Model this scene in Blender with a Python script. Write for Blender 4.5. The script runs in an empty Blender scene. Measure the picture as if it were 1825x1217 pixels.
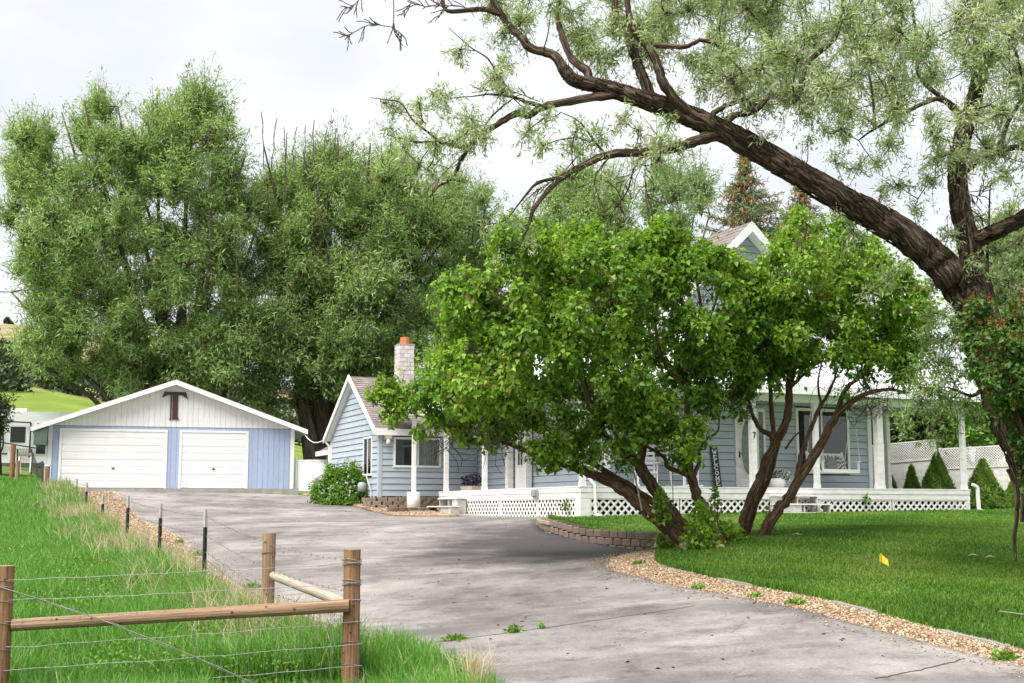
import bpy, math, random
import numpy as np
from mathutils import Vector, Matrix

# ------------------------------------------------------------------ camera, world, sun
S = bpy.context.scene
C = S.collection
F, PITCH = 2300.0, math.atan(303.5 / 2300.0)        # focal length in photo pixels, upward tilt
cam_d = bpy.data.cameras.new("camera")
cam_d.sensor_width = 36.0
cam_d.lens = 36.0 * F / 1825.0
cam_d.clip_end = 5000.0
cam = bpy.data.objects.new("camera", cam_d)
cam.rotation_euler = (math.radians(90) + PITCH, 0, 0)
C.objects.link(cam)
S.camera = cam                                       # eye level is z = 0; the ground lies below it

W = bpy.data.worlds.new("World"); S.world = W; W.use_nodes = True
SUN_EL, SUN_AZ = math.radians(56), math.radians(-140)   # azimuth clockwise from +Y
wn = W.node_tree.nodes; wl = W.node_tree.links
for n in list(wn): wn.remove(n)
w_out = wn.new("ShaderNodeOutputWorld"); bg = wn.new("ShaderNodeBackground")
bg.inputs["Strength"].default_value = 0.1
sky = wn.new("ShaderNodeTexSky"); sky.sky_type = 'NISHITA'; sky.sun_disc = False
sky.sun_elevation = SUN_EL; sky.sun_rotation = SUN_AZ
tc = wn.new("ShaderNodeTexCoord"); mp = wn.new("ShaderNodeMapping")
mp.inputs["Scale"].default_value = (1.0, 1.0, 2.2)
nz = wn.new("ShaderNodeTexNoise"); nz.inputs["Scale"].default_value = 2.6
nz.inputs["Detail"].default_value = 5.0; nz.inputs["Roughness"].default_value = 0.5
cr = wn.new("ShaderNodeValToRGB")
cr.color_ramp.elements[0].position = 0.36; cr.color_ramp.elements[0].color = (0.70, 0.72, 0.78, 1)
cr.color_ramp.elements[1].position = 0.60; cr.color_ramp.elements[1].color = (0.93, 0.94, 0.965, 1)
sc_ = wn.new("ShaderNodeVectorMath"); sc_.operation = 'SCALE'; sc_.inputs["Scale"].default_value = 4.9
mx = wn.new("ShaderNodeMix"); mx.data_type = 'RGBA'; mx.inputs["Factor"].default_value = 0.93
wl.new(tc.outputs["Generated"], mp.inputs["Vector"]); wl.new(mp.outputs["Vector"], nz.inputs["Vector"])
wl.new(nz.outputs["Fac"], cr.inputs["Fac"]); wl.new(cr.outputs["Color"], sc_.inputs[0])
wl.new(sky.outputs["Color"], mx.inputs[6]); wl.new(sc_.outputs["Vector"], mx.inputs[7])
wl.new(mx.outputs[2], bg.inputs["Color"]); wl.new(bg.outputs["Background"], w_out.inputs["Surface"])

sd = bpy.data.lights.new("sun", 'SUN'); sd.energy = 2.9; sd.angle = math.radians(50); sd.color = (1.0, 0.96, 0.90)
sun = bpy.data.objects.new("sun", sd); C.objects.link(sun)
sv = Vector((math.sin(SUN_AZ) * math.cos(SUN_EL), math.cos(SUN_AZ) * math.cos(SUN_EL), math.sin(SUN_EL)))
sun.rotation_euler = sv.to_track_quat('Z', 'Y').to_euler(); sun.location = sv * 80

S.view_settings.view_transform = 'Standard'; S.view_settings.look = 'None'
S.view_settings.exposure = 1.27; S.view_settings.gamma = 1.0; S.view_settings.use_curve_mapping = False
S.render.engine = 'CYCLES'
S.cycles.max_bounces = 9; S.cycles.diffuse_bounces = 7; S.cycles.glossy_bounces = 2
S.cycles.transmission_bounces = 3; S.cycles.transparent_max_bounces = 6
S.cycles.caustics_reflective = False; S.cycles.caustics_refractive = False

rng = np.random.default_rng(7); rnd = random.Random(7)

# ------------------------------------------------------------------ survey helpers (turn a sighting plus a distance into a place)
def sight(px, py):
    xc = (px - 912.5) / F; yc = (608.5 - py) / F
    y = math.cos(PITCH) - yc * math.sin(PITCH); z = math.sin(PITCH) + yc * math.cos(PITCH)
    return xc / y, z / y
def at(px, py, D):
    x, z = sight(px, py); return np.array((x * D, D, z * D))
HA = math.radians(23.8); HO = np.array((1.74, 33.0, 0.0))
def hp(a, b, z): return (HO[0] + a * math.cos(HA) - b * math.sin(HA), HO[1] + a * math.sin(HA) + b * math.cos(HA), z)
def on_b(px, py, b):                                  # sighting onto the house plane b -> (a, z)
    X, Z = sight(px, py); c, s = math.cos(HA), math.sin(HA)
    a = (X * (HO[1] + b * c) - HO[0] + b * s) / (c - X * s)
    return a, Z * (HO[1] + a * s + b * c)

# ------------------------------------------------------------------ materials
def new_mat(name):
    m = bpy.data.materials.new(name); m.use_nodes = True
    nt = m.node_tree; p = nt.nodes["Principled BSDF"]; return m, nt, p
def col(c): return (c[0], c[1], c[2], 1.0)
def noise(nt, vec, scale, detail=4.0, rough=0.55, stretch=None):
    n = nt.nodes.new("ShaderNodeTexNoise"); n.inputs["Scale"].default_value = scale
    n.inputs["Detail"].default_value = detail; n.inputs["Roughness"].default_value = rough
    if stretch:
        mpn = nt.nodes.new("ShaderNodeMapping"); mpn.inputs["Scale"].default_value = stretch
        nt.links.new(vec, mpn.inputs["Vector"]); vec = mpn.outputs["Vector"]
    nt.links.new(vec, n.inputs["Vector"]); return n.outputs["Fac"]
def ramp(nt, fac, stops):
    r = nt.nodes.new("ShaderNodeValToRGB"); e = r.color_ramp.elements
    e[0].position, e[0].color = stops[0][0], col(stops[0][1]); e[1].position, e[1].color = stops[-1][0], col(stops[-1][1])
    for p, c in stops[1:-1]: x = e.new(p); x.color = col(c)
    nt.links.new(fac, r.inputs["Fac"]); return r.outputs["Color"]
def mixc(nt, fac, a, b, mode='MIX'):
    m = nt.nodes.new("ShaderNodeMix"); m.data_type = 'RGBA'; m.blend_type = mode
    for s, v in ((0, fac), (6, a), (7, b)):
        if hasattr(v, 'is_linked'): nt.links.new(v, m.inputs[s])
        else: m.inputs[s].default_value = v if s == 0 else col(v)
    return m.outputs[2]
def bump(nt, p, fac, strength, dist=0.02):
    b = nt.nodes.new("ShaderNodeBump"); b.inputs["Strength"].default_value = strength; b.inputs["Distance"].default_value = dist
    nt.links.new(fac, b.inputs["Height"]); nt.links.new(b.outputs["Normal"], p.inputs["Normal"])
def coords(nt, kind="Object"): return nt.nodes.new("ShaderNodeTexCoord").outputs[kind]
def attr(nt, name, out="Fac"):
    a = nt.nodes.new("ShaderNodeAttribute"); a.attribute_name = name; return a.outputs[out]

def m_plain(name, c1, c2=None, scale=6.0, rough=0.6, bmp=0.15, stretch=None, coord="Object", spots=None, pieces=0.0, metal=0.0, bscale=None):
    m, nt, p = new_mat(name); v = coords(nt, coord) if coord != 'tv' else attr(nt, 'tv', 'Vector')
    c2 = c2 or tuple(x * 0.8 for x in c1)
    f = noise(nt, v, scale, stretch=stretch); c = ramp(nt, f, [(0.32, c2), (0.66, c1)])
    if spots:
        f2 = noise(nt, v, spots[1], 5.0, 0.7); g = ramp(nt, f2, [(spots[2], (0, 0, 0)), (spots[2] + 0.08, (1, 1, 1))])
        sp = nt.nodes.new("ShaderNodeSeparateColor"); nt.links.new(g, sp.inputs["Color"])
        c = mixc(nt, sp.outputs[0], c, spots[0])
    if pieces:                                           # each board or stone a touch different
        oi = nt.nodes.new("ShaderNodeObjectInfo")
        mr = nt.nodes.new("ShaderNodeMapRange"); mr.inputs[3].default_value = 1 - pieces; mr.inputs[4].default_value = 1 + pieces
        nt.links.new(oi.outputs["Random"], mr.inputs[0])
        vm = nt.nodes.new("ShaderNodeVectorMath"); vm.operation = 'SCALE'
        nt.links.new(c, vm.inputs[0]); nt.links.new(mr.outputs[0], vm.inputs["Scale"]); c = vm.outputs["Vector"]
    nt.links.new(c, p.inputs["Base Color"]); p.inputs["Roughness"].default_value = rough; p.inputs["Metallic"].default_value = metal
    if bmp: bump(nt, p, noise(nt, v, bscale or scale * 3, 6.0, 0.65, stretch), bmp)
    return m
def m_leaf(name, stops, trans=0.35, rough=0.5, spec=0.35):
    m, nt, p = new_mat(name); c = ramp(nt, attr(nt, 'var'), stops)
    nt.links.new(c, p.inputs["Base Color"]); p.inputs["Roughness"].default_value = rough
    p.inputs["Specular IOR Level"].default_value = spec
    t = nt.nodes.new("ShaderNodeBsdfTranslucent"); nt.links.new(mixc(nt, 1.0, c, (1.0, 1.0, 0.62), 'MULTIPLY'), t.inputs["Color"])
    ms = nt.nodes.new("ShaderNodeMixShader"); ms.inputs[0].default_value = trans
    nt.links.new(p.outputs[0], ms.inputs[1]); nt.links.new(t.outputs[0], ms.inputs[2])
    nt.links.new(ms.outputs[0], nt.nodes["Material Output"].inputs["Surface"]); return m
def m_bark(name, dark, mid, light, scale=9.0, bmp=0.9):
    m, nt, p = new_mat(name); v = attr(nt, 'tv', 'Vector')
    f = noise(nt, v, scale, 9.0, 0.68, (1.0, 1.0, 0.085)); f.node.inputs['Distortion'].default_value = 0.9; f2 = noise(nt, v, scale * 0.25, 3.0)
    c = ramp(nt, f, [(0.41, dark), (0.50, mid), (0.62, light)])
    c = mixc(nt, ramp_fac(nt, f2, 0.45, 0.7, 0.45), c, mid)
    nt.links.new(c, p.inputs["Base Color"]); p.inputs["Roughness"].default_value = 0.9; p.inputs["Specular IOR Level"].default_value = 0.15
    bump(nt, p, f, bmp, 0.09); return m
def ramp_fac(nt, fac, lo, hi, top=1.0, inv=False):
    mr = nt.nodes.new("ShaderNodeMapRange"); mr.inputs[1].default_value = lo; mr.inputs[2].default_value = hi
    mr.inputs[3].default_value = top if inv else 0.0; mr.inputs[4].default_value = 0.0 if inv else top
    nt.links.new(fac, mr.inputs[0]); return mr.outputs[0]

M = {}
M['white'] = m_plain('white_paint', (0.80, 0.80, 0.79), (0.72, 0.72, 0.71), 2.5, 0.5, 0.06, pieces=0.03)
M['old_white'] = m_plain('weathered_white_paint', (0.78, 0.77, 0.76), (0.62, 0.60, 0.57), 3.0, 0.65, 0.2, (1, 1, 3), spots=((0.42, 0.36, 0.31), 7.0, 0.68))
M['white_metal'] = m_plain('white_metal_roofing', (0.74, 0.75, 0.78), (0.62, 0.63, 0.66), 1.4, 0.4, 0.05)
M['vinyl'] = m_plain('blue_vinyl_siding', (0.405, 0.460, 0.510), (0.360, 0.412, 0.460), 1.8, 0.5, 0.10, (1, 1, 5), pieces=0.05)
M['blue_wood'] = m_plain('blue_painted_boards', (0.360, 0.430, 0.590), (0.310, 0.378, 0.535), 4.0, 0.6, 0.15, (6, 6, 1), pieces=0.06)
M['white_wood'] = m_plain('white_painted_boards', (0.80, 0.79, 0.78), (0.70, 0.69, 0.69), 3.0, 0.6, 0.15, (6, 6, 1), pieces=0.03)
M['backing'] = m_plain('shadow_line_backing', (0.10, 0.11, 0.12), (0.07, 0.08, 0.09), 4.0, 0.8, 0)  # dark tone seen through the siding gaps, painting their shadow lines
M['blue_backing'] = m_plain('blue_groove', (0.21, 0.27, 0.40), (0.17, 0.22, 0.33), 4.0, 0.8, 0)
M['white_backing'] = m_plain('white_groove', (0.52, 0.51, 0.51), (0.45, 0.44, 0.44), 4.0, 0.8, 0)
M['dark'] = m_plain('underdeck_shade', (0.03, 0.03, 0.032), (0.02, 0.02, 0.02), 5.0, 0.9, 0)  # near-black colour stands in for the shade below the porch deck
M['shingle'] = m_plain('grey_brown_shingle', (0.235, 0.20, 0.185), (0.150, 0.128, 0.120), 2.4, 0.9, 0.5, bscale=60, spots=((0.30, 0.265, 0.25), 3.5, 0.56))
M['t_brown'] = m_plain('dark_brown_letter', (0.065, 0.022, 0.018), (0.045, 0.016, 0.013), 4.0, 0.5, 0.05)
M['door_white'] = m_plain('scuffed_white_door_paint', (0.78, 0.78, 0.775), (0.71, 0.705, 0.70), 1.6, 0.45, 0.08, pieces=0.03, spots=((0.62, 0.595, 0.565), 2.2, 0.62))
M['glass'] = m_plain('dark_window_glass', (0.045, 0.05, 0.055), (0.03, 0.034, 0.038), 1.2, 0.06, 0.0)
M['blind'] = m_plain('grey_green_blind', (0.74, 0.79, 0.74), (0.66, 0.71, 0.67), 2.0, 0.5, 0.05)
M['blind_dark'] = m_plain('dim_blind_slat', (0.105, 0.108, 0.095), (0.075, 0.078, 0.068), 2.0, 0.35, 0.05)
M['oval'] = m_plain('etched_glass', (0.20, 0.235, 0.215), (0.10, 0.125, 0.115), 9.0, 0.2, 0.4)
M['black'] = m_plain('black_metal', (0.022, 0.022, 0.024), (0.014, 0.014, 0.015), 6.0, 0.45, 0.05)
M['sign_black'] = m_plain('charcoal_board', (0.028, 0.029, 0.034), (0.020, 0.021, 0.025), 6.0, 0.6, 0.1, (6, 6, 1))
M['letter_white'] = m_plain('white_lettering', (0.80, 0.80, 0.78), (0.72, 0.72, 0.70), 8.0, 0.6, 0)
M['orange'] = m_plain('orange_clay_cap', (0.52, 0.155, 0.055), (0.42, 0.12, 0.045), 6.0, 0.7, 0.15)
M['brick_white'] = m_plain('whitewashed_brick', (0.66, 0.61, 0.60), (0.48, 0.40, 0.385), 5.0, 0.8, 0.5, pieces=0.08, spots=((0.28, 0.20, 0.18), 9.0, 0.66))
M['mortar'] = m_plain('chimney_mortar', (0.34, 0.30, 0.29), (0.25, 0.21, 0.20), 6.0, 0.9, 0.2)
M['concrete'] = m_plain('pale_concrete', (0.36, 0.335, 0.31), (0.24, 0.22, 0.20), 3.0, 0.9, 0.25, bscale=40)
M['block'] = m_plain('brown_retaining_block', (0.225, 0.165, 0.130), (0.135, 0.098, 0.078), 7.0, 0.95, 0.6, bscale=45, pieces=0.16)
M['block_top'] = m_plain('tan_cap_block', (0.36, 0.30, 0.25), (0.24, 0.195, 0.16), 7.0, 0.95, 0.6, bscale=45, pieces=0.12)
M['mulch'] = m_plain('dark_mulch', (0.11, 0.075, 0.06), (0.05, 0.036, 0.03), 14.0, 0.95, 0.6)
M['post_wood'] = m_plain('reddish_post_wood', (0.36, 0.195, 0.095), (0.115, 0.052, 0.026), 38.0, 0.8, 0.6, (1, 1, 0.05), coord='tv', spots=((0.09, 0.045, 0.028), 8.0, 0.66))
M['grey_wood'] = m_plain('weathered_rail_wood', (0.40, 0.265, 0.165), (0.19, 0.11, 0.062), 38.0, 0.85, 0.6, (1, 1, 0.045), coord='tv', spots=((0.15, 0.085, 0.05), 7.0, 0.68))
M['knot'] = m_plain('dark_wood_knot', (0.15, 0.075, 0.04), (0.07, 0.034, 0.018), 60.0, 0.85, 0.3)
M['pale_wood'] = m_plain('silvered_rail_wood', (0.46, 0.39, 0.32), (0.30, 0.235, 0.175), 34.0, 0.85, 0.4, (1, 1, 0.08), coord='tv', spots=((0.20, 0.13, 0.09), 8.0, 0.70))
M['end_grain'] = m_plain('cut_post_top', (0.42, 0.31, 0.21), (0.22, 0.15, 0.095), 22.0, 0.9, 0.3)
M['wire'] = m_plain('galvanised_wire', (0.30, 0.295, 0.29), (0.17, 0.165, 0.16), 30.0, 0.5, 0.0, metal=0.5)
M['rust_wire'] = m_plain('old_barbed_wire', (0.30, 0.275, 0.26), (0.19, 0.17, 0.16), 30.0, 0.6, 0.0, metal=0.3)
M['post_metal'] = m_plain('dark_steel_post', (0.035, 0.036, 0.036), (0.022, 0.021, 0.02), 12.0, 0.6, 0.15)
M['post_tip'] = m_plain('worn_white_post_tip', (0.55, 0.54, 0.53), (0.36, 0.34, 0.32), 18.0, 0.7, 0.15, spots=((0.17, 0.12, 0.09), 24.0, 0.62))
M['grey_white'] = m_plain('grimy_white_boards', (0.52, 0.495, 0.47), (0.34, 0.315, 0.29), 5.0, 0.75, 0.25, spots=((0.22, 0.19, 0.165), 6.0, 0.62))
M['grey_cloth'] = m_plain('grey_cushion_cloth', (0.27, 0.255, 0.265), (0.22, 0.208, 0.215), 20.0, 0.95, 0.3)
M['check_cloth'] = None
M['steel'] = m_plain('grey_meter_case', (0.30, 0.32, 0.34), (0.22, 0.24, 0.26), 6.0, 0.5, 0.05)
M['rv_white'] = m_plain('trailer_gelcoat', (0.74, 0.74, 0.74), (0.68, 0.68, 0.69), 1.0, 0.3, 0)
M['rv_grey'] = m_plain('trailer_stripe', (0.12, 0.12, 0.13), (0.09, 0.09, 0.10), 2.0, 0.4, 0)
M['soffit_green'] = m_plain('green_grey_soffit', (0.10, 0.135, 0.125), (0.07, 0.10, 0.09), 4.0, 0.7, 0.1)
M['rope'] = m_plain('weathered_rope', (0.34, 0.29, 0.235), (0.24, 0.20, 0.16), 30.0, 0.9, 0.1)
M['yellow'] = m_plain('yellow_flag_plastic', (0.80, 0.62, 0.03), (0.74, 0.55, 0.03), 8.0, 0.45, 0.05)
M['pot'] = m_plain('ribbed_white_pot', (0.70, 0.70, 0.70), (0.60, 0.60, 0.60), 6.0, 0.5, 0.1)
M['tan_pot'] = m_plain('tan_planter_box', (0.42, 0.36, 0.30), (0.32, 0.27, 0.22), 6.0, 0.8, 0.2)
M['lamp'] = m_plain('cream_lamp_bulb', (0.70, 0.66, 0.52), (0.62, 0.58, 0.45), 6.0, 0.3, 0)
M['tan_stone'] = m_plain('tan_fieldstone', (0.42, 0.34, 0.27), (0.27, 0.21, 0.165), 6.0, 0.9, 0.5)
m, nt, p = new_mat('window_glass'); tr = nt.nodes.new("ShaderNodeBsdfTransparent"); tr.inputs["Color"].default_value = (0.94, 0.96, 0.95, 1)
gl = nt.nodes.new("ShaderNodeBsdfGlossy"); gl.inputs["Roughness"].default_value = 0.03; fr_ = nt.nodes.new("ShaderNodeFresnel"); fr_.inputs["IOR"].default_value = 1.9
ms_ = nt.nodes.new("ShaderNodeMixShader"); nt.links.new(fr_.outputs[0], ms_.inputs[0]); nt.links.new(tr.outputs[0], ms_.inputs[1]); nt.links.new(gl.outputs[0], ms_.inputs[2])
nt.links.new(ms_.outputs[0], nt.nodes["Material Output"].inputs["Surface"]); M['clear_glass'] = m
# check cushion
m, nt, p = new_mat('checked_cushion_cloth'); ck = nt.nodes.new("ShaderNodeTexChecker"); ck.inputs["Scale"].default_value = 14.0
ck.inputs["Color1"].default_value = (0.6, 0.59, 0.55, 1); ck.inputs["Color2"].default_value = (0.10, 0.11, 0.10, 1)
nt.links.new(coords(nt), ck.inputs["Vector"]); nt.links.new(ck.outputs["Color"], p.inputs["Base Color"]); p.inputs["Roughness"].default_value = 0.95
M['check_cloth'] = m
# leaves
M['lilac_leaf'] = m_leaf('lilac_leaf', [(0.0, (0.080, 0.185, 0.022)), (0.45, (0.195, 0.370, 0.034)), (0.85, (0.335, 0.530, 0.060)), (0.97, (0.42, 0.56, 0.11)), (1.0, (0.34, 0.20, 0.09))], 0.46, 0.42)
M['lilac_dark'] = m_leaf('dark_lilac_leaf', [(0.0, (0.048, 0.120, 0.020)), (0.6, (0.090, 0.190, 0.032)), (1.0, (0.15, 0.27, 0.045))], 0.35, 0.42)
M['willow_leaf'] = m_leaf('willow_leaf', [(0.0, (0.140, 0.240, 0.070)), (0.5, (0.300, 0.455, 0.150)), (1.0, (0.52, 0.65, 0.30))], 0.48, 0.5)
M['far_leaf'] = m_leaf('far_tree_leaf', [(0.0, (0.14, 0.24, 0.08)), (0.5, (0.27, 0.40, 0.16)), (1.0, (0.44, 0.55, 0.28))], 0.48, 0.55)
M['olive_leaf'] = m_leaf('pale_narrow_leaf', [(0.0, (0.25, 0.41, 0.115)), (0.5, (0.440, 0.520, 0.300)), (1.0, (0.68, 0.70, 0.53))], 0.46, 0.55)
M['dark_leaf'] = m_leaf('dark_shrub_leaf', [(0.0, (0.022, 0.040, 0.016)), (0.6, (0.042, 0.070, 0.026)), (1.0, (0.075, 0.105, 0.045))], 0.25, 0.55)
M['bush_leaf'] = m_leaf('bright_bush_leaf', [(0.0, (0.060, 0.160, 0.014)), (0.55, (0.130, 0.280, 0.022)), (0.96, (0.22, 0.38, 0.04)), (1.0, (0.5, 0.52, 0.36))], 0.35, 0.45)
M['spruce'] = m_leaf('dwarf_spruce_needle', [(0.0, (0.10, 0.21, 0.04)), (0.6, (0.20, 0.35, 0.065)), (1.0, (0.38, 0.48, 0.09))], 0.35, 0.6, 0.2)
M['blue_spruce'] = m_leaf('spruce_needle', [(0.0, (0.11, 0.175, 0.085)), (1.0, (0.27, 0.34, 0.18))], 0.15, 0.6, 0.2)
M['cone'] = m_leaf('brown_spruce_cone', [(0.0, (0.26, 0.12, 0.05)), (1.0, (0.56, 0.30, 0.14))], 0.0, 0.8, 0.1)
M['seed'] = m_leaf('rust_seed_head', [(0.0, (0.16, 0.050, 0.024)), (1.0, (0.40, 0.145, 0.06))], 0.1, 0.8, 0.1)
M['lawn_blade'] = m_leaf('lawn_blade', [(0.0, (0.046, 0.125, 0.010)), (0.5, (0.100, 0.218, 0.018)), (0.93, (0.190, 0.315, 0.038)), (1.0, (0.26, 0.27, 0.09))], 0.3, 0.5)
M['field_blade'] = m_leaf('field_grass_blade', [(0.0, (0.075, 0.215, 0.026)), (0.5, (0.145, 0.355, 0.050)), (0.86, (0.225, 0.44, 0.085)), (0.90, (0.40, 0.36, 0.20)), (1.0, (0.60, 0.53, 0.35))], 0.35, 0.5)
M['dry_blade'] = m_leaf('dry_grass_stalk', [(0.0, (0.40, 0.35, 0.19)), (1.0, (0.66, 0.58, 0.40))], 0.3, 0.7, 0.1)
M['weed_leaf'] = m_leaf('weed_leaf', [(0.0, (0.09, 0.22, 0.022)), (1.0, (0.22, 0.40, 0.055))], 0.3, 0.5)
M['purple'] = m_leaf('purple_petal', [(0.0, (0.016, 0.010, 0.030)), (0.7, (0.050, 0.026, 0.085)), (1.0, (0.15, 0.09, 0.22))], 0.2, 0.6)
M['white_petal'] = m_leaf('white_petal', [(0.0, (0.05, 0.10, 0.05)), (0.3, (0.40, 0.44, 0.46)), (1.0, (0.72, 0.73, 0.75))], 0.2, 0.6)
M['litter'] = m_leaf('dry_leaf_litter', [(0.0, (0.05, 0.03, 0.02)), (0.5, (0.16, 0.10, 0.06)), (1.0, (0.3, 0.2, 0.12))], 0.0, 0.8, 0.1)
M['stone'] = m_leaf('tan_gravel_stone', [(0.0, (0.15, 0.090, 0.050)), (0.4, (0.31, 0.210, 0.125)), (0.8, (0.46, 0.345, 0.225)), (1.0, (0.56, 0.49, 0.39))], 0.0, 0.85, 0.2)
# bark
M['olive_bark'] = m_bark('shaggy_brown_bark', (0.020, 0.014, 0.011), (0.088, 0.058, 0.042), (0.30, 0.225, 0.17), 22.0, 1.0)
M['lilac_bark'] = m_bark('lilac_bark', (0.050, 0.030, 0.018), (0.165, 0.098, 0.052), (0.34, 0.245, 0.165), 36.0, 1.0)
M['willow_bark'] = m_bark('grey_brown_bark', (0.045, 0.034, 0.027), (0.100, 0.074, 0.057), (0.19, 0.145, 0.11), 8.0, 0.8)
M['twig'] = m_plain('brown_twig', (0.110, 0.078, 0.060), (0.065, 0.045, 0.035), 5.0, 0.85, 0)
M['grey_twig'] = m_plain('grey_dry_twig', (0.30, 0.24, 0.19), (0.17, 0.13, 0.10), 4.0, 0.85, 0)
# ground
def m_ground():
    m, nt, p = new_mat('pasture_ground'); v = coords(nt)
    sep = nt.nodes.new("ShaderNodeSeparateXYZ"); nt.links.new(v, sep.inputs[0])
    near = ramp(nt, noise(nt, v, 0.9, 6.0, 0.65), [(0.35, (0.07, 0.13, 0.025)), (0.55, (0.12, 0.19, 0.045)), (0.72, (0.22, 0.20, 0.10))])
    past = ramp(nt, noise(nt, v, 0.10, 6.0, 0.7), [(0.36, (0.13, 0.19, 0.030)), (0.60, (0.19, 0.255, 0.045)), (0.74, (0.27, 0.27, 0.09))])
    hill = ramp(nt, noise(nt, v, 0.055, 8.0, 0.7), [(0.38, (0.115, 0.125, 0.055)), (0.50, (0.285, 0.235, 0.130)), (0.66, (0.42, 0.345, 0.225))])
    wob = nt.nodes.new("ShaderNodeMath"); wob.operation = 'MULTIPLY_ADD'; wob.inputs[1].default_value = 40.0
    nt.links.new(noise(nt, v, 0.03), wob.inputs[0]); nt.links.new(sep.outputs["Y"], wob.inputs[2])
    c = mixc(nt, ramp_fac(nt, sep.outputs["Y"], 84, 92), near, past)
    c = mixc(nt, ramp_fac(nt, wob.outputs[0], 160, 178), c, hill)
    nt.links.new(c, p.inputs["Base Color"]); p.inputs["Roughness"].default_value = 1.0; p.inputs["Specular IOR Level"].default_value = 0.1
    bump(nt, p, noise(nt, v, 6.0, 8.0, 0.7), 0.5, 0.08); return m
def m_asphalt():
    m, nt, p = new_mat('weathered_asphalt'); v = coords(nt)
    c = ramp(nt, noise(nt, v, 0.55, 9.0, 0.68, (1.0, 0.6, 1)), [(0.30, (0.135, 0.125, 0.124)), (0.47, (0.225, 0.212, 0.207)), (0.62, (0.310, 0.294, 0.284))])
    st = ramp(nt, noise(nt, v, 0.42, 10.0, 0.72, (0.55, 1.5, 1)), [(0.49, (1.05, 1.04, 1.03)), (0.56, (0.58, 0.55, 0.56)), (0.66, (0.44, 0.42, 0.43))])
    c = mixc(nt, 0.55, c, st, 'MULTIPLY')
    blot = ramp(nt, noise(nt, v, 2.3, 9.0, 0.75), [(0.37, (0.60, 0.58, 0.59)), (0.47, (1, 1, 1)), (0.62, (1.16, 1.13, 1.09))])
    c = mixc(nt, 0.8, c, blot, 'MULTIPLY')
    # dark resealed patch beside the block wall, ragged edge
    vm = nt.nodes.new("ShaderNodeVectorMath"); vm.operation = 'SUBTRACT'; vm.inputs[1].default_value = (1.5, 25.8, 0)
    nt.links.new(v, vm.inputs[0]); ms = nt.nodes.new("ShaderNodeMapping"); ms.inputs["Rotation"].default_value = (0, 0, math.radians(20)); ms.inputs["Scale"].default_value = (0.34, 0.16, 0.0)
    nt.links.new(vm.outputs[0], ms.inputs["Vector"]); ln = nt.nodes.new("ShaderNodeVectorMath"); ln.operation = 'LENGTH'; nt.links.new(ms.outputs[0], ln.inputs[0])
    ad = nt.nodes.new("ShaderNodeMath"); ad.operation = 'MULTIPLY_ADD'; ad.inputs[1].default_value = 1.7
    nt.links.new(noise(nt, v, 0.9, 7.0, 0.7), ad.inputs[0]); nt.links.new(ln.outputs["Value"], ad.inputs[2])
    c = mixc(nt, ramp_fac(nt, ad.outputs[0], 1.45, 2.15, 0.9, True), c, (0.050, 0.043, 0.046))
    fine = noise(nt, v, 34.0, 8.0, 0.85)
    c = mixc(nt, 0.75, c, ramp(nt, fine, [(0.34, (0.50, 0.48, 0.48)), (0.62, (1.28, 1.26, 1.25))]), 'MULTIPLY')
    # hairline cracks
    nv = nt.nodes.new("ShaderNodeTexNoise"); nv.inputs["Scale"].default_value = 1.2; nt.links.new(v, nv.inputs["Vector"])
    va = nt.nodes.new("ShaderNodeMixRGB"); va.blend_type = 'ADD'; va.inputs[0].default_value = 0.9; nt.links.new(v, va.inputs[1]); nt.links.new(nv.outputs["Color"], va.inputs[2])
    vo = nt.nodes.new("ShaderNodeTexVoronoi"); vo.feature = 'DISTANCE_TO_EDGE'; vo.inputs["Scale"].default_value = 0.34; nt.links.new(va.outputs[0], vo.inputs["Vector"])
    c = mixc(nt, ramp_fac(nt, vo.outputs["Distance"], 0.0015, 0.005, 0.32, True), c, (0.07, 0.06, 0.06))
    nt.links.new(c, p.inputs["Base Color"]); p.inputs["Roughness"].default_value = 0.85; p.inputs["Specular IOR Level"].default_value = 0.3
    bump(nt, p, fine, 0.5, 0.01); return m
M['ground'] = m_ground(); M['asphalt'] = m_asphalt()
M['lawn'] = m_plain('lawn_turf', (0.085, 0.165, 0.018), (0.048, 0.105, 0.012), 1.1, 1.0, 0.5, bscale=50, spots=((0.10, 0.12, 0.03), 2.2, 0.66))
M['gravel_bed'] = m_plain('tan_gravel_fines', (0.31, 0.205, 0.140), (0.16, 0.105, 0.070), 16.0, 0.95, 0.7, bscale=40)

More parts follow.
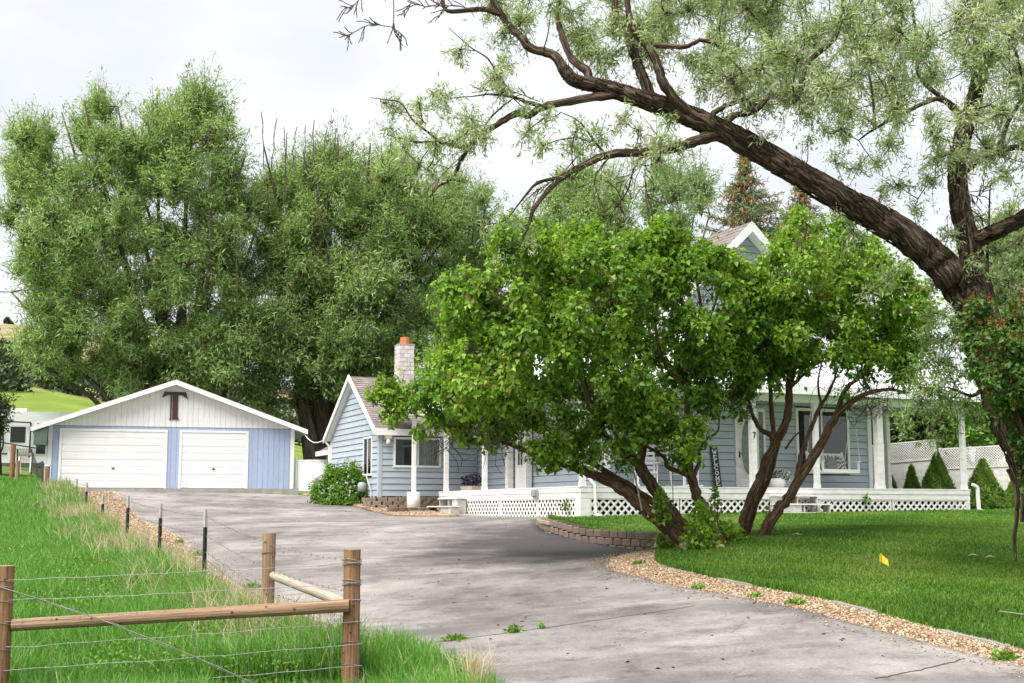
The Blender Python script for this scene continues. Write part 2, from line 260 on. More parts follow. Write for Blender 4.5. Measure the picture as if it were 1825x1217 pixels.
# ------------------------------------------------------------------ object helpers
def link(o, parent=None):
    C.objects.link(o)
    if parent is not None: o.parent = parent
    return o
def tag(o, label=None, cat=None, group=None, kind=None):
    for k, v in (('label', label), ('category', cat), ('group', group), ('kind', kind)):
        if v: o[k] = v
    return o
def empty(name, loc, rz=0.0, label=None, cat=None, group=None):
    o = bpy.data.objects.new(name, None); o.location = tuple(float(x) for x in loc); o.rotation_euler = (0, 0, rz); o.empty_display_size = 0.2
    link(o); return tag(o, label, cat, group)
class MB:
    def __init__(s, off=(0, 0, 0)): s.v = []; s.f = []; s.t = []; s.mi = []; s.m = 0; s.off = np.array(off, float)
    def add(s, vs, fs, tv=None):
        n = len(s.v); vs = [tuple(np.asarray(q, float) - s.off) for q in vs]
        s.v += vs; s.t += [tuple(q) for q in (tv if tv is not None else vs)]
        s.f += [tuple(n + i for i in f) for f in fs]; s.mi += [s.m] * len(fs); return s
    def box(s, x0, x1, y0, y1, z0, z1):
        return s.add([(x0, y0, z0), (x1, y0, z0), (x1, y1, z0), (x0, y1, z0), (x0, y0, z1), (x1, y0, z1), (x1, y1, z1), (x0, y1, z1)],
                     [(0, 3, 2, 1), (4, 5, 6, 7), (0, 1, 5, 4), (1, 2, 6, 5), (2, 3, 7, 6), (3, 0, 4, 7)])
    def hexa(s, lo, hi):                               # two matching quads
        return s.add(list(lo) + list(hi), [(0, 3, 2, 1), (4, 5, 6, 7), (0, 1, 5, 4), (1, 2, 6, 5), (2, 3, 7, 6), (3, 0, 4, 7)])
    def bar(s, p, q, w, h, up=(0, 0, 1)):              # straight bar of rectangular section
        p, q = np.asarray(p, float), np.asarray(q, float); d = q - p; d /= np.linalg.norm(d)
        u = np.asarray(up, float); sd_ = np.cross(d, u)
        if np.linalg.norm(sd_) < 1e-4: sd_ = np.cross(d, (1, 0, 0))
        sd_ /= np.linalg.norm(sd_); u = np.cross(sd_, d)
        c = [sd_ * a * w / 2 + u * b * h / 2 for a, b in ((-1, -1), (1, -1), (1, 1), (-1, 1))]
        return s.hexa([p + k for k in c], [q + k for k in c])
    def prism(s, poly, ext):                           # polygon (3-D points) extruded by a vector
        n = len(poly); e = np.asarray(ext, float); a = [np.asarray(q, float) for q in poly]
        return s.add(a + [q + e for q in a], [tuple(range(n))[::-1], tuple(range(n, 2 * n))] + [(i, (i + 1) % n, n + (i + 1) % n, n + i) for i in range(n)])
    def tube(s, pts, rad, sides=8, ridge=0.0, twist=0.0, caps=True, seed=0):
        P = np.asarray(pts, float); n = len(P); R = np.broadcast_to(np.asarray(rad, float), (n,))
        T = np.gradient(P, axis=0); T /= np.linalg.norm(T, axis=1)[:, None] + 1e-12
        ref = np.array((0, 0, 1.0)) if abs(T[0][2]) < 0.9 else np.array((1.0, 0, 0))
        u = np.cross(T[0], ref); u /= np.linalg.norm(u); ln = 0.0; vs = []; tv = []
        ang = np.arange(sides) * 2 * math.pi / sides; rr = np.random.default_rng(seed + 11)
        prof = rr.uniform(-1, 1, sides); 
        for i in range(n):
            if i: u = u - T[i] * np.dot(u, T[i]); u /= np.linalg.norm(u) + 1e-12; ln += np.linalg.norm(P[i] - P[i - 1])
            w = np.cross(T[i], u); a = ang + twist * ln
            if ridge: prof = prof * 0.72 + rr.uniform(-1, 1, sides) * 0.45
            r = R[i] * (1 + ridge * prof) if ridge else np.full(sides, R[i])
            vs += list(P[i] + np.cos(a)[:, None] * u * r[:, None] + np.sin(a)[:, None] * w * r[:, None])
            tv += [(math.cos(k) * R[i] * 1.5, math.sin(k) * R[i] * 1.5, ln) for k in ang]
        fs = [(i * sides + j, i * sides + (j + 1) % sides, (i + 1) * sides + (j + 1) % sides, (i + 1) * sides + j) for i in range(n - 1) for j in range(sides)]
        if caps: fs += [tuple(range(sides))[::-1], tuple(range((n - 1) * sides, n * sides))]
        return s.add(vs, fs, tv)
    def build(s, name, mats, parent=None, smooth=False):
        me = bpy.data.meshes.new(name); me.from_pydata(s.v, [], s.f); me.update()
        mats = mats if isinstance(mats, (list, tuple)) else [mats]
        for k in mats: me.materials.append(k)
        if len(mats) > 1: me.polygons.foreach_set('material_index', s.mi)
        a = me.attributes.new('tv', 'FLOAT_VECTOR', 'POINT'); a.data.foreach_set('vector', np.asarray(s.t, np.float32).ravel())
        if smooth: me.polygons.foreach_set('use_smooth', [True] * len(me.polygons))
        return link(bpy.data.objects.new(name, me), parent)
def tri_mesh(name, V, T, var, mat, parent=None, off=None, smooth=False):
    V = np.asarray(V, np.float32); T = np.asarray(T, np.int32)
    if off is not None: V = V - np.asarray(off, np.float32)
    me = bpy.data.meshes.new(name); me.vertices.add(len(V)); me.vertices.foreach_set('co', V.ravel())
    me.loops.add(T.size); me.loops.foreach_set('vertex_index', T.ravel())
    me.polygons.add(len(T)); me.polygons.foreach_set('loop_start', np.arange(0, T.size, 3, dtype=np.int32)); me.polygons.foreach_set('loop_total', np.full(len(T), 3, np.int32))
    me.update(calc_edges=True)
    if var is not None:
        a = me.attributes.new('var', 'FLOAT', 'POINT'); a.data.foreach_set('value', np.asarray(var, np.float32))
    if smooth: me.polygons.foreach_set('use_smooth', np.ones(len(T), bool))
    me.materials.append(mat); return link(bpy.data.objects.new(name, me), parent)
def unit(v): return v / (np.linalg.norm(v, axis=-1, keepdims=True) + 1e-9)
def rand_dir(n): return unit(rng.normal(size=(n, 3)))
def leaves(name, P, Dr, Nr, L, Wd, var, mat, parent=None, off=None, fold=0.35, sag=0.15):
    """many small folded leaves: base, two shoulders, tip"""
    n = len(P); Dr = unit(Dr); sdv = unit(np.cross(Dr, Nr)); up = np.cross(sdv, Dr)
    L = np.broadcast_to(L, n)[:, None]; Wd = np.broadcast_to(Wd, n)[:, None]
    V = np.empty((n, 4, 3)); m_ = P + Dr * L * 0.38 + up * Wd * fold
    V[:, 0] = P; V[:, 1] = m_ + sdv * Wd * 0.5; V[:, 2] = P + Dr * L - up * L * sag; V[:, 3] = m_ - sdv * Wd * 0.5
    i = np.arange(n)[:, None] * 4
    T = np.concatenate([i + np.array([[0, 1, 2]]), i + np.array([[0, 2, 3]])], 1).reshape(-1, 3)
    return tri_mesh(name, V.reshape(-1, 3), T, np.repeat(var, 4), mat, parent, off)
def blades(name, P, H, Wd, lean, var, mat, parent=None):
    """grass blades of three triangles, bent over by the lean vector"""
    n = len(P); a = rng.uniform(0, 2 * math.pi, n); s = np.stack([np.cos(a), np.sin(a), np.zeros(n)], 1) * (np.broadcast_to(Wd, n) / 2)[:, None]
    z = np.zeros((n, 3)); z[:, 2] = H; V = np.empty((n, 5, 3))
    mid = P + z * 0.55 + lean * 0.3; V[:, 0] = P - s; V[:, 1] = P + s; V[:, 2] = mid + s * 0.8; V[:, 3] = mid - s * 0.8
    V[:, 4] = P + z * (1 - 0.25 * np.clip(np.linalg.norm(lean, axis=1) / (H + 1e-6), 0, 1))[:, None] + lean
    i = np.arange(n)[:, None] * 5
    T = np.concatenate([i + np.array([t]) for t in ([0, 1, 2], [0, 2, 3], [3, 2, 4])], 1).reshape(-1, 3)
    return tri_mesh(name, V.reshape(-1, 3), T, np.repeat(var, 5), mat, parent)
def in_poly(px, py, poly):
    r = np.zeros(np.shape(px), bool); n = len(poly)
    for i in range(n):
        (x1, y1), (x2, y2) = poly[i], poly[(i + 1) % n]
        if y1 != y2: r ^= ((y1 > py) != (y2 > py)) & (px < (x2 - x1) * (py - y1) / (y2 - y1) + x1)
    return r
def edge_dist(x, y, poly):
    d = 1e9
    for i in range(len(poly)):
        (x1, y1), (x2, y2) = poly[i], poly[(i + 1) % len(poly)]; dx, dy = x2 - x1, y2 - y1
        t = max(0, min(1, ((x - x1) * dx + (y - y1) * dy) / (dx * dx + dy * dy + 1e-9))); d = min(d, math.hypot(x - x1 - t * dx, y - y1 - t * dy))
    return d
def smooth_path(pts, k=4):
    P = np.asarray(pts, float)
    if len(P) < 3: return np.array([P[0] + (P[-1] - P[0]) * t for t in np.linspace(0, 1, k + 1)])
    Q = np.vstack([2 * P[0] - P[1], P, 2 * P[-1] - P[-2]]); out = []
    for i in range(1, len(Q) - 2):
        for t in np.arange(k) / k:
            out.append(0.5 * ((2 * Q[i]) + (-Q[i - 1] + Q[i + 1]) * t + (2 * Q[i - 1] - 5 * Q[i] + 4 * Q[i + 1] - Q[i + 2]) * t * t + (-Q[i - 1] + 3 * Q[i] - 3 * Q[i + 1] + Q[i + 2]) * t ** 3))
    return np.array(out + [P[-1]])

# ------------------------------------------------------------------ terrain (surveyed heights, thin-plate interpolation)
CT = np.array([(0, 0, -1.6), (-5, 0, -1.65), (6, 0, -1.6), (0, 6, -1.57), (0, 11, -1.5), (-1.4, 11.5, -1.58), (-4.4, 11.2, -1.62), (-8, 11, -1.6),
 (4.3, 10.8, -1.30), (8, 10, -1.28), (-1.1, 13.5, -1.42), (-3.2, 17.1, -1.27), (-4.4, 18.75, -1.18), (-8, 18, -1.25), (3.05, 14.4, -1.05), (3.9, 13, -1.14),
 (1.4, 20, -0.86), (0, 16, -1.2), (-5.8, 24.5, -0.95), (0, 22, -0.82), (3.2, 22, -0.60), (4.7, 23.5, -0.44), (5, 17.3, -0.86), (7.5, 19, -0.75), (11, 20, -0.62),
 (2.6, 24, -0.74), (0.75, 28.5, -0.46), (0.7, 32.2, -0.24), (-3.65, 39.5, -0.16), (-5.1, 43, 0.14), (-7.7, 48, 0.62), (-1.8, 38, -0.2), (1.76, 33, -0.17),
 (8, 36, -0.05), (13.5, 38.2, 0.02), (13.5, 41, 0.1), (18, 40, 0.1), (8, 45, 0.0), (-4.0, 44, 0.25), (-8.8, 33, -0.42), (-12.7, 42.4, 0.32), (-7, 28, -0.68),
 (-17.3, 47.6, 0.80), (-8.6, 50, 0.80), (-13, 48.6, 0.80), (-13, 60, 1.0), (-20, 50, 1.2), (-25, 60, 1.9), (-17, 40, 0.15), (-14, 36, -0.3), (-12, 28, -0.85),
 (0, 60, 0.8), (15, 60, 0.8), (26, 40, 0.3), (20, 25, -0.4), (18, 12, -1.1), (-20, 25, -0.9), (-25, 40, 0.3), (-20, 10, -1.5), (5, 30, -0.22), (10, 29, -0.25)], float)
def _tps(r): return np.where(r > 0, r * r * np.log(r + 1e-12), 0.0)
_n = len(CT); _K = _tps(np.linalg.norm(CT[:, None, :2] - CT[None, :, :2], axis=2)) + np.eye(_n) * 0.6
_P = np.c_[np.ones(_n), CT[:, :2]]; _A = np.zeros((_n + 3, _n + 3)); _A[:_n, :_n] = _K; _A[:_n, _n:] = _P; _A[_n:, :_n] = _P.T
_w = np.linalg.solve(_A, np.r_[CT[:, 2], 0, 0, 0])
def terrain(x, y):
    x = np.atleast_1d(np.asarray(x, float)); y = np.atleast_1d(np.asarray(y, float))
    xc, yc = np.clip(x, -30, 28), np.clip(y, -6, 62); o = np.empty(len(x))
    for i in range(0, len(x), 20000):
        a, b = xc[i:i + 20000], yc[i:i + 20000]
        r = np.hypot(a[:, None] - CT[None, :, 0], b[:, None] - CT[None, :, 1]); o[i:i + 20000] = _tps(r) @ _w[:_n] + _w[_n] + _w[_n + 1] * a + _w[_n + 2] * b
    h = np.interp(y, [60, 75, 100, 130, 180, 260, 400, 560, 800], [0, 1.4, 5.0, 9.6, 18, 32, 57, 64, 60])
    lat = np.interp(x / np.maximum(y, 1), [-0.36, -0.18, 0.0, 0.3], [1.0, 0.62, 0.30, 0.25])
    return o + h * lat + np.where(y > 90, np.sin(x * 0.045 + y * 0.02) * np.sin(y * 0.03) * 1.6, 0)
def tz(x, y): return float(terrain([x], [y])[0])
def sheet(name, xs, ys, mat, lift=0.0, fn=None):
    X, Y = np.meshgrid(xs, ys); Z = (fn or terrain)(X.ravel(), Y.ravel()) + lift
    V = np.c_[X.ravel(), Y.ravel(), Z]; nx = len(xs); i, j = np.meshgrid(np.arange(nx - 1), np.arange(len(ys) - 1)); k = (j * nx + i).ravel()
    T = np.concatenate([np.c_[k, k + 1, k + nx + 1], np.c_[k, k + nx + 1, k + nx]])
    return tag(tri_mesh(name, V, T, None, mat, smooth=True), kind='structure')
xs = np.concatenate([np.linspace(-650, -60, 30), np.linspace(-55, -31, 9), np.arange(-30, 28.1, 0.5), np.linspace(30, 60, 9), np.linspace(75, 650, 26)])
ys = np.concatenate([np.linspace(-60, -7, 8), np.arange(-6, 62.1, 0.5), np.arange(63, 140, 3.0), np.linspace(145, 420, 45), np.linspace(440, 900, 20)])
sheet('ground', xs, ys, M['ground'])

def strip(name, ys_, xl, xr, mat, lift, cols, fn=None, skirt=0.05, jit=0.0):
    """sheet between two edges given per row, with a small thickness along its rim"""
    n = len(ys_); t = np.linspace(0, 1, cols); xl = xl + rng.normal(0, jit, n); xr = xr + rng.normal(0, jit, n)
    X = xl[:, None] + (xr - xl)[:, None] * t; Y = np.repeat(ys_[:, None], cols, 1)
    Z = ((fn or terrain)(X.ravel(), Y.ravel()) + lift).reshape(n, cols)
    V = np.c_[X.ravel(), Y.ravel(), Z.ravel()]; i, j = np.meshgrid(np.arange(cols - 1), np.arange(n - 1)); k = (j * cols + i).ravel()
    T = [np.c_[k, k + 1, k + cols + 1], np.c_[k, k + cols + 1, k + cols]]
    rim = np.r_[np.arange(cols), np.arange(1, n) * cols + cols - 1, (n - 1) * cols + np.arange(cols - 2, -1, -1), np.arange(n - 2, 0, -1) * cols]
    lo = V[rim].copy(); lo[:, 2] -= skirt; b = len(V); m_ = len(rim); q = np.arange(m_); r2 = (q + 1) % m_
    T += [np.c_[rim[q], b + q, b + r2], np.c_[rim[q], b + r2, rim[r2]]]
    return tag(tri_mesh(name, np.vstack([V, lo]), np.concatenate(T), None, mat), kind='structure')
# plan edges of the drive, listed by distance
LY = [3, 9, 11.3, 13.5, 17.1, 20, 24.5, 28, 33, 37.5, 42.4, 47.4]; LX = [1.6, 0.5, -0.2, -1.13, -3.0, -4.3, -5.8, -7.0, -8.9, -10.8, -12.7, -14.6]
RY = [3, 8, 10.75, 14.4, 17.5, 19.2, 20.1, 21.2, 22.6, 23.6, 25.5, 28.5, 31, 33.5, 38.6, 39.6, 43, 47.4]
RX = [6.0, 5.05, 4.27, 3.05, 2.02, 1.55, 1.45, 1.60, 2.2, 2.55, 1.95, 0.72, 0.55, 0.55, -1.5, -3.6, -5.1, -7.6]
dl = lambda y: np.interp(y, LY, LX); dr = lambda y: np.interp(y, RY, RX)
yy = np.arange(3, 47.41, 0.2); wob = np.convolve(rng.normal(0, 0.10, len(yy) + 6), np.ones(4) / 4, 'same')[3:-3]
strip('driveway', yy, dl(yy) + wob, dr(yy) + wob[::-1] * 0.5, M['asphalt'], 0.03, 40)
yy = np.arange(47.2, 49.9, 0.3)
GA = math.atan2(2.3, 8.7); GO = np.array((-17.2, 48.0, 0.86))
def gp(a, b, z): return np.array((GO[0] + a * math.cos(GA) - b * math.sin(GA), GO[1] + a * math.sin(GA) + b * math.cos(GA), z))
mb = MB(); q = [gp(-0.2, -1.35, 0.68), gp(9.0, -2.4, 0.62), gp(9.0, 0.5, 0.62), gp(-0.2, 0.5, 0.68)]
mb.hexa(q, [(a[0], a[1], 0.845) for a in q]); tag(mb.build('garage_apron', M['concrete']), kind='structure')
mb = MB()                                                # concrete strip along the porch foot
for k in range(5):
    a0 = -0.45; b0 = 0.4 + k * 1.5; b1 = b0 + 1.49; zz = [tz(*hp(-0.3, b, 0)[:2]) for b in (b0, b1)]
    mb.hexa([hp(a0, b0, zz[0] - .1), hp(0.0, b0, zz[0] - .1), hp(0.0, b1, zz[1] - .1), hp(a0, b1, zz[1] - .1)], [hp(a0, b0, zz[0] + .05), hp(0.0, b0, zz[0] + .05), hp(0.0, b1, zz[1] + .05), hp(a0, b1, zz[1] + .05)])
tag(mb.build('concrete_path', M['concrete']), kind='structure')
# two seams where the drive was laid in lengths
mb = MB()
for pts in ([at(700, 1142, 13.7), at(800, 1133, 13.85), at(960, 1121, 14.2), at(1130, 1112, 14.6), at(1240, 1108, 14.9)], [at(1560, 1217, 10.6), at(1640, 1195, 10.9), at(1720, 1178, 11.3)]):
    P = smooth_path(pts, 8); P[:, 1] += rng.normal(0, 0.012, len(P)); zz = terrain(P[:, 0], P[:, 1]) + 0.034
    for i in range(len(P) - 1):
        w0 = 0.012; mb.add([(P[i][0], P[i][1] - w0, zz[i]), (P[i + 1][0], P[i + 1][1] - w0, zz[i + 1]), (P[i + 1][0], P[i + 1][1] + w0, zz[i + 1]), (P[i][0], P[i][1] + w0, zz[i])], [(0, 1, 2, 3)])
tag(mb.build('driveway_seam', M['mulch']), kind='structure')

# gravel beds
fence_x = lambda y: 3.40 - 0.418 * y
yy = np.arange(10.5, 47.4, 0.3)
strip('gravel_bed', yy, np.minimum(fence_x(yy) + 0.10, dl(yy) - 0.25), dl(yy) + 0.1, M['gravel_bed'], 0.016, 6)
lawn_l = lambda y: np.interp(y, [8, 11, 13, 15.6, 17.5, 19.2, 20.2, 21.5, 22.6, 23.5], [5.75, 4.75, 4.05, 3.32, 2.78, 2.32, 2.20, 2.35, 2.65, 3.0])
yy = np.arange(8, 23.5, 0.25)
strip('gravel_border', yy, dr(yy) - 0.05, lawn_l(yy) + 0.1, M['gravel_bed'], 0.016, 6)
yy = np.arange(38.9, 48.2, 0.25)
bed_r = lambda y: np.interp(y, [38.9, 41, 42.3, 43, 48.2], [-1.6, -2.0, -2.2, -4.6, -6.9])
strip('gravel_bed', yy, dr(yy) - 0.05, bed_r(yy), M['gravel_bed'], 0.05, 8)

# lawn with the raised edge behind the block wall
WALL = smooth_path([(0.72, 30.6), (0.80, 29.0), (1.25, 27.2), (1.95, 25.6), (2.75, 24.1), (3.25, 23.3)], 6)
LAWN = [tuple(hp(-0.02, -0.05, 0)[:2]), (0.95, 32.0)] + [tuple(p + np.array((0.12, 0.05))) for p in WALL] + [(2.65, 22.6), (2.35, 21.5), (2.20, 20.2), (2.32, 19.2), (2.78, 17.5), (3.32, 15.6), (4.05, 13), (4.75, 11), (5.75, 8), (26, 8), (26, 42), tuple(hp(13.0, 5, 0)[:2]), tuple(hp(13.0, -0.05, 0)[:2])]
def lawn_z(x, y):
    x = np.asarray(x, float); y = np.asarray(y, float); d = np.full(len(x), 9e9)
    for a in WALL: d = np.minimum(d, (x - a[0]) ** 2 + (y - a[1]) ** 2)
    return terrain(x, y) + 0.15 * np.exp(-d / 1.2) + 0.03
def poly_sheet(name, poly, step, mat, fn, skirt=0.2):
    import bmesh
    bm = bmesh.new(); bm.faces.new([bm.verts.new((p[0], p[1], 0)) for p in poly]); x0, x1 = min(p[0] for p in poly), max(p[0] for p in poly); y0, y1 = min(p[1] for p in poly), max(p[1] for p in poly)
    for x in np.arange(x0 + step * .5, x1, step): bmesh.ops.bisect_plane(bm, geom=bm.verts[:] + bm.edges[:] + bm.faces[:], plane_co=(x, 0, 0), plane_no=(1, 0, 0))
    for y in np.arange(y0 + step * .5, y1, step): bmesh.ops.bisect_plane(bm, geom=bm.verts[:] + bm.edges[:] + bm.faces[:], plane_co=(0, y, 0), plane_no=(0, 1, 0))
    V = np.array([v.co for v in bm.verts]); V[:, 2] = fn(V[:, 0], V[:, 1])
    for v, c in zip(bm.verts, V): v.co = c
    ed = [e for e in bm.edges if e.is_boundary]; ex = bmesh.ops.extrude_edge_only(bm, edges=ed)
    for g in ex['geom']:
        if isinstance(g, bmesh.types.BMVert): g.co.z -= skirt
    bmesh.ops.recalc_face_normals(bm, faces=bm.faces); me = bpy.data.meshes.new(name); bm.to_mesh(me); bm.free(); me.materials.append(mat)
    return tag(link(bpy.data.objects.new(name, me)), kind='structure')
poly_sheet('lawn', LAWN, 0.7, M['lawn'], lawn_z, 0.3)

# stones of the gravel beds: squashed eight-sided pebbles
def stones(name, P, size):
    n = len(P); o = np.array([(1, 0, 0), (0, 1, 0), (-1, 0, 0), (0, -1, 0), (0, 0, 1), (0, 0, -1)], float)
    f = np.array([(0, 1, 4), (1, 2, 4), (2, 3, 4), (3, 0, 4), (1, 0, 5), (2, 1, 5), (3, 2, 5), (0, 3, 5)])
    sc = size[:, None, None] * rng.uniform(0.6, 1.3, (n, 1, 3)) * np.array((1, 0.8, 0.5)); a = rng.uniform(0, 6.283, n); V = o[None] * rng.uniform(0.75, 1.2, (n, 6, 1)) * sc
    x = V[..., 0] * np.cos(a)[:, None] - V[..., 1] * np.sin(a)[:, None]; y = V[..., 0] * np.sin(a)[:, None] + V[..., 1] * np.cos(a)[:, None]
    tilt = rng.normal(0, 0.35, (n, 1)); V = np.stack([x, y, V[..., 2] + x * tilt], 2) + P[:, None]
    T = (np.arange(n)[:, None, None] * 6 + f[None]).reshape(-1, 3)
    return tag(tri_mesh(name, V.reshape(-1, 3), T, np.repeat(rng.uniform(0, 1, n), 6), M['stone']), kind='stuff')
def scatter(n, y0, y1, lo, hi, p=1.0):
    y = y0 + (y1 - y0) * rng.uniform(0, 1, n) ** p; x = lo(y) + (hi(y) - lo(y)) * rng.uniform(-0.04, 1.04, n); return x, y
x, y = scatter(17000, 8.5, 23.4, lambda v: dr(v) - 0.02, lawn_l, 1.25); stones('gravel', np.c_[x, y, terrain(x, y) + 0.022], rng.uniform(0.011, 0.026, len(x)) * (0.9 + y / 60))
x, y = scatter(17000, 11, 47, lambda v: np.maximum(fence_x(v) + 0.2, dl(v) - 2.2), lambda v: dl(v) + 0.05, 1.2); stones('gravel', np.c_[x, y, terrain(x, y) + 0.022], rng.uniform(0.014, 0.03, len(x)) * (0.8 + y / 50))
x, y = scatter(7000, 39.2, 48, lambda v: dr(v), bed_r); stones('gravel', np.c_[x, y, terrain(x, y) + 0.056], rng.uniform(0.02, 0.045, len(x)))

x, y = scatter(900, 9, 23.2, lambda v: dr(v) - .22, lambda v: dr(v) + .02, 1.2); x -= np.abs(rng.normal(0, .12, len(x))); stones('gravel', np.c_[x, y, terrain(x, y) + 0.034], rng.uniform(0.007, 0.018, len(x)))
x, y = scatter(900, 14, 46, lambda v: dl(v) - .02, lambda v: dl(v) + .2, 1.2); x += np.abs(rng.normal(0, .15, len(x))); stones('gravel', np.c_[x, y, terrain(x, y) + 0.034], rng.uniform(0.008, 0.02, len(x)))
n = 150; y = 11.5 + 32 * rng.uniform(0, 1, n) ** 1.4; x = dl(y) + (dr(y) - dl(y)) * rng.uniform(.03, .98, n); z = terrain(x, y) + .036; d = rand_dir(n); d[:, 2] *= .08
tag(leaves('driveway_litter', np.c_[x, y, z], d, np.tile((0, 0, 1.), (n, 1)) + rng.normal(0, .2, (n, 3)), rng.uniform(.02, .075, n), rng.uniform(.008, .03, n), rng.uniform(0, .45, n), M['litter']), kind='stuff')
# ------------------------------------------------------------------ house
house = empty('house', (HO[0], HO[1], -0.1), HA, 'light blue sided farmhouse with wrap-around white porch and grey shingle roofs', 'house')
house_off = (0, 0, -0.1)
def hm(): return MB(house_off)
PLANK = 0.203
def planks(wall, o, t, n, z0, z1, span, holes=(), course=PLANK, name='plank', mat='vinyl', slope=None):
    """horizontal lapped siding; span(z) -> (s0, s1) along t; holes = (s0, s1, z0, z1)"""
    o, t, n = np.array(o, float), np.array(t, float), np.array(n, float); z = z0
    while z < z1 - 0.02:
        zt = min(z + course, z1); zm = (z + zt) / 2; (b0, b1), (t0, t1) = span(z), span(zt)
        if b1 - b0 > 0.05:
            cuts = sorted([h for h in holes if h[2] < zm < h[3]]); segs = []; cur = None
            for h in cuts: segs.append((cur, h[0])); cur = h[1]
            segs.append((cur, None))
            for sa, sb in segs:
                lo, hi = (b0 if sa is None else sa), (b1 if sb is None else sb); lo2, hi2 = (t0 if sa is None else sa), (t1 if sb is None else sb)
                if hi2 <= lo2 + 0.01: m_ = (lo2 + hi2) / 2; lo2, hi2 = m_ - 0.005, m_ + 0.005
                if hi - lo < 0.04: continue
                m_ = hm(); P = lambda s, dn, zz: o + t * s + n * dn + np.array((0, 0, zz))
                m_.hexa([P(lo, 0.002, z + .016), P(hi, 0.002, z + .016), P(hi2, 0.002, zt), P(lo2, 0.002, zt)], [P(lo, 0.036, z + .016), P(hi, 0.036, z + .016), P(hi2, 0.010, zt), P(lo2, 0.010, zt)])  # gap under each board bares the dark backing as a painted shadow line
                m_.build(name, M[mat], wall)
        z = zt
def window(parent, o, t, n, s0, s1, z0, z1, fw=0.07, mull=(), blind=None, rails=(), slats=0, name='window', frame_mat='white'):
    o, t, n = np.array(o, float), np.array(t, float), np.array(n, float)
    P = lambda s, d, z: o + t * s + n * d + np.array((0, 0, z))
    def blk(m_, a, b, c, d, n0, n1): m_.hexa([P(a, n0, c), P(b, n0, c), P(b, n0, d), P(a, n0, d)], [P(a, n1, c), P(b, n1, c), P(b, n1, d), P(a, n1, d)])
    w = hm(); blk(w, s0, s1, z0, z0 + fw, -.05, .055); blk(w, s0, s1, z1 - fw, z1, -.05, .055); blk(w, s0, s0 + fw, z0 + fw, z1 - fw, -.05, .05); blk(w, s1 - fw, s1, z0 + fw, z1 - fw, -.05, .05)
    for q in mull: blk(w, q - fw * .35, q + fw * .35, z0 + fw, z1 - fw, -.05, .04)
    for q in rails: blk(w, s0 + fw, s1 - fw, q - .02, q + .02, -.045, .03)
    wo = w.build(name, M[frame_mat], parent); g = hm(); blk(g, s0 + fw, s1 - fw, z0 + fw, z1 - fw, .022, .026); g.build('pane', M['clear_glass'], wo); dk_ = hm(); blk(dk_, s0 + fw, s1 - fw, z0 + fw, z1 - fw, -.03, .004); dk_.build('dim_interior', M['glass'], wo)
    if blind:
        for (a, b, mt) in blind:
            b_ = hm()
            if slats:
                zz = np.linspace(z0 + fw + .02, z1 - fw - .02, slats)
                for q in zz: blk(b_, a, b, q - .016, q + .016, .008, .016)
            else:
                for q in np.arange(a, b, 0.09): blk(b_, q, min(q + .082, b), z0 + fw + .01, z1 - fw - .01, .008, .014)
            b_.build('blind', M[mt], wo)
    return wo
U, V_, Z_ = np.array((1, 0, 0.)), np.array((0, 1, 0.)), np.array((0, 0, 1.))
# main body: front wall (b = 2), side wall (a = 1.8)
w = hm().box(1.82, 10.83, 2.0, 2.15, -0.2, 4.6).build('wall', M['backing'], house)
DOOR = (5.98, 7.02, 0.66, 2.98); WIN = (8.12, 10.05, 1.12, 3.05)
planks(w, (0, 2.0, 0), U, -V_, 0.66, 3.30, lambda z: (1.9, 10.72), [DOOR, WIN, (2.9, 4.1, 1.4, 2.8)])
m_ = hm(); m_.box(10.72, 10.86, 1.93, 2.2, 0.6, 3.3); m_.build('corner_trim', M['white'], house); hm().box(1.76, 1.9, 1.94, 2.03, 0.6, 3.3).build('corner_trim', M['white'], house)
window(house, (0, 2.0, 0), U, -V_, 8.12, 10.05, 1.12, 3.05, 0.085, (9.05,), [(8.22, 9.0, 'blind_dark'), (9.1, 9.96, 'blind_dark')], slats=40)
window(house, (0, 2.0, 0), U, -V_, 2.9, 4.1, 1.4, 2.8, 0.08, (), None, (2.1,))
w2 = hm().box(1.8, 1.95, 2.15, 11.3, -0.2, 4.4).build('wall', M['backing'], house)
planks(w2, (1.8, 0, 0), -V_, -U, 0.66, 3.30, lambda z: (-11.25, -2.05), [(-8.05, -6.88, 0.66, 2.78), (-4.9, -3.6, 1.4, 2.6)])
window(house, (1.8, 0, 0), -V_, -U, -4.9, -3.6, 1.4, 2.6, 0.08)
# upper gable ends
m_ = hm(); m_.prism([(1.86, 1.9, 4.3), (1.86, 10.1, 4.3), (1.86, 6.0, 7.2)], (0.1, 0, 0)); w3 = m_.build('gable_wall', M['backing'], house)
planks(w3, (1.86, 0, 0), -V_, -U, 4.35, 7.1, lambda z: (-10.0 + (z - 4.3) * 1.40, -2.0 - (z - 4.3) * 1.40))
m_ = hm(); m_.prism([(3.55, 2.02, 4.4), (9.35, 2.02, 4.4), (9.35, 2.02, 5.5), (6.45, 2.02, 8.15), (3.55, 2.02, 5.5)], (0, 0.12, 0)); w4 = m_.build('gable_wall', M['backing'], house)
gs = lambda z: (3.6, 9.3) if z < 5.45 else (6.45 - (8.2 - z) * 1.05, 6.45 + (8.2 - z) * 1.05)
planks(w4, (0, 2.02, 0), U, -V_, 4.75, 8.1, gs, [(5.7, 7.2, 5.2, 6.6)])
window(house, (0, 2.02, 0), U, -V_, 5.7, 7.2, 5.2, 6.6, 0.09, (6.45,))
